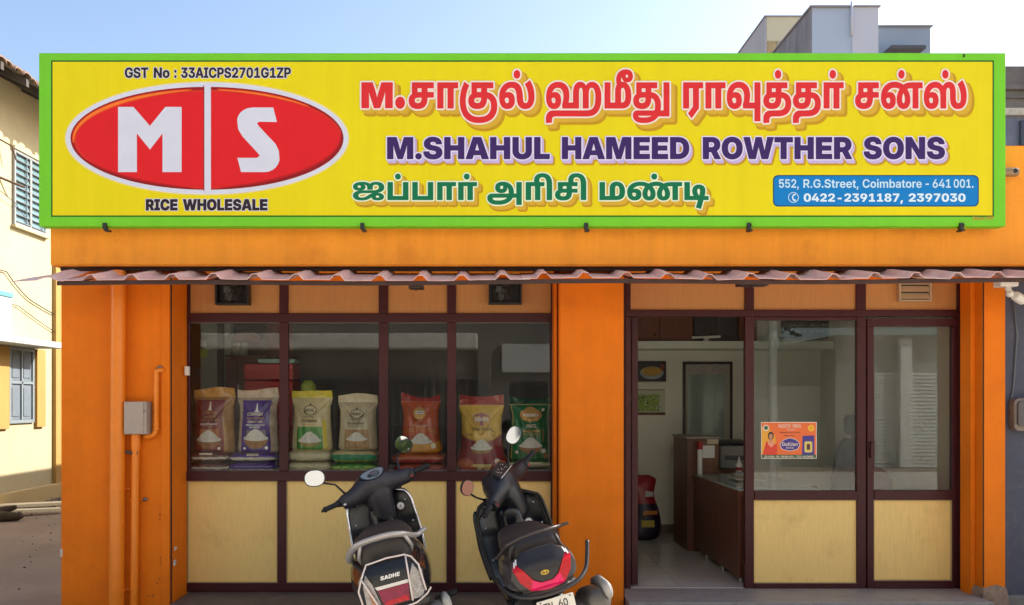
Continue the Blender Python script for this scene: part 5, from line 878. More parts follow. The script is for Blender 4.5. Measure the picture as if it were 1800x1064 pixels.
# loft shelf with cupboards
D1=9.25; 
x0,x1=XM0+.21,XR1-.18
t=thing('loft_shelf','white loft shelf across the back wall over the picture and glass panel','shelf',(2,2.9,2.0))
cp(t,boxes('shelf_board',[(x0,x1,D1-CAMD,BY-.002,PZ(613,D1),PZ(599.5,D1))],mat('white_shelf',lin(226,230,214),.5),bevel=.004))
zt=PZ(599,D1)
def cup(a,c,m,label,nm='loft_cupboard'):
    xa,xb=PX(a,D1+.12),PX(c,D1+.12); t=thing(nm,label,'cupboard',((xa+xb)/2,BY-.15,zt))
    cp(t,boxes('carcass',[(xa,xb,D1-CAMD+.10,BY-.003,zt+.002,2.77)],m,bevel=.002)); 
    xm=(xa+xb)/2
    cp(t,boxes('cupboard_door',[(xa+.004,xm-.002,D1-CAMD+.085,D1-CAMD+.099,zt+.006,2.765)],m,bevel=.002)); cp(t,boxes('cupboard_door',[(xm+.002,xb-.004,D1-CAMD+.085,D1-CAMD+.099,zt+.006,2.765)],m,bevel=.002))
    cp(t,MB().sphere((xm-.05,D1-CAMD+.078,zt+.07),.011).build('knob',BLACKP,smooth=True))
cup(1100,1217,WOODR,'reddish wood cupboard on the loft shelf, left end')
cup(1218,1296,mat('dark_cupboard',lin(66,62,60),.45),'dark grey cupboard on the loft shelf behind the tube lamp fitting')
cup(1297,1330,WOODR,'narrow reddish cupboard on the loft shelf beside the door mullion')
t=thing('lamp_fitting','short unlit white tube fitting lying on the loft shelf','lamp',(PX(1243,D1),D1-CAMD+.04,zt))
xa=PX(1243,D1); cp(t,MB().cyl((xa-.15,D1-CAMD+.04,zt+.035),(xa+.15,D1-CAMD+.04,zt+.045),.014,12).build('tube',WHITEP,smooth=True,angle=40)); cp(t,MB().prism([(-.03,0),(.03,0),(.015,.03),(-.015,.03)],lambda u,v,d:(xa+u,D1-CAMD+.03+d,zt+.001+v),.03).build('foot',WHITEP))
# dark device with lights above the fixed pane
xa,xb=PX(1372,9.0),PX(1452,9.0); t=thing('wall_display','dark display board with rows of small pale characters hung high inside the fixed pane','display',((xa+xb)/2,2.4,PZ(596,9.0)))
cp(t,boxes('case',[(xa,xb,2.42,2.5,PZ(596,9.0),PZ(562,9.0))],mat('navy_case',(.012,.014,.022),.3),bevel=.008))
m_=MB(); rnd=random.Random(9)
for r_ in range(2):
    for i in range(14):
        if rnd.random()<.8: u=xa+.04+i*.03; v=PZ(585-11*r_,9.0); m_.box(u,u+rnd.uniform(.008,.018),2.415,2.4195,v,v+rnd.uniform(.008,.02))
cp(t,m_.build('characters',mat('pale_marks',lin(150,150,150),.5)))
# chairs
def office_chair(cx,cy,rz,m,label):
    t=thing('office_chair',label,'chair',(cx,cy,0)); t.rotation_euler=(0,0,rz)
    def k(o): o.parent=t; return o
    k(MB().loft([[(x,y,z) for x,y in sell(w_,h_,3,20)] for z,w_,h_ in ((.42,.2,.19),(.44,.24,.23),(.49,.245,.235),(.52,.21,.2))]).build('seat',m,smooth=True))
    bk=[]
    for z,w_,y in ((.56,.16,.2),(.62,.21,.205),(.8,.225,.225),(.98,.21,.25),(1.08,.19,.265),(1.13,.12,.27)): bk.append([(x,y+yy,z) for x,yy in sell(w_,.045,3,20)])
    k(MB().loft(bk).build('backrest',m,smooth=True))
    k(MB().loft([[(x,.29+yy,z) for x,yy in sell(w_,.045,3,16)] for z,w_ in ((1.16,.10),(1.18,.135),(1.30,.14),(1.33,.11))]).build('headrest',m,smooth=True))
    k(MB().box(-.02,.02,.25,.29,1.08,1.2).build('headrest_post',BLACKP))
    for sx in (-1,1): k(MB().tube([(sx*.23,-.12,.46),(sx*.28,-.14,.6),(sx*.29,-.12,.68),(sx*.29,.1,.69),(sx*.27,.2,.62),(sx*.22,.22,.55)],[.018,.02,.025,.026,.02,.018],8).build('armrest',BLACKP,smooth=True))
    m_=MB().cyl((0,0,.1),(0,0,.43),.03,12)
    for i in range(5): a=2*math.pi*i/5; m_.tube([(0,0,.11),(.3*math.cos(a),.3*math.sin(a),.065)],[.025,.015],8); m_.sphere((.3*math.cos(a),.3*math.sin(a),.03),.03)
    k(m_.build('base',BLACKP,smooth=True,angle=40)); return t
office_chair(3.05,1.35,R(-150),mat('chair_black',(.008,.009,.014),.5),'black office chair with headrest behind the counter')
t=thing('visitor_chair','maroon plastic chair behind the fixed pane, partly hidden by the door mullion','chair',(3.2,.85,0))
MC=mat('maroon_plastic',lin(92,34,50),.4)
cp(t,MB().loft([[(3.28+u,.98+.02*(z-.4)+v,z) for u,v in sell(w_,.018,3,16)] for z,w_ in ((.42,.2),(.6,.2),(.78,.17),(.86,.12),(.88,.06))]).build('backrest',MC,smooth=True))
cp(t,boxes('seat',[(3.08,3.48,.56,.97,.40,.43)],MC,bevel=.015))
for sx,sy in ((3.1,.6),(3.46,.6),(3.1,.95),(3.46,.95)): cp(t,MB().tube([(sx,sy,.402),(sx,sy,.0)],[.02,.015],8).build('leg',MC,smooth=True))
t=thing('support_post','pale round post standing inside the fixed pane behind the poster','post',(PX(1359,8.6),2.1,0))  # stands for the reflection of a street pole in the glass
xa=PX(1359,8.2); cp(t,MB().cyl((xa,1.7,.0),(xa,1.7,2.78),.042,20).build('post',mat('pale_post',lin(196,200,196),.4),smooth=True,angle=40)); cp(t,MB().cyl((xa,1.7,1.52),(xa,1.7,1.535),.045,20).build('collar',mat('pale_post',lin(196,200,196),.4)))
# sack on the office floor
def sack(x,y,z,label):
    t=thing('rice_sack',label,'sack',(x,y,z))
    rings=[]; cols=[]
    prof_=((0,.12,.09),(.02,.165,.12),(.10,.172,.13),(.20,.155,.12),(.30,.15,.115),(.38,.135,.10),(.44,.12,.085),(.50,.13,.075),(.57,.15,.06),(.62,.155,.035),(.67,.15,.012))
    rnd=random.Random(7); b=MB()
    rings=[[(u*(1+.05*math.sin(3*math.atan2(v,u)+h*8))+.02*math.sin(h*9)+rnd.uniform(-.004,.004),v*(1+.06*math.sin(2*math.atan2(v,u)+h*11)),h+(.02*math.sin(4*u/w_) if h>.6 else 0)) for u,v in sell(w_,d_,2.4,28)] for h,w_,d_ in prof_]
    b.loft(rings); n=28
    b.m=[]
    for i in range(len(rings)-1):
        for j in range(n): b.m.append(1 if i<5 else 0)
    b.m+=[1,0]
    o=b.build('sack_body',[mat('sack_red',lin(150,26,32),.35,bump=.4,bscale=14),mat('sack_navy',lin(40,28,50),.35,bump=.4,bscale=14)],smooth=True,sub=1,fix=False); o.parent=t
    m_=MB().add([(-.03,-.128,.26),(.12,-.118,.27),(.13,-.122,.31),(-.02,-.124,.305)],[(0,1,2,3)]); o=m_.build('gold_stripe',mat('sack_gold',lin(190,120,40),.35)); o.parent=t
    m_=MB().add([(.0,-.09,.45),(.085,-.078,.45),(.09,-.08,.50),(.01,-.085,.51)],[(0,1,2,3)]); o=m_.build('white_patch',mat('sack_white',lin(200,200,200),.4)); o.parent=t
    o=MB().box(-.04,.09,-.137,-.128,.14,.21).build('label_patch',mat('sack_yellow',lin(190,170,60),.4)); o.parent=t
    return t
sack(PX(1131,9.25),2.75,.002,'red and navy rice sack standing on the office floor beside the doorway')
# poster on the fixed pane
D0=WD+.02; y0=FY0+.0245
x0,x1,z0,z1=PX(1338,D0),PX(1436,D0),PZ(806.5,D0),PZ(742,D0); W_,H_=x1-x0,z1-z0
t=thing('poster','small orange advertising poster with a woman in red, stuck on the office glass','poster',((x0+x1)/2,y0,z0))
def Q(l): return lambda u,v:(x0+u*W_,y0-.0004*l,z0+v*H_)
m_=MB(); C_=['poster_white','poster_orange','poster_amber','poster_green','poster_purple','poster_yellow','poster_red','poster_skin','poster_hair','poster_food','poster_dark','poster_pink']
V_=[(230,214,196),(240,112,50),(238,166,44),(40,92,48),(66,48,140),(244,206,40),(226,60,36),(196,138,104),(44,24,20),(222,204,110),(90,40,30),(236,150,120)]
mats_=[mat(n,lin(*c),.4) for n,c in zip(C_,V_)]
cp(t,MB().box(x0,x1,y0,y0+.001,z0,z1).build('poster_sheet',mats_[0]))
m_.poly([(.012,.02),(.988,.02),(.988,.98),(.012,.98)],Q(1),1)
m_.poly([(.012,.10),(.20,.10),(.27,.30),(.26,.6),(.16,.80),(.012,.86)],Q(1.6),2)
m_.poly([(.012,.02),(.988,.02),(.988,.105),(.012,.105)],Q(2),3)
m_.poly(ell(.09,.84,.055,.085,20),Q(2),0); m_.poly(ell(.09,.84,.035,.055,16),Q(2.5),3); m_.poly(ell(.90,.83,.056,.086,20),Q(2),5); m_.poly(ell(.90,.83,.036,.055,16),Q(2.5),2)
# woman in red
m_.poly([(.03,.105),(.06,.30),(.09,.46),(.12,.47),(.13,.40),(.16,.38),(.235,.38),(.285,.42),(.29,.105)],Q(2.2),6)
m_.poly([(.12,.39),(.145,.50),(.21,.50),(.235,.38),(.185,.30)],Q(2.6),11)
m_.poly(ell(.175,.62,.052,.115,20),Q(3),8); m_.poly(ell(.175,.605,.033,.075,20),Q(3.5),7); m_.poly([(.16,.46),(.195,.46),(.195,.56),(.16,.56)],Q(3.2),7)
# oval badge, packet, lettering
m_.poly([(.335,.36),(.36,.46),(.42,.53),(.52,.575),(.62,.53),(.68,.46),(.70,.36),(.66,.25),(.58,.22),(.52,.205),(.45,.22),(.37,.26)],Q(2),0)
m_.poly([(.345,.36),(.37,.455),(.43,.52),(.52,.56),(.61,.52),(.67,.455),(.69,.36),(.65,.265),(.58,.235),(.52,.22),(.45,.235),(.38,.27)],Q(2.6),4)
m_.poly([(.735,.105),(.745,.62),(.955,.63),(.955,.105)],Q(2),4); m_.poly(rrect(.78,.92,.17,.47,.03),Q(2.6),9); m_.poly(rrect(.80,.90,.22,.42,.03),Q(3),10,-.02)
def pt(s,k,a,c,b0,b1,mi,l=4):
    v,f=text_fill(fit(text_glyphs(s,k),a,c,-b0,-b1,728)); m_.add([Q(l)(*p) for p in v],f,mi)
pt('PACKETST','b',.315,.535,.845,.935,0); pt('PRESS','b',.57,.715,.845,.935,0); pt('TODAY','b',.46,.62,.775,.81,0); pt('PREMIUM QUALITY RICE','b',.33,.70,.695,.725,10); pt('SINCE 1962','b',.41,.60,.615,.645,10)
pt('GotUan','b',.375,.655,.345,.445,0,3.4); pt('RICE','b',.45,.59,.275,.31,0,3.4); pt('DELIVERED','b',.06,.24,.035,.08,0); pt('FRESH','b',.27,.33,.035,.08,0); pt('FROM MILL','b',.36,.60,.035,.08,0); pt('TO HOME','b',.63,.94,.035,.08,0)
cp(t,m_.build('poster_print',mats_,fix=False))
# things behind the display window
t=thing('storage_cabinet','dark red storage cabinet with an open niche behind the first display pane','cabinet',(-2.2,1.4,0))
D2=8.0; yb=D2-CAMD
CAB=mat('dark_red_cabinet',lin(116,36,32),.35,var=.1,scale=5)
xa,xb,xc,xd=PX(381,D2),PX(395,D2),PX(470,D2),PX(520,D2)
za,zb,zc=PZ(566,D2),PZ(585,D2),PZ(628,D2)
cp(t,boxes('carcass',[(xa,xb,yb,yb+.4,.0,2.6),(xc+.001,xd,yb,yb+.4,zc,2.6),(xb+.001,xc,yb,yb+.4,0,zc),(xb+.001,xc,yb,yb+.4,zb+.1,2.6),(xb+.001,xc,yb+.38,yb+.4,zc+.001,zb+.099)],CAB,bevel=.003))
cp(t,boxes('niche_board',[(xb+.002,xc-.001,yb-.01,yb+.37,zc+.001,zc+.018)],mat('mid_brown_wood',lin(112,72,48),.45,var=.25,scale=14),bevel=.002))
cp(t,boxes('cabinet_door',[(xb+.01,PX(420,D2),yb-.018,yb-.001,.9,zc-.02)],CAB,bevel=.003)); cp(t,boxes('cabinet_door',[(PX(421,D2),xc-.01,yb-.018,yb-.001,.9,zc-.02)],CAB,bevel=.003)); cp(t,boxes('handle',[(PX(419,D2),PX(421.5,D2),yb-.035,yb-.019,1.3,1.6)],STEEL,bevel=.002))
JAR=mat('pale_jar',lin(176,180,160),.3)
for i,px in enumerate((411,424)):
    q=thing('jar','pale ribbed jar in the cabinet niche, '+('next to the cabinet side' if i==0 else 'nearer the display mullion'),'jar',(PX(px,D2),yb+.1,zc+.02))
    o=MB().lathe([(.03,.002),(.034,.01),(.034,.085),(.03,.092)],(0,0,0)).build('jar_body',JAR,smooth=True,angle=40); o.parent=q
    o=MB().lathe([(.034,.093),(.034,.115),(.03,.118)],(0,0,0)).build('lid',WHITEP,smooth=True,angle=40); o.parent=q
q=thing('folded_cloth','dusty pink folded cloth lying on the jars in the niche','cloth',(PX(428,D2),yb+.1,zc+.14))
rnd=random.Random(5); o=MB().loft([[(u+rnd.uniform(-.008,.008),v,z) for u,v in sell(w_,d_,2.4,20)] for z,w_,d_ in ((.0,.11,.07),(.02,.13,.09),(.06,.12,.08),(.09,.085,.06),(.105,.04,.03))]).build('cloth',mat('dusty_pink_cloth',lin(150,78,74),.8),smooth=True); o.parent=q
t=thing('crate_stack_cover','red ribbed plastic crates stacked behind the first display pane','crates',(PX(480,7.7),1.2,.9))
xa,xb=PX(432,7.65),PX(517,7.65)
for i in range(6):
    z=DECK+.002+i*.145; cp(t,boxes('crate',[(xa,xb,1.10,1.4,z,z+.14)],mat('red_crate',lin(190,30,34),.35),bevel=.012)); cp(t,boxes('crate_rib',[(xa-.006,xb+.006,1.092,1.099,z+.02+.035*k,z+.034+.035*k) for k in range(3)],mat('red_crate',lin(190,30,34),.35),bevel=.003))
one(boxes('steel_tray',[(PX(452,7.6),PX(517,7.6),1.12,1.35,DECK+.875,DECK+.91)],mat('teal_tray',lin(150,180,176),.3),bevel=.006),'pale steel tray on top of the red crates','tray')
q=thing('cabbage_bag','pale green vegetable bag standing behind the beige rice bag','bag',(PX(543,7.5),.98,DECK))
o=MB().loft([[(u+rnd.uniform(-.004,.004),v,z) for u,v in sell(w_,d_,2.2,18)] for z,w_,d_ in ((.0,.05,.05),(.3,.06,.055),(.45,.05,.05),(.52,.055,.05),(.6,.065,.055),(.68,.06,.05),(.72,.03,.02))]).build('bag_body',mat('pale_green_bag',lin(170,186,70),.4,var=.3,scale=12),smooth=True); o.parent=q
sp(boxes('display_back',[(PX(520,7.6),PX(975,7.6)+.1,1.42,1.45,.0,2.78)],mat('display_back_board',lin(58,50,46),.6),bevel=0))  # dark board added to keep the interior black behind the window reflections
sp(boxes('inside_column',[(PX(326,7.6),PX(381,7.6),1.5,1.6,0,2.78)],mat('inside_column_paint',lin(170,170,158),.7),bevel=0))
sp(boxes('stair_panel',[(PX(505,7.6)-.02,PX(520,7.6),1.42,1.9,0,2.78)],MATS['display_back_board'],bevel=0))
sw=thing('switch_panel','small white switches with a yellow-green card on the pale column inside the first pane','switches',(PX(358,7.9),1.49,1.9))
xa=PX(356,7.99); cp(sw,boxes('switch_plate',[(xa-.02,xa+.03,1.485,1.499,PZ(610,7.99),PZ(596,7.99))],WHITEP,bevel=.002)); cp(sw,boxes('card',[(xa-.02,xa+.04,1.487,1.499,PZ(628,7.99),PZ(615,7.99))],mat('lime_card',lin(190,204,60),.5),bevel=.001))

# ---------------------------------------------------------------- rice bags in the display window
BD=6.98
FILM=mat('clear_film',lin(206,196,180),.2,var=.25,scale=40,bump=.3,bscale=25)
GRAIN=mat('white_rice_print',lin(214,210,200),.5,var=.45,scale=160)
BOWL=mat('bowl_print',lin(150,98,48),.4,var=.15,scale=30)
def foil(n,c,v=.12): return mat('bag_'+n,tuple(min(.85,q*1.12) for q in lin(*c)),.27,.0,var=v,scale=22,bump=.4,bscale=16,spec=.6,coat=.45)
class Bag:
    def __init__(s,name,label,px0,px1,py0,py1,base,top,seed,flare=1.0,thick=.085,notch=.0,crease=True):
        s.x0,s.x1=PX(px0,BD),PX(px1,BD); s.z0,s.z1=PZ(py1,BD),PZ(py0,BD); s.cx=(s.x0+s.x1)/2; s.w=(s.x1-s.x0)/2; s.h=s.z1-s.z0
        s.t=thick; s.cy=.53; s.flare=flare; s.notch=notch; s.crease=crease; s.r=random.Random(seed); s.ph=s.r.uniform(0,6)
        s.root=thing(name,label,'rice bag',(s.cx,s.cy,s.z0),'standing rice bags in the display window')
        nu,nv=45,76; b=MB(); top_v=.865
        for sgn in (-1,1):
            vs=[];fs=[]
            for j in range(nv+1):
                for i in range(nu): vs.append(s.pt(-1+2*i/(nu-1),j/nv,0,sgn))
            for j in range(nv):
                for i in range(nu-1):
                    a=j*nu+i; q=(a,a+1,a+nu+1,a+nu); fs.append(q if sgn<0 else q[::-1])
            k=len(b.m); b.add(vs,fs); 
            for q in range(k,len(b.m)):
                b.m[q]=1 if ((q-k)//(nu-1))/nv>=top_v-.005 else 0
        b.add([s.pt(-1+2*i/(nu-1),0,0,sg) for sg in (-1,1) for i in range(nu)],[(i,nu+i,nu+i+1,i+1) for i in range(nu-1)])
        o=b.build('bag_body',[base,top],smooth=True,fix=False); o.parent=s.root; o.matrix_parent_inverse=Matrix.Translation(-s.root.location)
        s.p=MB(); s.ms=[]
    def W(s,v):
        pts=((0,.93),(.05,1.0*s.flare),(.3,.95),(.55,.90),(.72,.90),(.80,.97),(.865,1.0),(.93,.985),(1,.975))
        for (a,b_),(c,d) in zip(pts,pts[1:]):
            if a<=v<=c: return b_+(d-b_)*(v-a)/(c-a)
        return .97
    def pt(s,u,v,off=0,sgn=-1):
        w_=s.W(v)*s.w; k=max(0,1-abs(u)**2.6)**.55
        e=(min(1,v/.05)**.5*.35+.65)*max(0,min(1,(.865-v)/.42))**.62 if v<.865 else 0
        t=s.t*k*e+.003
        if s.crease and .45<v<.87:        # slack folds running from the shoulders to the middle
            for sg in (-1,1):
                d=(u*sg-(v-.50)/.37*.95); t+=-.013*math.exp(-(d/.09)**2)*k+.009*math.exp(-((d-.18)/.1)**2)*k
        t+=.0035*math.sin(9*v+s.ph+3*u)*k*e+.003*math.sin(15*u+s.ph*2+7*v)*k*e
        z=s.z0+v*s.h
        if v>.86: z+=((.012*math.sin(2.2*u+s.ph)-s.notch*(1-u*u))*(v-.86)/.14); t+=.006*math.sin(7*u+s.ph)*(v-.86)/.14
        return (s.cx+u*w_,s.cy+sgn*(t+off if sgn<0 else t)-.02*(v>.86)*(v-.86)/.14,z)
    def mi(s,m):
        if m not in s.ms: s.ms.append(m)
        return s.ms.index(m)
    def quad(s,u0,u1,v0,v1,m,l=1,shape=None,n=36):
        """patch of print; shape(u,v) may bend its outline"""
        vs=[];fs=[]
        for j in range(n+1):
            for i in range(n+1):
                a,b_=i/n,j/n; u,v=u0+(u1-u0)*a,v0+(v1-v0)*b_
                if shape: u,v=shape(a,b_)
                vs.append(s.pt(u,v,.0022*l))
        for j in range(n):
            for i in range(n): k=j*(n+1)+i; fs.append((k,k+1,k+n+2,k+n+1))
        s.p.add(vs,fs,s.mi(m))
    def oval(s,cu,cv,ru,rv,m,l=2,a0=0,a1=2*math.pi,n=28,sq=2):
        vs=[s.pt(cu,cv,.0022*l)];fs=[]
        rr=4
        for j in range(1,rr+1):
            for i in range(n+1):
                a=a0+(a1-a0)*i/n; k=j/rr; c,d=math.cos(a),math.sin(a)
                vs.append(s.pt(cu+ru*k*math.copysign(abs(c)**(2/sq),c),cv+rv*k*math.copysign(abs(d)**(2/sq),d),.0022*l))
        for i in range(n): fs.append((0,1+i,2+i))
        for j in range(rr-1):
            for i in range(n): a=1+j*(n+1)+i; fs.append((a,a+n+1,a+n+2,a+1))
        s.p.add(vs,fs,s.mi(m))
    def text(s,str_,key,u0,u1,v0,v1,m,l=3):
        v,f=text_fill(fit(text_glyphs(str_,key),u0,u1,-v0,-v1,728)); s.p.add([s.pt(a,b_,.0022*l) for a,b_ in v],f,s.mi(m))
    def bowl(s,cu,cv,ru,rh,bowl=None,bm=BOWL):
        if bowl: s.oval(cu,cv+.005,ru*.98,bowl,bm,2.2,math.pi,2*math.pi)
        n=14; rnd=random.Random(int(cu*99+cv*77)+3)
        s.oval(cu,cv,ru,rh*.28,GRAIN,2.8); 
        s.quad(0,0,0,0,GRAIN,3,lambda a,b_:(cu+ru*(2*a-1)*(1-.04*b_),cv-rh*.1+b_*rh*max(.02,(1-abs(2*a-1)**1.7)) ),14)
        for i in range(46):
            a=rnd.uniform(-.85,.85); h=rnd.uniform(.02,.9)*(1-abs(a)**1.7)*rh; s.oval(cu+ru*a,cv+h,.013,.0035,DARKGR,3.4,n=6)
    def done(s):
        o=s.p.build('bag_print',s.ms,smooth=True,fix=False); o.parent=s.root; o.matrix_parent_inverse=Matrix.Translation(-s.root.location)
DARKGR=mat('grain_shadow_print',lin(130,124,118),.5)
gold=lin(190,140,70); CREAMT=mat('print_cream',lin(226,214,190),.4); GOLDT=mat('print_gold',lin(196,146,70),.3,.3); WHITET=mat('print_white',lin(232,228,226),.4); BROWNT=mat('print_brown',lin(84,66,44),.5)
MAR=foil('maroon',(116,22,24)); GOLDF=foil('gold',(156,112,58),.3); PURP=foil('purple',(64,24,120)); SILV=foil('silver',(168,148,128),.25); BEIGE=foil('beige',(196,180,136)); YEL=foil('yellow',(206,186,60)); TAN=foil('tan',(186,170,140)); ORG=foil('orange',(170,72,30),.25); REDF=foil('red',(148,44,40)); GREENF=foil('green',(0,96,44)); DGREEN=foil('deep_green',(0,66,34)); LGREEN=foil('leaf_green',(58,132,40)); YEL2=foil('mustard',(206,166,70)); KRAFT=foil('kraft',(150,112,66)); GOLD2=foil('amber',(190,130,30)); DRED=foil('dark_red',(128,38,42))
def lighthouse(b,cu,cv,m):
    b.oval(cu,cv,.05,.05,m,3,n=14); b.quad(0,0,0,0,m,3,lambda a,t:(cu+(2*a-1)*.075*(1-t*.8),cv-.05+.13*t),6); b.quad(cu-.12,cu+.12,cv-.06,cv-.045,m,3,n=4)
b=Bag('rice_bag','standing rice bag with gold top and maroon front, leftmost in the window',338,411,683,796,GOLDF,foil('bright_gold',(190,134,56),.35),1)
b.quad(-.80,.48,.0,.80,MAR,1,lambda a,t:(-.90+1.46*a+(.02*math.sin(7*t)),.012+.81*t)); lighthouse(b,-.14,.72,CREAMT)
b.text('CIVITRS','b',-.52,.22,.60,.645,GOLDT); b.text('VARIETY','b',-.46,.16,.54,.575,GOLDT); b.text('OF SUPERIOR GRADE','b',-.66,.36,.50,.522,GOLDT); b.text('CLASSIC RANCHI','b',-.6,.28,.43,.46,WHITET); b.quad(-.4,.1,.405,.409,GOLDT,2,n=5)
b.quad(-.62,.36,.24,.37,foil('ochre',(166,96,40)),2); b.bowl(-.16,.21,.62,.16,.15); b.quad(.30,.42,.05,.09,WHITET,2.5,n=5); b.done()
b=Bag('rice_bag','standing rice bag with silver top and purple front, second from the left',415,488,684,796,SILV,foil('pale_silver',(196,172,148),.25),2)
b.quad(-.66,.62,.0,.80,PURP,1,lambda a,t:(-.74+1.44*a,.012+.81*t)); lighthouse(b,.02,.70,WHITET)
b.text('CSPPIRS','b',-.46,.36,.58,.63,CREAMT); b.text('FLAVOURED','b',-.50,.42,.525,.555,GOLDT); b.text('CLASSIC LONG','b',-.42,.36,.47,.505,CREAMT); b.text('PREMIUM BASMATI RICE','b',-.5,.46,.425,.445,WHITET); b.text('CHOICE','b',-.3,.22,.385,.415,WHITET)
b.quad(-.5,.5,.27,.36,foil('grey_purple',(110,92,110),.3),2); b.bowl(0,.23,.62,.16,.17); b.oval(-.55,.07,.06,.02,WHITET,2.5,n=8); b.oval(.52,.08,.08,.028,WHITET,2.5,n=8); b.done()
b=Bag('rice_bag','standing beige rice bag with yellow top and green picture square',511,583,685,792,BEIGE,YEL,3,notch=.02)
b.oval(-.04,.66,.36,.085,BROWNT,2); b.oval(-.04,.66,.32,.072,BEIGE,2.4); b.text('ROYAL','h',-.26,.18,.635,.685,BROWNT); b.oval(-.04,.755,.05,.02,BROWNT,2.4,n=10)
b.text('The original','b',-.38,.14,.545,.57,BROWNT); b.text('Elchimni','b',-.48,.34,.465,.515,BROWNT); b.text('BASMATI RICE','b',-.32,.24,.415,.435,GOLDT)
b.quad(-.68,.60,.02,.39,LGREEN,1.5); b.quad(.64,.80,.02,.5,YEL,1.2); b.bowl(-.02,.17,.58,.16,.12,foil('olive_bowl',(130,120,40))); b.done()
b=Bag('rice_bag','standing plain beige rice bag with brown picture square, shorter than its neighbour',593,663,694,791,TAN,foil('pale_tan',(204,188,158)),4)
b.oval(-.02,.65,.38,.085,BROWNT,2); b.oval(-.02,.65,.34,.072,TAN,2.4); b.text('BRAND','h',-.27,.22,.625,.675,BROWNT); b.oval(-.02,.75,.05,.02,BROWNT,2.4,n=10)
b.text('The grain','b',-.3,.2,.54,.565,BROWNT); b.text('Basmatino','b',-.50,.42,.46,.51,BROWNT); b.text('Long grain rice','b',-.42,.32,.415,.44,BROWNT)
b.quad(-.62,.62,.03,.37,KRAFT,1.5); b.bowl(0,.2,.54,.14,.10,foil('bowl_tan',(166,118,66))); b.done()
b=Bag('rice_bag','standing orange metallic rice bag with dark red top',704,774,692,797,ORG,REDF,5,notch=.025,flare=1.12)
b.oval(-.06,.67,.34,.10,GOLDT,2); b.quad(-.26,.16,.66,.71,WHITET,2.6); b.text('PRIDE','h',-.22,.12,.67,.70,BROWNT,3.4); b.text('GOLDEN HARVEST','b',-.32,.22,.52,.54,GOLDT); b.text('SONA MASOORI RICE','b',-.4,.36,.455,.475,CREAMT)
b.quad(0,0,0,0,GOLDT,1.6,lambda a,t:(-.86+1.72*a,.36+.008*t+.07*(1-(2*a-1)**2))); b.quad(0,0,0,0,GOLDT,1.6,lambda a,t:(-.86+1.72*a,.33+.006*t+.06*(1-(2*a-1)**2)))
b.quad(0,0,0,0,GOLD2,1.4,lambda a,t:(-.95+1.9*a,.01+t*(.20-.05*(1-(2*a-1)**2)))); b.bowl(.04,.2,.56,.16,None); b.oval(.62,.13,.12,.045,CREAMT,2.5,n=14); b.done()
b=Bag('rice_bag','standing rice bag, yellow above and dark red below, with red badge',807,886,695,826,YEL2,REDF,6,flare=1.22,thick=.1)
b.quad(0,0,0,0,DRED,1.2,lambda a,t:(-.99+1.98*a,.005+t*(.48-.10*(1-(2*a-1)**2)))); b.quad(0,0,0,0,GOLDT,1.7,lambda a,t:(-.97+1.94*a,.375+.006*t+.09*(2*a-1)**2))
H=[(-.42,.70),(-.34,.735),(0,.765),(.34,.735),(.42,.70),(.42,.65),(.34,.62),(0,.59),(-.34,.62),(-.42,.65)]
v,f=fill2d([ccw(H)]); b.p.add([b.pt(a*1.07,.677+(c-.677)*1.12,.0018) for a,c in v],f,b.mi(GOLDT)); b.p.add([b.pt(a,c,.003) for a,c in v],f,b.mi(DRED))
b.text('ZOICOUS','h',-.34,.34,.655,.70,WHITET,4); b.text('Clean Kiranal','b',-.46,.50,.53,.57,BROWNT); b.text('Basmati','b',-.74,-.38,.465,.49,BROWNT); b.oval(.56,.49,.13,.035,BROWNT,2,n=14); b.oval(.56,.49,.11,.028,YEL2,2.4,n=14)
b.bowl(0,.30,.50,.13,.085,foil('bowl_olive',(140,104,40))); b.oval(-.62,.13,.20,.035,foil('pale_red',(176,90,84)),2,n=14); b.oval(.62,.115,.12,.04,CREAMT,2,n=14); b.quad(-.4,.36,.0,.08,mat('print_pale_gold',lin(206,184,120),.4,var=.2,scale=80),1.8); b.done()
b=Bag('rice_bag','standing glossy green rice bag with a gold oval, rightmost in the window',895,970,695,811,GREENF,DGREEN,7,notch=.04)
b.oval(.02,.70,.58,.10,GOLDT,2,n=36); b.oval(.0,.785,.26,.04,GOLDT,2.2,n=20); b.text('PLASINITA','h',-.38,.44,.68,.72,WHITET,3.4); b.text('PREMIUM','b',-.18,.24,.645,.665,BROWNT,3.4); b.text('MUKTI','h',-.22,.28,.51,.56,CREAMT); b.text('NANNGURISE','h',-.36,.5,.44,.475,GOLDT); b.text('BLENDED GRAIN','b',-.36,.5,.40,.42,GOLDT)
b.quad(.6,.64,.3,.5,GOLDT,1.6,n=5); b.bowl(.0,.24,.56,.14,.13); b.oval(.62,.16,.12,.035,CREAMT,2.6,n=12); b.oval(.72,.08,.12,.04,GOLDT,2.6,n=12); b.oval(-.66,.14,.09,.03,CREAMT,2.6,n=5); b.oval(.62,.78,.08,.025,CREAMT,2.6,n=10)
GB_=mat('gold_piping',lin(190,160,90),.35)
b.quad(-.93,-.885,.0,.84,GB_,1.4); b.quad(.885,.93,.0,.84,GB_,1.4); b.quad(-.97,.97,.852,.866,GB_,2); b.done()
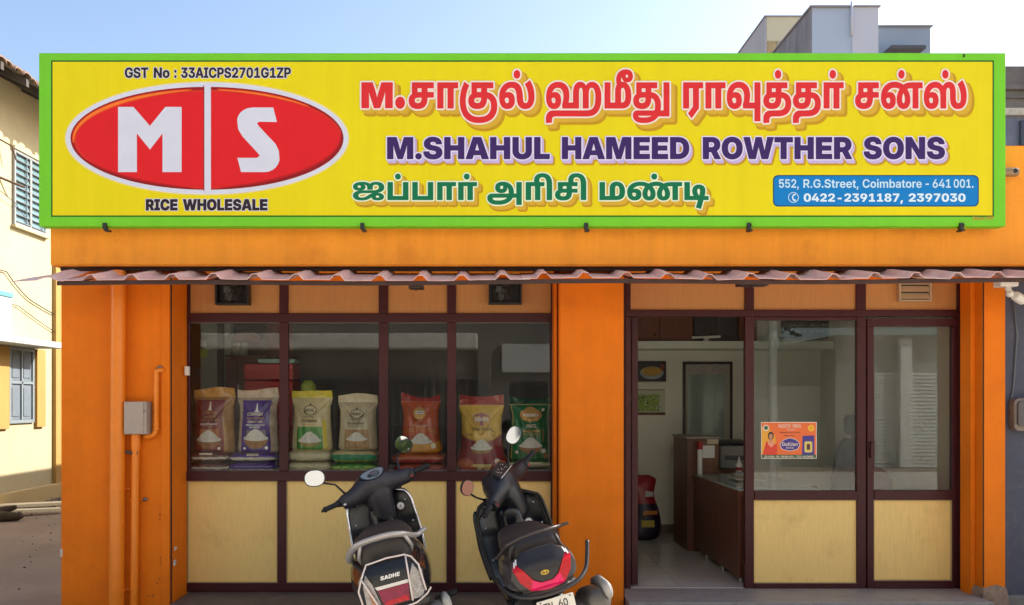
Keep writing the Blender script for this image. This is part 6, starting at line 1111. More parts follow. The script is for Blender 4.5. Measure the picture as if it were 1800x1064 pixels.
# lying bags
SPECK=mat('rice_through_film',lin(196,184,150),.35,var=.28,scale=120,coat=.2)
SPECKR=mat('red_rice_film',lin(176,84,44),.35,var=.4,scale=110,coat=.2)
def lying(label,px0,px1,py0,py1,bands,seed,cy=.60):
    """pillow-shaped bag on its side; bands = [(lower height share, material)]"""
    rnd=random.Random(seed); x0,x1=PX(px0,BD),PX(px1,BD); z0,z1=PZ(py1,BD),PZ(py0,BD); cx,cz,w_,h_=(x0+x1)/2,(z0+z1)/2,(x1-x0)/2,(z1-z0)/2
    root=thing('rice_bag',label,'rice bag',(cx,cy,z0),'rice bags lying flat in the display window')
    b=MB(); ms=[m for _,m in bands]; nu,nv=30,26; dp=.20; ph=rnd.uniform(0,6)
    rings=[]
    for i in range(nu+1):
        u=-1+2*i/nu; k=max(.06,(1-abs(u)**6))**.5; ring=[]
        for j in range(nv):
            a=2*math.pi*j/nv; c,d=math.cos(a),math.sin(a); e=.62
            yy=math.copysign(abs(c)**e,c); zz=math.copysign(abs(d)**e,d)
            wr=.003*math.sin(14*u+5*a+ph)+.002*math.sin(31*u+ph)
            ring.append((cx+w_*u*(1-.03*(1-abs(zz))),cy+dp*yy*(.86+.14*k)+wr,cz+(h_*1.08*k*zz*(1+.05*math.sin(5*u+ph)))+wr*.4))
        rings.append(ring)
    b.loft(rings)
    b.m=[]
    for i in range(nu):
        for j in range(nv):
            zc=(rings[i][j][2]+rings[i][(j+1)%nv][2]+rings[i+1][j][2])/3; t=(zc-z0)/(z1-z0); mi=0
            for q,(lo,_) in enumerate(bands):
                if t>=lo: mi=q
            b.m.append(mi)
    b.m+=[0,0]
    o=b.build('bag_body',ms,smooth=True,fix=False); o.parent=root; o.matrix_parent_inverse=Matrix.Translation(-root.location)
    return root,(cx,cz,w_,h_,cy-dp)
def lab(rt,info,m,u0,u1,v0,v1,text=None,tm=None):
    cx,cz,w_,h_,yf=info; mb=MB().box(cx+u0*w_,cx+u1*w_,yf-.006,yf+.02,cz+v0*h_,cz+v1*h_); ms=[m]
    if text:
        v,f=text_fill(fit(text_glyphs(text,'h'),cx+(u0+.04)*w_,cx+(u1-.04)*w_,-(cz+(v0+(v1-v0)*.2)*h_),-(cz+(v1-(v1-v0)*.2)*h_),728)); mb.add([(a,yf-.007,c) for a,c in v],f,1); ms=[m,tm]
    o=mb.build('bag_label',ms,fix=False); o.parent=rt; o.matrix_parent_inverse=Matrix.Translation(-rt.location)
MB_,BRN=foil('maroon_brown',(92,40,34)),foil('brown',(110,70,44))
WB=mat('white_grain_band',lin(206,196,184),.4,var=.25,scale=130)
r_=lying('upper brown and maroon rice bag lying under the gold and maroon bag',328,406,794,811.5,[(0,BRN),(.28,WB),(.58,MB_)],21); lab(*r_,CREAMT,-.28,.3,.5,.8)
lying('lower brown rice bag at the left end of the window, beneath another maroon one',328,407,812,828.5,[(0,BRN),(.30,WB),(.58,MB_)],22)
r_=lying('upper purple rice bag lying under the standing purple bag',406,488,795,811.5,[(0,PURP),(.22,WB),(.50,PURP)],23); lab(*r_,CREAMT,-.2,.28,.35,.75,'SPICE',BROWNT)
lying('lower purple rice bag on the window deck next to the brown bags',405,489,812,828.5,[(0,PURP),(.12,WB),(.36,PURP)],24)
lying('upper clear bag of pale rice lying under the yellow topped bag',504,585,791,811,[(0,SPECK),(.80,BEIGE)],25)
lying('lower clear bag of pale rice on the deck between purple and green bags',505,585,811.5,828.5,[(0,SPECK)],26)
lying('upper green and cream rice bag lying under the plain beige bag',583,664,792,813.5,[(0,foil('yellow_green',(120,140,50))),(.34,mat('emerald_band',lin(0,120,76),.35,var=.2,scale=40)),(.68,BEIGE)],27)
lying('lower bright green rice bag beneath the green and cream one',584,664,814,828.5,[(0,LGREEN),(.4,foil('lime',(140,170,70))),(.65,LGREEN)],28)
lying('upper orange and red rice bag lying under the orange metallic bag',689,782,797,815,[(0,REDF),(.50,SPECKR)],29)
lying('lower red rice bag on the deck in the third pane',694,784,815.5,828.5,[(0,REDF),(.7,SPECKR)],30)
r_=lying('green and tan rice bag lying under the glossy green bag',893,971,808,822,[(0,SPECK),(.68,GREENF)],31)
lying('dark green rice bag lowest at the right end of the window',893,971,822.3,829,[(0,DGREEN)],32)
r_=lying('red and gold rice bag lying in front under the yellow and red bag',802,890,804,828.5,[(0,foil('red_orange',(176,60,34),.3)),(.3,SPECKR)],33,cy=.63)

# ---------------------------------------------------------------- scooters
TYRE=mat('tyre_rubber',(.012,.012,.012),.85,bump=.2,bscale=80); ALLOY=mat('alloy',lin(170,170,172),.35,.9); CHROME=mat('chrome',lin(215,215,220),.12,1)
GRIP=mat('grip_rubber',(.010,.010,.011),.7,bump=.3,bscale=150); COWL=mat('cowl_plastic',lin(44,42,46),.42,var=.10,scale=20,bump=.02,bscale=200); INNER=mat('inner_black',(.005,.006,.010),.22,var=.2,scale=8)
MIRROR=mat('mirror_silver',(.40,.42,.445),.03,1); MIRROR_B=mat('mirror_clean',(.62,.64,.66),.02,1); SEATM=mat('seat_vinyl',lin(50,44,42),.5,var=.12,scale=12,bump=.12,bscale=130,dirt=lin(104,92,84),dscale=3,damt=.35)  # one mirror, two colours: darker to dim the wall's glare, lighter for the tree
REDL=mat('red_lens',lin(178,4,26),.22,var=.3,scale=60,spec=.4); PINKL=mat('pink_lens',lin(218,20,92),.22,var=.15,scale=30,spec=.4); CLEARL=mat('clear_lens',lin(146,140,136),.1,var=.5,scale=90,spec=.8,coat=.6,bump=.3,bscale=90); AMBR=mat('amber_bulb',lin(166,112,80),.2,var=.2,scale=60)  # the amber patch paints an orange-brown reflection in one indicator
GREYP=mat('grey_plastic',lin(120,118,116),.45,var=.06,scale=10); PLATE=mat('plate_white',lin(216,214,206),.4,var=.04,scale=12,dirt=lin(150,140,126),dscale=12,damt=.3); REDR=mat('red_reflector',lin(214,28,30),.25,coat=.5)
RAKE=R(25)
def seg(a,b,n): return [a+(b-a)*i/(n-1) for i in range(n)]
class Scooter:
    def __init__(s,label,loc,yaw,lean,steer,pal,kind):
        s.root=thing('scooter',label,'scooter',loc); s.root.rotation_euler=(0,lean,yaw)
        s.M=Matrix.Translation(loc)@Euler((0,lean,yaw)).to_matrix().to_4x4()
        ax=Vector((0,-math.sin(RAKE),math.cos(RAKE))); s.piv=Vector((0,.42,.92))
        s.H=Matrix.Translation(s.piv)@Matrix.Rotation(steer,4,ax)@Matrix.Translation(-s.piv)
        s.p=pal; s.kind=kind; s.build()
    def k(s,o,par=None): o.parent=par or s.root; return o
    def local(s,world): return s.M.inverted()@Vector(world)
    def lofty(s,name,secs,m,axis='y',e=2.8,n=24,sub=1,mb=None,par=None):
        """secs along y: (y, half width, z bottom, z top [, exponent])"""
        rings=[]
        for q in secs:
            y,w_,zb,zt=q[:4]; ee=q[4] if len(q)>4 else e
            rings.append([(u,y,v) for u,v in sell(w_,(zt-zb)/2,ee,n,0,(zb+zt)/2)])
        b=MB().loft(rings); return s.k(b.build(name,m,smooth=True,sub=sub),par)
    def build(s):
        P_=s.p; k=s.k; A=s.kind=='A'
        # ---- rear body, seat
        if A: tail=[(.16,.06,.40,.62),(.12,.12,.36,.68),(.0,.150,.34,.71),(-.2,.20,.36,.72),(-.4,.226,.39,.715),(-.56,.226,.40,.69),(-.68,.202,.41,.645),(-.765,.180,.425,.63),(-.79,.14,.445,.61)]
        else: tail=[(.16,.06,.40,.62),(.12,.12,.36,.68),(.0,.150,.34,.70),(-.2,.190,.38,.715),(-.4,.205,.44,.71),(-.56,.208,.48,.70),(-.70,.195,.50,.68),(-.79,.16,.53,.655),(-.83,.10,.555,.625)]
        rb=s.lofty('rear_body',tail,P_['body'])
        def tz_(y):     # half width / bottom / top of the tail at y
            for a,c in zip(tail,tail[1:]):
                if c[0]<=y<=a[0]:
                    t=(a[0]-y)/(a[0]-c[0]); return [a[i]+(c[i]-a[i])*t for i in (1,2,3)]
            return tail[-1][1:4]
        if A: seat=[(.24,.05,.69,.72),(.20,.10,.68,.74),(.05,.135,.68,.755),(-.15,.15,.68,.76),(-.32,.165,.67,.775),(-.48,.172,.64,.80),(-.58,.166,.61,.80),(-.64,.145,.60,.785),(-.67,.10,.615,.755)]
        else: seat=[(.24,.05,.68,.72),(.20,.10,.67,.735),(.05,.14,.67,.75),(-.15,.15,.67,.755),(-.32,.165,.67,.77),(-.48,.172,.66,.795),(-.58,.160,.655,.80),(-.635,.135,.665,.785),(-.66,.09,.68,.76)]
        s.lofty('seat',seat,SEATM,e=3.0,n=28)
        # ---- grab rail round the back of the seat
        sx=.178
        if A: pts=[(-sx-.02,-.40,.655),(-sx-.024,-.50,.665),(-sx-.012,-.60,.715),(-sx*.78,-.69,.768),(-.05,-.72,.785),(.04,-.72,.785),(sx*.62,-.69,.768),(sx*.88,-.62,.738),(sx+.012,-.58,.728),(sx+.045,-.57,.742),(sx+.066,-.57,.745)]
        else: pts=[(-sx-.02,-.40,.67),(-sx-.018,-.50,.69),(-sx-.002,-.60,.725),(-sx*.78,-.69,.775),(-.05,-.72,.80),(.05,-.72,.805),(sx*.72,-.68,.80),(sx*.98,-.60,.785),(sx+.025,-.56,.78),(sx+.045,-.55,.778)]
        sm=[]
        for i in range(len(pts)-1):
            p0,p1,p2,p3=[Vector(pts[max(0,min(len(pts)-1,i+q))]) for q in (-1,0,1,2)]
            for j in range(5):
                t=j/5; sm.append(.5*((2*p1)+(-p0+p2)*t+(2*p0-5*p1+4*p2-p3)*t*t+(-p0+3*p1-3*p2+p3)*t**3))
        sm.append(Vector(pts[-1])); rr=[(.018+.006*math.sin(math.pi*i/len(sm)))*(1 if A else .66) for i in range(len(sm))]
        k(MB().tube(sm,rr,12,flat=(1,.62)).build('grab_rail',P_['rail'],smooth=True))
        for sx_ in (-1,1): k(MB().tube([(sx_*.13,-.60,.64),(sx_*.145,-.64,.69),(sx_*.12,-.69,.765)],.010,8).build('rail_bracket',P_['rail'],smooth=True))
        # ---- tail face
        yb=tail[-1][0]
        def tf(u,v,off=0):         # u,v in metres across / up on the curved tail face
            w_,zb,zt=.20,.45,.70
            y=(-.802 if A else -.842)+ (.9 if A else .9)*max(0,abs(u)-.06)**1.75*1.55+1.6*max(0,v-(.63 if A else .66))**1.25+ (0 if A else .5*max(0,.56-v)) -off
            return (u,y,v-(.03 if A else 0))
        def patch(b,pts2,off,mi=0,th=.02):
            c=ccw(pts2); n=len(c)
            # subdivide the outline so the patch follows the curve
            D=[]
            for i in range(n):
                a,d=c[i],c[(i+1)%n]; m_=max(1,int(math.hypot(d[0]-a[0],d[1]-a[1])/.012))
                D+=[(a[0]+(d[0]-a[0])*j/m_,a[1]+(d[1]-a[1])*j/m_) for j in range(m_)]
            xs=[p[0] for p in D]; ys=[p[1] for p in D]; V=list(D)
            v,f=fill2d([D]); 
            # interior points
            bm=bmesh.new(); vv=[bm.verts.new((x,y,0)) for x,y in v]
            for t in f:
                try: bm.faces.new([vv[i] for i in t])
                except ValueError: pass
            bmesh.ops.subdivide_edges(bm,edges=[e for e in bm.edges if e.calc_length()>.03],cuts=3,use_grid_fill=True); bmesh.ops.triangulate(bm,faces=bm.faces); bm.verts.index_update()
            b.add([tf(q.co.x,q.co.y,off) for q in bm.verts],[tuple(q.index for q in t.verts) for t in bm.faces],mi)
            bm.free(); m2=len(D); b.add([tf(x,y,off) for x,y in D]+[tf(x,y,off-th) for x,y in D],[(i,i+m2,(i+1)%m2+m2,(i+1)%m2) for i in range(m2)],mi)
        if A:
            b=MB(); patch(b,[(-.155,.46),(.155,.46),(.168,.54),(.15,.645),(.10,.69),(-.10,.69),(-.15,.645),(-.168,.54)],.004,0,.05); k(b.build('tail_panel',P_['body2'],fix=False,smooth=True))
            b=MB(); patch(b,[(-.095,.585),(.095,.585),(.10,.66),(.085,.685),(-.085,.685),(-.10,.66)],.016); o=k(b.build('glove_panel',P_['dark'],fix=False,smooth=True,bevel=0))
            v,f=text_fill(fit(text_glyphs('SADHE','h'),-.052,.05,-.612,-.632,728)); k(MB().add([tf(a+ (c-.62)*.25,c,.018) for a,c in v],f).build('badge_lettering',mat('badge_white',lin(226,224,222),.3),fix=False))
            b=MB(); patch(b,[(-.082,.565),(.085,.565),(.095,.583),(-.093,.583)],.014); k(b.build('silver_strip',mat('silver_plastic',lin(186,184,186),.25,.7),fix=False,smooth=True))
            tl=MB(); patch(tl,[(-.065,.475),(.07,.475),(.082,.563),(-.08,.563)],.016,0); patch(tl,[(-.062,.478),(.066,.478),(.06,.505),(-.05,.498)],.0175,1); k(tl.build('tail_light',[mat('pinkred_lens',lin(128,20,56),.22,var=.3,scale=30,spec=.4),REDL],fix=False,smooth=True))
            for sg in (-1,1):
                b=MB(); patch(b,[(sg*.078,.475),(sg*.10,.60),(sg*.125,.655),(sg*.150,.60),(sg*.155,.50),(sg*.135,.47)],.012,0); patch(b,[(sg*.10,.49),(sg*.11,.56),(sg*.128,.56),(sg*.125,.49)],.0145,1); k(b.build('indicator',[CLEARL,AMBR] if sg<0 else [CLEARL,CLEARL],fix=False,smooth=True))
            # white rods guarding the lamps
            WR=mat('guard_white',lin(214,200,192),.3)
            rods=[[(-.17,.475),(-.10,.455),(0,.448),(.10,.455),(.162,.48),(.19,.505)],[(-.17,.475),(-.178,.58),(-.15,.64)],[(-.15,.64),(-.09,.475)],[(-.15,.64),(-.11,.70),(0,.708),(.10,.702)],[(.10,.70),(.082,.47)],[(.10,.70),(.128,.685),(.155,.64),(.162,.50)]]
            b=MB()
            for r_ in rods:
                q=[]
                for a,c in zip(r_,r_[1:]): q+=[(a[0]+(c[0]-a[0])*i/5,a[1]+(c[1]-a[1])*i/5) for i in range(5)]
                q.append(r_[-1]); b.tube([tf(u,v,.028) for u,v in q],.0048,8)
            k(b.build('lamp_guard',WR,smooth=True))
            b=MB(); patch(b,[(-.16,.435),(.16,.435),(.175,.462),(-.178,.462)],.02,0,.03); k(b.build('tail_lip',P_['body2'],fix=False,smooth=True))
            k(MB().prism(rrect(-.05,.03,.40,.432,.006),lambda u,v,d:(u,-.79+d,v),.012).build('reflector',REDR)); 
            k(MB().loft([[(x,y_,z) for x,z in sell(w_,h_,3,16,0,zc)] for y_,w_,h_,zc in ((-.62,.10,.05,.42),(-.74,.09,.05,.40),(-.775,.075,.045,.385))]).build('mudguard',GREYP,smooth=True))
            b=MB(); v,f=text_fill(fit(text_glyphs('Jupiter','b') if False else text_glyphs('Dazzler','b'),-.49,-.30,-.585,-.615,728)); 
            b.add([(tz_(-.79-a)[0]*.972,-.79-a,c-.03) for a,c in v],f)
            k(b.build('side_lettering',mat('badge_white',lin(226,224,222),.3),fix=False))
        else:
            b=MB(); patch(b,[(-.13,.535),(.13,.535),(.175,.62),(.15,.70),(.07,.735),(-.07,.735),(-.15,.70),(-.175,.62)],.003,0,.05); k(b.build('tail_panel',P_['body2'],fix=False,smooth=True))
            L=[(-.175,.672),(-.15,.60),(-.10,.545),(0,.525),(.10,.545),(.15,.60),(.175,.672),(.155,.70),(.118,.66),(.075,.60),(.035,.578),(-.035,.578),(-.075,.60),(-.118,.66),(-.155,.70)]
            L=[(u*.90,v) for u,v in L]
            b=MB(); patch(b,L,.016,0); patch(b,[(-.09,.548),(0,.530),(.09,.548),(.075,.60),(.03,.576),(-.03,.576),(-.075,.60)],.0175,1); k(b.build('tail_light',[REDL,PINKL],fix=False,smooth=True))
            b=MB(); patch(b,[(-.140,.70),(-.104,.662),(-.062,.605),(-.028,.582),(.028,.582),(.062,.605),(.104,.662),(.140,.70),(.08,.74),(-.08,.74)],.020,0); k(b.build('tail_cap',P_['dark'],fix=False,smooth=True))
            b=MB(); patch(b,ell(0,.625,.022,.012,16),.024,0); k(b.build('badge',mat('badge_gold',lin(200,170,60),.3,.4),fix=False)); v,f=text_fill(fit(text_glyphs('KLA','h'),-.015,.015,-.619,-.631,728)); k(MB().add([tf(a,c,.0262) for a,c in v],f).build('badge_lettering',BLACKP,fix=False))
            for sg in (-1,1):
                b=MB()
                for q in range(2): patch(b,[(sg*(.122+.012*q),.715-.01*q),(sg*(.129+.012*q),.715-.01*q),(sg*(.137+.012*q),.690-.01*q),(sg*(.130+.012*q),.690-.01*q)],.022,0,.004)
                k(b.build('badge_letters',mat('badge_white',lin(226,224,222),.3),fix=False))
            # black guard bar round the tail, its right end flaring up
            pts=[(-.235,-.62,.60),(-.225,-.72,.565),(-.16,-.83,.53),(-.06,-.875,.515),(.06,-.875,.517),(.16,-.84,.533),(.218,-.79,.565),(.25,-.75,.62),(.278,-.71,.69)]
            sm=[]
            for i in range(len(pts)-1):
                p0,p1,p2,p3=[Vector(pts[max(0,min(len(pts)-1,i+q))]) for q in (-1,0,1,2)]
                for j in range(6): t=j/6; sm.append(.5*((2*p1)+(-p0+p2)*t+(2*p0-5*p1+4*p2-p3)*t*t+(-p0+3*p1-3*p2+p3)*t**3))
            sm.append(Vector(pts[-1])); k(MB().tube(sm,.0115,10).build('tail_guard',mat('guard_black',lin(52,48,46),.35,.2),smooth=True))
            s.lofty('tail_skirt',[(-.5,.20,.44,.50),(-.66,.185,.47,.525),(-.79,.13,.50,.545),(-.845,.07,.515,.54)],P_['body2'])
            # plate
            pm=Matrix.Translation((.02,-.80,.40))@Euler((R(14),0,0)).to_matrix().to_4x4()
            b=MB(); b.M=pm; b.prism(rrect(-.10,.10,-.075,.075,.008),lambda u,v,d:(u,d,v),.004); k(b.build('number_plate',PLATE,bevel=.001))
            b=MB(); b.M=pm
            for tx,a,c,z0,z1 in (('TN','-.068','-.018',.012,.056),('60','.012','.062',.012,.056),('8991','-.07','.07',-.054,-.010)):
                v,f=text_fill(fit(text_glyphs(tx,'b'),float(a),float(c),-z0,-z1,728)); b.add([(x,-.0012,z) for x,z in v],f)
            b.cyl((-.08,-.004,.065),(-.08,.0,.065),.004,8).cyl((.08,-.004,.065),(.08,0,.065),.004,8)
            k(b.build('plate_lettering',BLACKP,fix=False))
            k(MB().loft([[(x,y_,z) for x,z in sell(w_,h_,3,16,0,zc)] for y_,w_,h_,zc in ((-.60,.09,.06,.44),(-.72,.085,.06,.42),(-.785,.07,.06,.40))]).build('mudguard',BLACKP,smooth=True))
        # ---- footboard, legshield and inner panel
        b=MB().loft([[(x,y_,z) for x,z in sell(w_,h_,5,20,0,zc)] for y_,w_,h_,zc in ((-.05,.17,.04,.30),(.05,.19,.035,.295),(.30,.185,.035,.295),(.38,.17,.04,.31))]); k(b.build('footboard',INNER,smooth=True,sub=1))
        def shield(u,v,off=0):
            """u across -1..1, v up 0..1"""
            z=.30+v*(P_['sh_top']-.30)
            hw=.20+.03*math.sin(math.pi*min(1,v/.55)*.5) if v<.55 else .23-.022*((v-.55)/.45)
            if v<.12: hw*=.8+.2*v/.12
            if v>.84: hw*=1-(1-math.sqrt(max(0,1-((v-.84)/.16)**2)))*.42
            y=.375+.10*v**1.0 -.055*abs(u)**2.4*(1-.25*v) + .03*(1-v)**2
            return (u*hw,y+off,z)
        nu,nv=18,26; vs=[shield(-1+2*i/nu,j/nv) for j in range(nv+1) for i in range(nu+1)]; fs=[(j*(nu+1)+i,j*(nu+1)+i+1,(j+1)*(nu+1)+i+1,(j+1)*(nu+1)+i) for j in range(nv) for i in range(nu)]
        o=k(MB().add(vs,fs).build('leg_shield',[P_['body'],INNER] if False else P_['shield'],smooth=True,fix=False)); q=o.modifiers.new('solid','SOLIDIFY'); q.thickness=.02; q.offset=-1; 
        vs=[shield((-1+2*i/nu)*.93,.03+.93*j/nv,-.018-.0*abs(i-nu/2)) for j in range(nv+1) for i in range(nu+1)]
        o=k(MB().add(vs,fs).build('inner_panel',INNER,smooth=True,fix=False))
        edge=[shield(-1,t,-.004) for t in seg(.04,1,26)]+[shield(u,1,-.004) for u in seg(-.92,.92,12)]+[shield(1,t,-.004) for t in seg(1,.04,26)]
        k(MB().tube(edge,.0085,8).build('edge_trim',P_['trim'],smooth=True))
        if not A:
            gb=[Vector(p) for p in [shield(-1.02,t,-.006) for t in seg(.16,.93,20)]]; gb=[p+Vector((-.012,-.006,0)) for p in gb]
            k(MB().tube(gb,.0105,8).build('crash_bar',P_['rail2'],smooth=True))
            gb=[Vector(p)+Vector((.012,-.006,.004)) for p in [shield(1.02,t,-.006) for t in seg(.25,.93,20)]]+[Vector(shield(u,1,-.01))+Vector((0,0,.018)) for u in seg(.9,.1,8)]
            k(MB().tube(gb,.0105,8).build('crash_bar',P_['rail2'],smooth=True))
        # steering column cover, hook, lock
        b=MB().loft([[(u,y0+v,z) for u,v in sell(w_,d_,3,20)] for z,y0,w_,d_ in ((.31,.37,.115,.05),(.45,.395,.10,.055),(.60,.41,.088,.06),(.75,.405,.082,.065),(.84,.40,.076,.06))]); k(b.build('column_cover',INNER,smooth=True,sub=1))
        b=MB(); b.tube([shield(-.72,.30,-.03),Vector(shield(-.68,.22,-.05)),Vector(shield(-.45,.19,-.07)),Vector(shield(-.25,.24,-.06))],.006,8); k(b.build('bag_hook',COWL,smooth=True)) if A else None
        lk=shield(.62 if A else .48,.80 if A else .66,-.02) 
        lm=Matrix.Translation(lk)@Euler((R(82),0,0)).to_matrix().to_4x4()
        b=MB(); b.M=lm; b.lathe([(.034,-.03),(.034,.006),(.027,.012)],(0,0,0),'z',20); lo=k(b.build('lock_housing',COWL,smooth=True,angle=40)); b=MB(); b.M=lm; b.lathe([(.023,.0125),(.023,.016),(.008,.017)],(0,0,0),'z',18); k(b.build('ignition_lock',ALLOY,smooth=True,angle=40),lo); b=MB(); b.M=lm; b.box(-.003,.003,-.009,.009,.0175,.0185); k(b.build('key_slot',BLACKP),lo)
        b=MB()
        for u,v in ((-.80,.72),(.84,.62),(.80,.86),(.86,.36),(-.82,.36)): b.sphere(shield(u,v,-.022),(.0075,.004,.0075),10,6)
        k(b.build('screws',ALLOY,smooth=True))
        # front apron nose and fender (turned with the fork)
        b=MB().loft([[(u,y0+v,z) for u,v in sell(w_,d_,2.6,20)] for z,y0,w_,d_ in ((.36,.47,.10,.05),(.50,.50,.12,.07),(.66,.515,.115,.08),(.82,.505,.10,.07),(.88,.49,.07,.05))]); k(b.build('front_apron',P_['body'],smooth=True,sub=1))
        H=s.H
        b=MB(); b.M=H; rings=[]
        for i in range(9):
            a=R(20+140*i/8); y0,z0=.66+.275*math.cos(a),.23+.275*math.sin(a); rings.append([(u,y0+v*math.cos(a),z0+v*math.sin(a)) for u,v in sell(.075,.03,2.4,14)])
        b.loft(rings); k(b.build('front_fender',P_['body'],smooth=True,sub=1))
        b=MB(); b.M=H
        for sg in (-1,1): b.tube([(sg*.06,.50,.62),(sg*.075,.58,.42),(sg*.075,.66,.23)],.018,10)
        b.cyl((-.09,.66,.23),(.09,.66,.23),.012,10); k(b.build('fork',ALLOY,smooth=True,angle=40))
        def wheel(y,M_=None):
            b=MB(); b.M=M_; r0,t=.175,.052; b.loft([[((t*math.cos(a)),y+(r0+t*.95*math.sin(a))*math.cos(p),.23+(r0+t*.95*math.sin(a))*math.sin(p)) for a in [2*math.pi*j/12 for j in range(12)]] for p in [2*math.pi*i/40 for i in range(41)]],False)
            w_=k(b.build('wheel',TYRE,smooth=True)); b=MB(); b.M=M_; b.lathe([(.135,-.035),(.135,.035),(.12,.04),(.115,.0),(.12,-.04),(.135,-.035)],(0,y,.23),'x',32,cap=False)
            for i in range(5): a=2*math.pi*i/5; b.tube([(0,y,.23),(0,y+.125*math.cos(a),.23+.125*math.sin(a))],[.022,.014],6)
            b.cyl((-.05,y,.23),(.05,y,.23),.035,16); k(b.build('rim',ALLOY,smooth=True,angle=40),w_)
        wheel(.66,H); wheel(-.60)
        # engine, silencer, stand, footpeg
        b=MB().loft([[(x0+u,y_,zc+v) for u,v in sell(w_,h_,3,16)] for y_,x0,w_,h_,zc in ((-.05,-.08,.08,.09,.26),(-.3,-.10,.09,.11,.26),(-.62,-.12,.06,.09,.24),(-.70,-.12,.04,.06,.24))]); k(b.build('engine_case',GREYP,smooth=True,sub=1))
        b=MB().tube([(.10,-.2,.20),(.14,-.35,.20),(.165,-.45,.24),(.185,-.60,.29),(.195,-.80,.34),(.195,-.83,.345)] if A else [(.12,-.2,.22),(.18,-.35,.28),(.225,-.45,.335),(.24,-.60,.365),(.245,-.80,.39),(.245,-.83,.395)],[.018,.03,.055,.066,.064,.045],16); mu=k(b.build('silencer',mat('silencer_grey',lin(96,92,88),.4,.4,var=.15,scale=10),smooth=True)); b=MB().tube([(.235,-.46,.31),(.25,-.62,.345),(.252,-.82,.375)] if A else [(.288,-.46,.40),(.30,-.62,.425),(.298,-.84,.44)],[.03,.052,.046],12,flat=(.5,1)); k(b.build('silencer_guard',mat('guard_grey',lin(158,156,152),.45,.15),smooth=True),mu)
        for sg in ((-1,1) if A else (-1,)): 
            b=MB().tube([(sg*.20,-.33,.30),(sg*.31,-.35,.315),(sg*.335,-.355,.318)],[.013,.018,.017],10); k(b.build('footpeg',BLACKP,smooth=True,angle=50))
        k(MB().tube([(-.12,.02,.22),(-.24,.06,.10),(-.30,.08,-.06)],[.014,.013,.018],8).build('side_stand',BLACKP,smooth=True))
        s.bars()
    def bars(s):
        P_=s.p; k=s.k; A=s.kind=='A'; H=s.H
        C=Matrix.Translation((0,.40,.948 if A else .962))
        def M_(extra=None): return H@C@(extra or Matrix())
        # cowl: arms, dome and neck melted together
        b=MB(); b.M=M_()
        half=[(.245,.036,.046,-.045,-.012),(.19,.046,.052,-.035,-.010),(.14,.062,.062,-.018,-.004),(.09,.088,.078,.004,.008),(.035,.108,.096,.014,.020)]
        arm=[(-q[0],)+q[1:] for q in half]+half[::-1]
        b.loft([[(x,y0+u,z0+v) for u,v in sell(a,c,2.4,20)] for x,a,c,y0,z0 in arm])
        b.loft([[(u,y0+v,z) for u,v in sell(w_,d_,2.5,20)] for z,y0,w_,d_ in ((-.235,.005,.068,.058),(-.19,.0,.071,.066),(-.12,-.004,.080,.078),(-.06,-.002,.096,.088),(0,.005,.112,.095))])
        if not A: b.loft([[(u,y0+v,z) for u,v in sell(w_,d_,2.4,20)] for z,y0,w_,d_ in ((-.03,.06,.11,.06),(.03,.05,.10,.07),(.09,.05,.075,.05),(.11,.05,.04,.03))])
        cw=k(b.build('handlebar_cowl',P_['cowl'],smooth=True)); r=cw.modifiers.new('remesh','REMESH'); r.mode='VOXEL'; r.voxel_size=.007; r.use_smooth_shade=True; q=cw.modifiers.new('smooth','SMOOTH'); q.factor=.5; q.iterations=7
        # instrument
        T=Matrix.Translation((-.0,-.060,.082))@Euler((R(-122 if A else -128)+R(180),0,0)).to_matrix().to_4x4()
        T=Matrix.Translation((0,-.058,.078) if A else (0,-.062,.094))@Euler((R(48 if A else 50),0,0)).to_matrix().to_4x4()
        out=[(-.092,.012),(-.06,-.028),(-.02,-.040),(.02,-.040),(.06,-.028),(.092,.012),(.08,.034),(.03,.046),(-.03,.046),(-.08,.034)] if A else [(-.08,-.035),(.08,-.035),(.075,.02),(.05,.05),(-.05,.05),(-.075,.02)]
        for _ in range(2 if A else 1):
            q=[]
            for (u0,v0),(u1,v1) in zip(out,out[1:]+out[:1]): q+=[(u0*.75+u1*.25,v0*.75+v1*.25),(u0*.25+u1*.75,v0*.25+v1*.75)]
            out=q
        b=MB(); b.M=M_(T); b.prism(out,lambda u,v,d:(u,v,.012-d),.03); ins=k(b.build('instrument_panel',mat('dial_bezel',lin(30,30,32),.3),bevel=.005))
        b=MB(); b.M=M_(T); ii=[(u*.88,v*.86) for u,v in out]; b.poly(ii,lambda u,v:(u,v,.0135),0)
        if A:
            b.poly(ell(.012,0,.034,.026,24),lambda u,v:(u,v,.0145),1); b.poly(ell(.012,-.002,.026,.019,24),lambda u,v:(u,v,.0153),2)
            for i in range(9): a=R(20+140*i/8); c,d=math.cos(a),math.sin(a); b.add([(.012+.03*c-.001*d,.026*d+.001*c-.002,.016),(.012+.03*c+.001*d,.026*d-.001*c-.002,.016),(.012+.022*c,.018*d-.002,.016)],[(0,1,2)],3)
            b.add([(.012,-.004,.0165),(.014,-.001,.0165),(-.006,.014,.0165)],[(0,1,2)],4)
        else:
            rnd=random.Random(4)
            for i in range(14): u,v=rnd.uniform(-.055,.05),rnd.uniform(-.02,.035); b.poly([(u,v),(u+rnd.uniform(.004,.014),v),(u+.008,v+rnd.uniform(.003,.01))],lambda u,v,i=i:(u,v,.0142+.0001*i),3)
        k(b.build('dial_face',[mat('dial_grey',lin(120,126,130),.25) if A else mat('dial_dark',lin(46,36,34),.15),mat('dial_black',(.01,.01,.012),.3),mat('dial_mid',lin(84,90,94),.3),mat('dial_marks',lin(176,160,140),.4),mat('needle_red',lin(190,50,40),.4)],fix=False),ins)
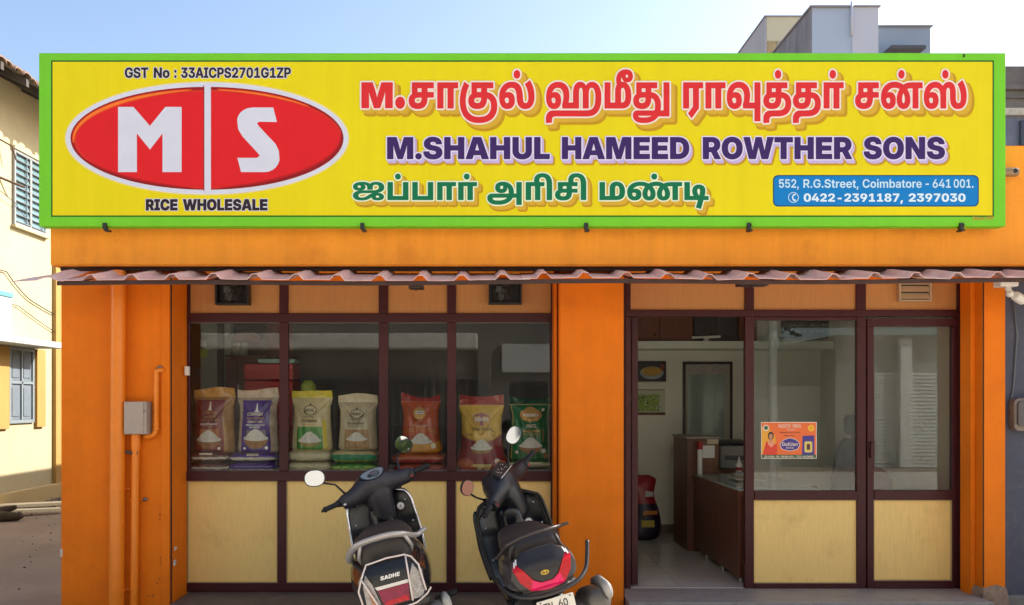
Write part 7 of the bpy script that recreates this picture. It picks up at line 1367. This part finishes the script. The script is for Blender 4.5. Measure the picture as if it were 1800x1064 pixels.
        if not A:
            b=MB(); b.M=M_(T); b.box(-.078,.078,-.039,-.034,.012,.017); k(b.build('dial_trim',CHROME,bevel=.001),ins)
        # switches, grips, levers
        for sg in (-1,1):
            ex=Matrix.Translation((sg*.245,-.048,-.004))@Matrix.Rotation(R(-9*sg),4,'Z')
            b=MB(); b.M=M_(ex); b.tube([(-sg*.01,0,0),(sg*.0,0,0),(sg*.02,0,0)],[.031,.034,.026],14); b.box(-.02,.012,-.044,-.012,-.028,.014); sw=k(b.build('switch_box',P_['cowl'],smooth=False,bevel=.006))
            b=MB(); b.M=M_(ex); b.box(-.012,.004,-.0475,-.0445,-.006,.008,0); b.box(-.012,.004,-.0475,-.0445,-.022,-.010,1); k(b.build('switches',[BLACKP,mat('switch_red',lin(170,40,34),.4) if sg>0 or not A else WHITEP],bevel=.001),sw)
            b=MB(); b.M=M_(ex); b.tube([(sg*.02,0,0),(sg*.03,0,0),(sg*.045,0,0),(sg*.115,0,0),(sg*.12,0,0),(sg*.125,0,0)],[.021,.024,.0165,.0165,.020,.019],16); k(b.build('grip',GRIP,smooth=True,angle=40))
            b=MB(); b.M=M_(ex); b.sphere((sg*.132,0,0),(.010,.014,.014),10,7); k(b.build('bar_end',GRIP,smooth=True))
            b=MB(); b.M=M_(ex); b.tube([(sg*.0,.035,-.004),(sg*.03,.052,-.008),(sg*.08,.058,-.010),(sg*.12,.05,-.008),(sg*.13,.046,-.008)],[.007,.008,.007,.006,.008],8); k(b.build('brake_lever',P_['lever'],smooth=True))
        if True:
            for sg,bulge in ((-1,.05),(1,.04)):
                p0=H@C@Vector((sg*.17,.02,-.04)); p3=Vector((sg*.05,.44,.74)); p1=p0+Vector((sg*.02,bulge,-.07)); p2=p3+Vector((sg*.06,.06,.12))
                pts=[p0*(1-t)**3+p1*3*t*(1-t)**2+p2*3*t*t*(1-t)+p3*t**3 for t in seg(0,1,14)]
                k(MB().tube(pts,.0055,7).build('cable',BLACKP,smooth=True))
        # mirrors: heads set where they hang, each with its own aim
        for q in P_['mirrors']:
            c=s.local(q['at']); n=(s.M.to_3x3().inverted()@Vector(q['n'])).normalized(); rl=q.get('roll',0)
            up=(s.M.to_3x3().inverted()@Vector((math.sin(rl),0,math.cos(rl)))); up=(up-n*up.dot(n)).normalized(); rt=up.cross(n).normalized()
            MM=Matrix((( rt.x,up.x,n.x,c.x),(rt.y,up.y,n.y,c.y),(rt.z,up.z,n.z,c.z),(0,0,0,1)))
            hw,hh=q['size']
            ring=lambda k_,z: [(u,v,z) for u,v in [(a*k_*(1+.10*d/hh if False else 1),d*k_) for a,d in sell(hw,hh,2.35,28)]]
            b=MB(); b.M=MM; b.loft([ring(1.0,.002),ring(1.06,.0),ring(1.06,-.012),ring(.9,-.030),ring(.55,-.042),ring(.2,-.046)]); mh=k(b.build('mirror',P_['mirror_shell'],smooth=True,angle=40))
            b=MB(); b.M=MM; b.poly(sell(hw*.97,hh*.97,2.35,36),lambda u,v:(u,v,.0026)); k(b.build('mirror_glass',q.get('glass',MIRROR),fix=False),mh)
            root=(H@C@Vector(q['root'])); back=MM@Vector((q.get('ox',0)*hw,-.55*hh,-.03)); mid=(root*.45+back*.55)+ (s.M.to_3x3().inverted()@Vector(q.get('bow',(0,0,.03))))
            b=MB().tube([root,root*.8+mid*.2,mid,back],[.011,.007,.006,.008],8); b.sphere(tuple(root),.015,10,7); k(b.build('mirror_stem',BLACKP,smooth=True),mh)
DEEP=mat('scooter_black',lin(30,27,28),.2,var=.12,scale=6,coat=.5,dirt=lin(84,70,62),dscale=2.5,damt=.25); DEEP2=mat('scooter_dark_panel',lin(34,32,34),.4,var=.1,scale=10)
GREYB=mat('scooter_grey',lin(84,80,80),.38,.35,var=.12,scale=14,coat=.25,dirt=lin(120,104,92),dscale=3,damt=.3); GREY2=mat('scooter_charcoal',lin(58,56,58),.4,.2,var=.12,scale=12)
GLOVE=mat('glove_black',lin(26,28,32),.4)
def aim(at,toward):
    """mirror normal so that the view from the street is reflected towards the given direction"""
    d=(Vector(at)-camo.location).normalized(); return (Vector(toward).normalized()-d).normalized()
def W3(px,py,D): return (PX(px,D),D-CAMD,PZ(py,D))
GZ=-.03
m1=W3(553,841,5.52); m2=W3(709,781,5.86)
Scooter('black scooter with a silver grab rail and white lamp guard, left of the grey scooter',(-.455,-1.12,GZ),R(7),R(-14),R(17),dict(body=DEEP,body2=DEEP2,dark=GLOVE,rail=mat('rail_silver',lin(168,164,162),.35,.35),cowl=COWL,shield=INNER,trim=CHROME,sh_top=.90,lever=mat('lever_black',(.02,.02,.02),.3,.5),mirror_shell=BLACKP,
    mirrors=[dict(at=m1,n=aim(m1,(.05,-1,.30)),size=(.062,.050),root=(-.20,-.02,.03),roll=R(-5),ox=.6,bow=(.02,0,.02)),dict(at=m2,n=aim(m2,(-.72,-1,.355)),size=(.060,.050),glass=MIRROR_B,root=(.19,-.01,.03),roll=R(35),ox=-.3,bow=(-.02,0,.0))]),'A')
m3=W3(822,858,5.35); m4=W3(903,765,5.80)
Scooter('dark grey scooter with a pink and red wraparound tail light, nearest the middle pillar',(.385,-1.12,GZ),R(5),R(-15),R(52),dict(body=GREYB,body2=GREY2,dark=DEEP2,rail=mat('rail_black',lin(64,58,56),.4,.1),rail2=mat('bar_black',lin(34,30,30),.35,.2),cowl=mat('cowl_black',(.011,.011,.013),.38),shield=INNER,trim=mat('trim_black',(.015,.014,.014),.4),sh_top=.88,lever=mat('lever_black',(.02,.02,.02),.3,.5),mirror_shell=BLACKP,
    mirrors=[dict(at=m3,n=(.5,-.85,-.05),size=(.040,.046),root=(-.15,.06,.0),roll=R(10),ox=.5,bow=(0,0,-.01),glass=mat('mirror_dusty_brown',lin(120,86,78),.12,.85)),dict(at=m4,n=aim(m4,(.05,-1,.30)),size=(.044,.060),root=(.15,-.0,.04),roll=R(28),ox=-.1,bow=(-.01,0,.02))]),'B')  # left mirror's glass colour holds its brown reflection

# ---------------------------------------------------------------- neighbours, street, far buildings
CREAM=mat('cream_lime_wall',lin(182,170,138),.85,var=.05,scale=2,bump=.1,bscale=30,dirt=lin(164,148,110),dscale=1.2,damt=.4)
OCHRE=mat('ochre_paint',lin(172,134,72),.8,var=.06,scale=3)
TEALG=mat('blue_grey_paint',lin(126,136,142),.5,var=.06,scale=8)
LX=-6.9
t=thing('cream_house','cream plastered house with a tiled roof across the lane on the left','house',(LX,6,-.12))
def hp(o): return cp(t,o)
hp(boxes('wall',[(LX-6,LX,1.5,16,-.12,6.08)],CREAM,bevel=0))
hp(boxes('plinth',[(LX+.001,LX+.10,1.5,9.5,-.12,.14)],mat('plinth_plaster',lin(190,166,116),.85,var=.08,scale=3,dirt=lin(150,120,84),dscale=3,damt=.5),bevel=.01))
for d0,d1 in ((PX(0,1),0),): pass
def LY(px): return -LX*F/(VX-px)-CAMD         # position along the house wall of a picture column
hp(boxes('pilaster',[(LX+.001,LX+.06,LY(92),LY(104),.141,6.0)],OCHRE,bevel=.004)); hp(boxes('pilaster',[(LX+.001,LX+.05,LY(60),LY(75),1.05,2.24)],OCHRE,bevel=.004)); hp(boxes('pilaster',[(LX+.001,LX+.05,LY(-8),LY(11),1.05,2.24)],OCHRE,bevel=.004))
# louvre window
y0,y1,z0,z1=LY(21),LY(78),4.02,5.12
WF=mat('grey_window_frame',lin(140,142,142),.5)
fr=MB()
for q in ((y0,y0+.045,z0,z1),(y1-.045,y1,z0,z1),((y0+y1)/2-.03,(y0+y1)/2+.03,z0+.045,z1-.045),(y0+.045,y1-.045,z0,z0+.045),(y0+.045,y1-.045,z1-.045,z1)): fr.box(LX-.02,LX+.04,q[0],q[1],q[2],q[3])
wf=hp(fr.build('window',WF,bevel=.004))
def wsub(o): o.parent=wf; o.matrix_parent_inverse=wf.matrix_parent_inverse; o.matrix_parent_inverse=Matrix(); return o
LG=mat('louvre_glass',lin(110,136,144),.12,spec=.7)
m_=MB()
for a,c in ((y0+.046,(y0+y1)/2-.031),((y0+y1)/2+.031,y1-.046)):
    for k in range(10):
        zc=z0+.06+k*.1; m_.add([(LX+.03,a,zc),(LX+.03,c,zc),(LX-.0,c,zc+.095),(LX-.0,a,zc+.095),(LX+.035,a,zc),(LX+.035,c,zc),(LX+.005,c,zc+.095),(LX+.005,a,zc+.095)],[(0,1,2,3),(4,7,6,5),(0,4,5,1),(2,6,7,3)])
wsub(m_.build('louvre_panes',LG))
m_=MB()
for a,c in ((y0+.046,(y0+y1)/2-.031),((y0+y1)/2+.031,y1-.046)):
    for k in range(11): m_.box(LX+.041,LX+.052,a,c,z0+.055+k*.1-.006,z0+.055+k*.1+.006)
    m_.box(LX+.04,LX+.05,c-.12,c-.10,z0+.05,z1-.05)
wsub(m_.build('grille',mat('grey_bars',lin(110,116,120),.5,.4)))
hp(boxes('window_sill',[(LX+.001,LX+.07,y0-.03,y1+.05,z0-.04,z0-.002)],CREAM,bevel=.004)); hp(boxes('window_hood',[(LX+.001,LX+.06,y0-.03,y1+.05,z1+.002,z1+.05)],CREAM,bevel=.004))
# shuttered window
y0,y1,z0,z1=LY(13),LY(57),1.12,2.24
fr=MB()
for q in ((y0,y0+.05,z0,z1),(y1-.05,y1,z0,z1),((y0+y1)/2-.02,(y0+y1)/2+.02,z0+.05,z1-.05),(y0+.05,y1-.05,z0,z0+.05),(y0+.05,y1-.05,z1-.05,z1),(y0+.05,y1-.05,1.70,1.74)): fr.box(LX-.01,LX+.035,q[0],q[1],q[2],q[3])
wf=hp(fr.build('window',TEALG,bevel=.004))
ym=(y0+y1)/2; lst=[]
for a,c in ((y0+.052,ym-.022),(ym+.022,y1-.052)):
    for d,e in ((z0+.052,1.698),(1.742,z1-.052)):
        lst+= [(LX+.001,LX+.012,a,c,d,e),(LX+.0125,LX+.022,a+.04,c-.04,d+.05,e-.05)]
wsub(boxes('shutter',lst,mat('shutter_grey',lin(104,114,124),.6,var=.12,scale=12),bevel=.004))
hp(boxes('ledge',[(LX+.001,-6.45,1.6,6.96,2.245,2.335)],mat('ledge_grey',lin(176,182,182),.8,var=.1,scale=5,dirt=lin(90,80,70),dscale=3,damt=.5),bevel=.01))
# tiled roof with rafters
TIL=mat('clay_tile',lin(128,104,88),.85,var=.3,scale=5,dirt=lin(60,52,46),dscale=4,damt=.7)
ex,ez,rx,rz=-6.16,5.80,-10.0,7.75
m_=MB(); ny=0
ks=[]
y=1.0
while y<16.5: ks.append(y); y+=.20
for k,y in enumerate(ks):
    n=7; A=[];B=[]
    for i in range(n): 
        a=math.pi*i/(n-1); A.append((y+.1-.1*math.cos(a),.055*math.sin(a)))
    dz=.012*math.sin(k*2.7); vs=[]
    for (px_,pz_) in ((ex+.02*math.sin(k*1.9),ez+dz),(rx,rz)): vs+=[(px_,yy,pz_+h) for yy,h in A]
    vs+=[(p[0],p[1],p[2]-.02) for p in vs]
    fs=[(i,i+1,n+i+1,n+i) for i in range(n-1)]+[(2*n+i,3*n+i,3*n+i+1,2*n+i+1) for i in range(n-1)]+[(i,2*n+i,2*n+i+1,i+1) for i in range(n-1)]
    m_.add(vs,fs)
hp(m_.build('roof',TIL,fix=False))
m_=MB(); RAF=mat('grey_rafter',lin(70,64,60),.8,var=.2,scale=10)
k=0; y=1.6
while y<16: 
    sl=(rz-ez)/(rx-ex); m_.add([(ex-.02,y,ez-.12),(rx,y,rz-.12),(rx,y,rz-.02),(ex-.02,y,ez-.02),(ex-.02,y+.07,ez-.12),(rx,y+.07,rz-.12),(rx,y+.07,rz-.02),(ex-.02,y+.07,ez-.02)],[(0,1,2,3),(7,6,5,4),(0,3,7,4),(0,4,5,1),(1,5,6,2),(2,6,7,3)]); y+=.62
for xx in (-6.25,-6.6): m_.box(xx-.04,xx+.02,1.5,16,ez+(xx-ex)*(rz-ez)/(rx-ex)-.018,ez+(xx-ex)*(rz-ez)/(rx-ex)+.004)
hp(m_.build('rafters',RAF))
hp(MB().tube([(LX,LY(-2),5.16-.0),(LX+.14,LY(4),5.08),(LX+.16,LY(9),4.90)],.012,6).build('wall_hook',mat('rusty_hook',lin(84,62,50),.8)))
hp(MB().tube([(LX,LY(-3),4.62),(LX+.16,LY(14),4.56),(LX+.2,LY(19),4.55)],.018,6).build('wall_hook',mat('rusty_hook',lin(84,62,50),.8)))
# white metal cabinet standing on the ledge
t2=thing('metal_cabinet','white metal cabinet with a teal top on the ledge of the cream house','cabinet',(-6.68,5,2.34))
cp(t2,boxes('case',[(-6.86,-6.5,3.6,LY(22)*.0+5.57,2.337,2.86)],mat('white_metal',lin(150,158,164),.5,dirt=lin(110,106,100),dscale=3,damt=.4),bevel=.01)); cp(t2,boxes('top',[(-6.87,-6.49,3.58,5.58,2.862,2.93)],mat('teal_metal',lin(96,150,160),.5),bevel=.006))
def cable(pts,r,label,sag=0):
    P=[Vector(p) for p in pts]; out=[]
    for a,c in zip(P,P[1:]):
        for i in range(14): t_=i/14; q=a.lerp(c,t_); q.z-=sag*4*t_*(1-t_); out.append(q)
    out.append(P[-1]); return one(MB().tube(out,r,6).build('cable',mat('black_cable',lin(50,44,40),.6),smooth=True),label,'cable')
cable([(LX+.03,2.0,3.45),(LX+.03,LY(8),3.30),(LX+.03,LY(50),2.97),(LX+.03,LY(130),2.75)],.008,'upper thin black cable sagging along the cream house wall',.03)
cable([(LX+.03,2.0,3.2),(LX+.03,LY(30),2.84),(LX+.03,LY(140),2.35)],.006,'lower thin black cable along the cream house wall above the ledge',.03)
cable([(LX+.3,2.0,5.2),(LX+.06,LY(20),4.32),(LX+.02,LY(72),4.0)],.005,'fine cable crossing under the louvred window of the cream house',.04)
# timber and rubble on the lane
PALEW=mat('pale_plank',lin(236,222,190),.7,var=.12,scale=8,stretch=(1,8,1))
t3=thing('plank_pile','pale weathered boards lying on the lane by the cream house','boards',(-6.2,5.2,-.1))
for i,(xa,ya,xb_,yb_,w_,z) in enumerate(((-7.6,5.2,-5.72,6.5,.26,.03),(-7.4,4.9,-5.95,5.8,.22,.0))):
    d=Vector((xb_-xa,yb_-ya,0)).normalized(); n_=Vector((-d.y,d.x,0)); a=Vector((xa,ya,z-.06)); c=Vector((xb_,yb_,z-.09))
    P8=[a-n_*w_/2,c-n_*w_*.3,c+n_*w_*.3,a+n_*w_/2]; cp(t3,MB().add([tuple(p) for p in P8]+[tuple(p+Vector((0,0,.05))) for p in P8],[(0,3,2,1),(4,5,6,7),(0,1,5,4),(1,2,6,5),(2,3,7,6),(3,0,4,7)]).build('board',PALEW,bevel=.008))
BARK=mat('dark_bark',lin(72,58,44),.9,var=.3,scale=14,bump=.6,bscale=25)
D_=11.6; t3=thing('branch','dark bent tree branch lying beside the pale boards','branch',(-6.1,4.9,-.1))
pts=[(PX(-40,D_),D_-CAMD,-.05),(PX(-5,D_),D_-CAMD-.1,-.03),(PX(12,D_),D_-CAMD,.02),(PX(28,D_),D_-CAMD,.05)]
cp(t3,MB().tube([(p[0],p[1],p[2]) for p in pts],[.09,.08,.05,.03],9).tube([(PX(-20,D_),D_-CAMD-.15,-.07),(PX(10,D_),D_-CAMD-.15,-.05),(PX(38,D_),D_-CAMD-.1,-.06),(PX(44,D_),D_-CAMD-.1,-.04)],[.08,.075,.055,.05],9).build('limb',BARK,smooth=True))
rnd=random.Random(12); m_=MB()
for i in range(260):
    y=rnd.uniform(6.0,9.0); x=LX+.12+abs(rnd.gauss(0,.25)); r0=rnd.uniform(.012,.05)
    rings=[[(x+r0*k*math.cos(a)*rnd.uniform(.7,1.2),y+r0*k*math.sin(a)*rnd.uniform(.7,1.2),-.118+h*r0) for a in [2*math.pi*j/6 for j in range(6)]] for k,h in ((1,0),(.9,.6),(.4,1.0))]; m_.loft(rings)
tag(m_.build('rubble',mat('rubble_grey',lin(110,98,90),.9,var=.3,scale=10)),'loose broken stones along the foot of the cream house','rubble',kind='stuff')
m_=MB()
for i in range(240):
    x=rnd.uniform(-6.9,-3.3); y=rnd.uniform(-1,9); r0=rnd.uniform(.004,.016)
    rings=[[(x+r0*k*math.cos(a)*rnd.uniform(.7,1.2),y+r0*k*math.sin(a)*rnd.uniform(.7,1.2),-.119+h*r0) for a in [2*math.pi*j/5 for j in range(5)]] for k,h in ((1,0),(.5,.8))]; m_.loft(rings)
tag(m_.build('pebbles',mat('rubble_grey',lin(110,98,90),.9)),'scattered small stones on the lane','pebbles',kind='stuff')
# neighbour on the right
NG=mat('slate_paint',lin(72,76,92),.75,var=.10,scale=3,dirt=lin(130,130,136),dscale=9,damt=.25,bump=.1,bscale=30)
t4=thing('neighbour_shop','dark slate painted neighbouring wall beyond the right orange pillar','building',(5.4,2,-.12))
cp(t4,boxes('wall',[(XR1+.004,7.5,.10,.42,-.12,2.42)],NG,bevel=.004)); cp(t4,boxes('side_wall',[(XR1+.02,7.5,.421,3.3,-.12,3.1)],NG,bevel=0)); cp(t4,boxes('plinth',[(XR1+.006,7.5,.04,.099,-.12,.0)],mat('grey_plinth',lin(120,116,112),.8,var=.15,scale=6),bevel=.01))
D_=10.6; 
t5=thing('concrete_building','grey weathered concrete building with a mossy parapet behind the right end of the sign','building',(7,D_-CAMD,-.12))
OLDC=mat('old_concrete',lin(118,112,106),.9,var=.25,scale=2.5,bump=.5,bscale=14,dirt=lin(52,50,50),dscale=1.4,damt=.8)
xa=PX(1725,D_)
cp(t5,boxes('parapet',[(xa,11,D_-CAMD,D_-CAMD+.25,PZ(190,D_),PZ(116,D_)),(xa,11,D_-CAMD-.06,D_-CAMD-.002,PZ(160,D_),PZ(150,D_)),(xa,11,D_-CAMD-.04,D_-CAMD-.002,PZ(174,D_),PZ(171,D_))],OLDC,bevel=.015))
cp(t5,boxes('worn_band',[(xa,11,D_-CAMD-.02,D_-CAMD+.25,PZ(203,D_),PZ(190.3,D_))],mat('worn_cream_band',lin(206,196,176),.9,var=.3,scale=8,dirt=lin(90,80,70),dscale=8,damt=.8),bevel=.006))
cp(t5,boxes('wall',[(xa,11,D_-CAMD+.03,D_-CAMD+4,-.12,PZ(203.3,D_))],mat('faded_blue_wall',lin(116,118,132),.85,var=.15,scale=3,stretch=(6,6,.8),dirt=lin(190,188,190),dscale=3,damt=.5),bevel=0))
wx=PX(1794,D_); cp(t5,boxes('window',[(wx,wx+1.0,D_-CAMD-.01,D_-CAMD+.029,PZ(256,D_),PZ(212,D_))],mat('dark_window',lin(70,74,86),.3),bevel=.01))
# tower behind
BLU=mat('pale_blue_paint',lin(184,198,214),.7,var=.03,scale=.4,dirt=lin(150,170,196),dscale=.3,damt=.3); WHB=mat('off_white_paint',lin(206,208,216),.7,var=.03,scale=.5); STRK=mat('streaky_grey_wall',lin(136,132,132),.85,var=.3,scale=.9,stretch=(3,3,.5),dirt=lin(60,58,58),dscale=.5,damt=.7); CRM=mat('tower_cream',lin(218,204,168),.8,var=.05,scale=.5)
DT=32.0; yT=DT-CAMD
def tz(py,D=DT): return PZ(py,D)
tw=thing('tower_block','tall pale blue and white building with a stair tower far behind the sign','building',(PX(1490,DT),yT,-.12))
xA0,xA1,xA2,xB=PX(1425,DT),PX(1497,DT),PX(1543,DT),PX(1645,DT)
cp(tw,boxes('wall',[(xA0+.05,xA1,yT,yT+9,-.12,tz(14))],BLU,bevel=0)); tag(bpy.data.objects[-1] if False else cp(tw,boxes('wall',[(xA1+.001,xA2,yT-.05,yT+9,-.12,tz(14))],WHB,bevel=0)),'white strip of the stair tower')
cp(tw,boxes('side_wall',[(xA0,xA0+.049,yT+.01,yT+9,-.12,tz(16))],STRK,bevel=0))
cp(tw,boxes('coping',[(xA0-.06,xA2+.06,yT-.12,yT+9.1,tz(14)+.001,tz(11.5))],mat('coping_grey',lin(150,152,158),.8),bevel=.01))
cp(tw,boxes('wall',[(xA2+.001,xB,yT+.4,yT+9,-.12,tz(40))],mat('grey_blue_paint',lin(156,170,184),.7,var=.04,scale=.5,dirt=lin(120,140,160),dscale=.3,damt=.3),bevel=0)); cp(tw,boxes('coping',[(xA2+.08,xB+.06,yT+.3,yT+9.1,tz(40)+.001,tz(37.5))],MATS['coping_grey'],bevel=.01))
cp(tw,boxes('canopy',[(PX(1556,DT),PX(1616,DT),yT-.5,yT+.398,tz(95),tz(89))],mat('canopy_grey',lin(90,92,98),.8),bevel=.01))
xp=PX(1495,DT); cp(tw,MB().tube([(xp,yT-.12,tz(64)),(xp,yT-.12,tz(6))],.045,10).tube([(xp,yT-.12,tz(62)),(xp+.06,yT-.02,tz(63))],.045,8).build('pipe',WHB,smooth=True))
DC=38.0; yC=DC-CAMD
tw2=thing('cream_block','cream topped building with a deep overhang left of the blue tower','building',(PX(1380,DC),yC,-.12))
xC0,xC1=PX(1348,DC),PX(1440,DC)
cp(tw2,boxes('wall',[(xC0,xC1,yC,yC+.3,tz(72,DC),tz(30,DC)),(xC0,xC1,yC+2.2,yC+11,-.12,tz(30,DC))],CRM,bevel=0)); cp(tw2,boxes('slab',[(xC0,xC1,yC+.301,yC+2.19,tz(72,DC),tz(68,DC))],CRM,bevel=0))
cp(tw2,boxes('side_wall',[(xC0-.08,xC0-.001,yC+.01,yC+11,-.12,tz(31,DC))],mat('pale_grey_wall',lin(186,182,180),.8,var=.08,scale=.6),bevel=0)); cp(tw2,boxes('wall',[(xC0,PX(1352,DC),yC+.3,yC+2.19,-.12,tz(72.2,DC))],CRM,bevel=0))
cp(tw2,boxes('post',[(PX(1369,DC),PX(1376,DC),yC+.1,yC+.3,-.12,tz(72.2,DC))],WHB,bevel=0)); cp(tw2,boxes('coping',[(xC0-.12,xC1+.05,yC-.06,yC+11,tz(30,DC)+.001,tz(28,DC))],MATS['coping_grey'],bevel=.01))
xC2=PX(1318,DC+5); cp(tw2,boxes('annex',[(xC2,PX(1345,DC+5),yC+5,yC+11,-.12,tz(66,DC+5))],mat('pale_grey_wall',lin(186,182,180),.8),bevel=0))
# ---- across the street (seen in the glass and the scooter mirrors)
OY=-13.0
ob=thing('street_building','grey building across the street with a concrete ledge and barred gate','building',(0,OY,-.12))
GW=mat('grey_render',lin(118,115,108),.85,var=.15,scale=2,dirt=lin(80,78,72),dscale=1.5,damt=.6)
cp(ob,boxes('wall',[(-9,5.2,OY-6,OY,-.12,3.6)],GW,bevel=0)); cp(ob,boxes('ledge',[(-9,-.2,OY+.001,OY+.7,2.62,2.95)],mat('ledge_concrete',lin(226,222,210),.9,var=.3,scale=6,bump=.6,bscale=10),bevel=.03))
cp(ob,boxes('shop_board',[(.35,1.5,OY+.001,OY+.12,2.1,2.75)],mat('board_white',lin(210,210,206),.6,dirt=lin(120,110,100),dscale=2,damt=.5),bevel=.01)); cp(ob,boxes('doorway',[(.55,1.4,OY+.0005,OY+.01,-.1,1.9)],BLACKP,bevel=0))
m_=MB()
for i in range(26): m_.cyl((-5.0+i*.19,OY+.05,-.05),(-5.0+i*.19,OY+.05,1.95),.012,6)
m_.box(-5.05,-.2,OY+.03,OY+.07,1.95,2.0).box(-5.05,-.2,OY+.03,OY+.07,.9,.94)
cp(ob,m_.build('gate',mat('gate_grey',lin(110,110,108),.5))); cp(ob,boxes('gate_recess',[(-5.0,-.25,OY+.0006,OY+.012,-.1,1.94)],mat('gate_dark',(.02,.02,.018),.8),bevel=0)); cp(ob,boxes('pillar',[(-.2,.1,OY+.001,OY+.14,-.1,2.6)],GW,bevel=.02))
UPW=mat('white_upper_wall',lin(240,236,226),.8,var=.05,scale=1)  # upper storey added, mostly unseen: white wall bouncing sunlight onto the shop front
cp(ob,boxes('upper_wall',[(-16,14,OY-6,OY-.02,3.62,8.2)],UPW,bevel=0)); cp(ob,boxes('cornice',[(-16,14,OY-.019,OY+.25,3.62,3.75),(-16,14,OY-.019,OY+.12,8.0,8.3)],UPW,bevel=.02)); cp(ob,boxes('wing_wall',[(-16,-9.01,OY-6,OY,-.12,3.6)],GW,bevel=0))
for i in range(9):  # windows only dress the added upper storey
    wm_=cp(ob,boxes('window',[(-14.6+3.1*i,-13.3+3.1*i,OY-.019,OY+.02,4.9,6.5)],mat('upper_window',lin(84,90,92),.3),bevel=.02))
s2=thing('shutter_building','pale building with a roller shutter across the street','building',(9.5,OY-.5,-.12))
cp(s2,boxes('wall',[(8.2,16,OY-5,OY-.5,-.12,3.0)],mat('pale_render',lin(146,144,136),.8,var=.1,scale=2),bevel=0)); m_=MB()
for i in range(26): m_.box(9.1,11.1,OY-.499,OY-.455,-.1+i*.086,-.1+i*.086+.066)
cp(s2,m_.build('roller_shutter',mat('shutter_steel',lin(214,216,210),.7)))
cp(s2,boxes('pilaster',[(9.62,9.9,OY-.45,OY-.3,-.1,2.9)],mat('pilaster_white',lin(226,226,220),.8),bevel=.02))
cp(s2,boxes('compound_wall',[(5.3,8.19,OY-1.2,OY-1,-.12,1.8)],mat('pale_render',lin(146,144,136),.8),bevel=0))
def tree(x,y,h,cr,seed,label,n=4200):
    rnd=random.Random(seed); t=thing('street_tree',label,'tree',(x,y,-.12),'trees across the street')
    LF=[mat('leaf_green_a',(.08,.125,.035),.5),mat('leaf_green_b',(.12,.16,.06),.5),mat('leaf_green_c',(.05,.085,.025),.5)]
    m_=MB().tube([(x,y,-.12),(x+.1,y,h*.3),(x,y+.1,h*.55)],[.22,.16,.1],9); cl=[]
    for i in range(9):
        a=rnd.uniform(0,6.28); k=rnd.uniform(.2,1)*cr*.75; e=(x+k*math.cos(a),y+k*math.sin(a),h*rnd.uniform(.5,.92)); m_.tube([(x,y,h*.42),(x+k*.4*math.cos(a),y+k*.4*math.sin(a),h*.55),e],[.08,.05,.02],6); cl.append(e)
    cp(t,m_.build('trunk',BARK,smooth=True)); vs=[];fs=[];mi=[]
    for i in range(n):
        c=rnd.choice(cl); d=Vector((rnd.gauss(0,1),rnd.gauss(0,1),rnd.gauss(0,.8)))*cr*.22; p=Vector(c)+d; s=rnd.uniform(.09,.2); u=Vector((rnd.gauss(0,1),rnd.gauss(0,1),rnd.gauss(0,1))).normalized(); v=u.orthogonal().normalized(); k=len(vs)
        vs+=[tuple(p-u*s),tuple(p+v*s*.5),tuple(p+u*s),tuple(p-v*s*.5)]; fs.append((k,k+1,k+2,k+3)); mi.append(i%3)
    b=MB().add(vs,fs); b.m=mi; cp(t,b.build('crown',LF,fix=False))
tree(-7.6,-10.4,5.2,2.2,4,'leafy tree at the kerb before the grey building across the street',5200); tree(-5.5,OY-9,6.4,3.4,1,'leafy tree rising behind the grey building across the street'); tree(2.0,OY-10,6.0,3.2,2,'round tree behind the grey building, nearer its doorway'); tree(7.2,OY-8,4.6,2.2,3,'small tree above the compound wall by the pale pole',1500)
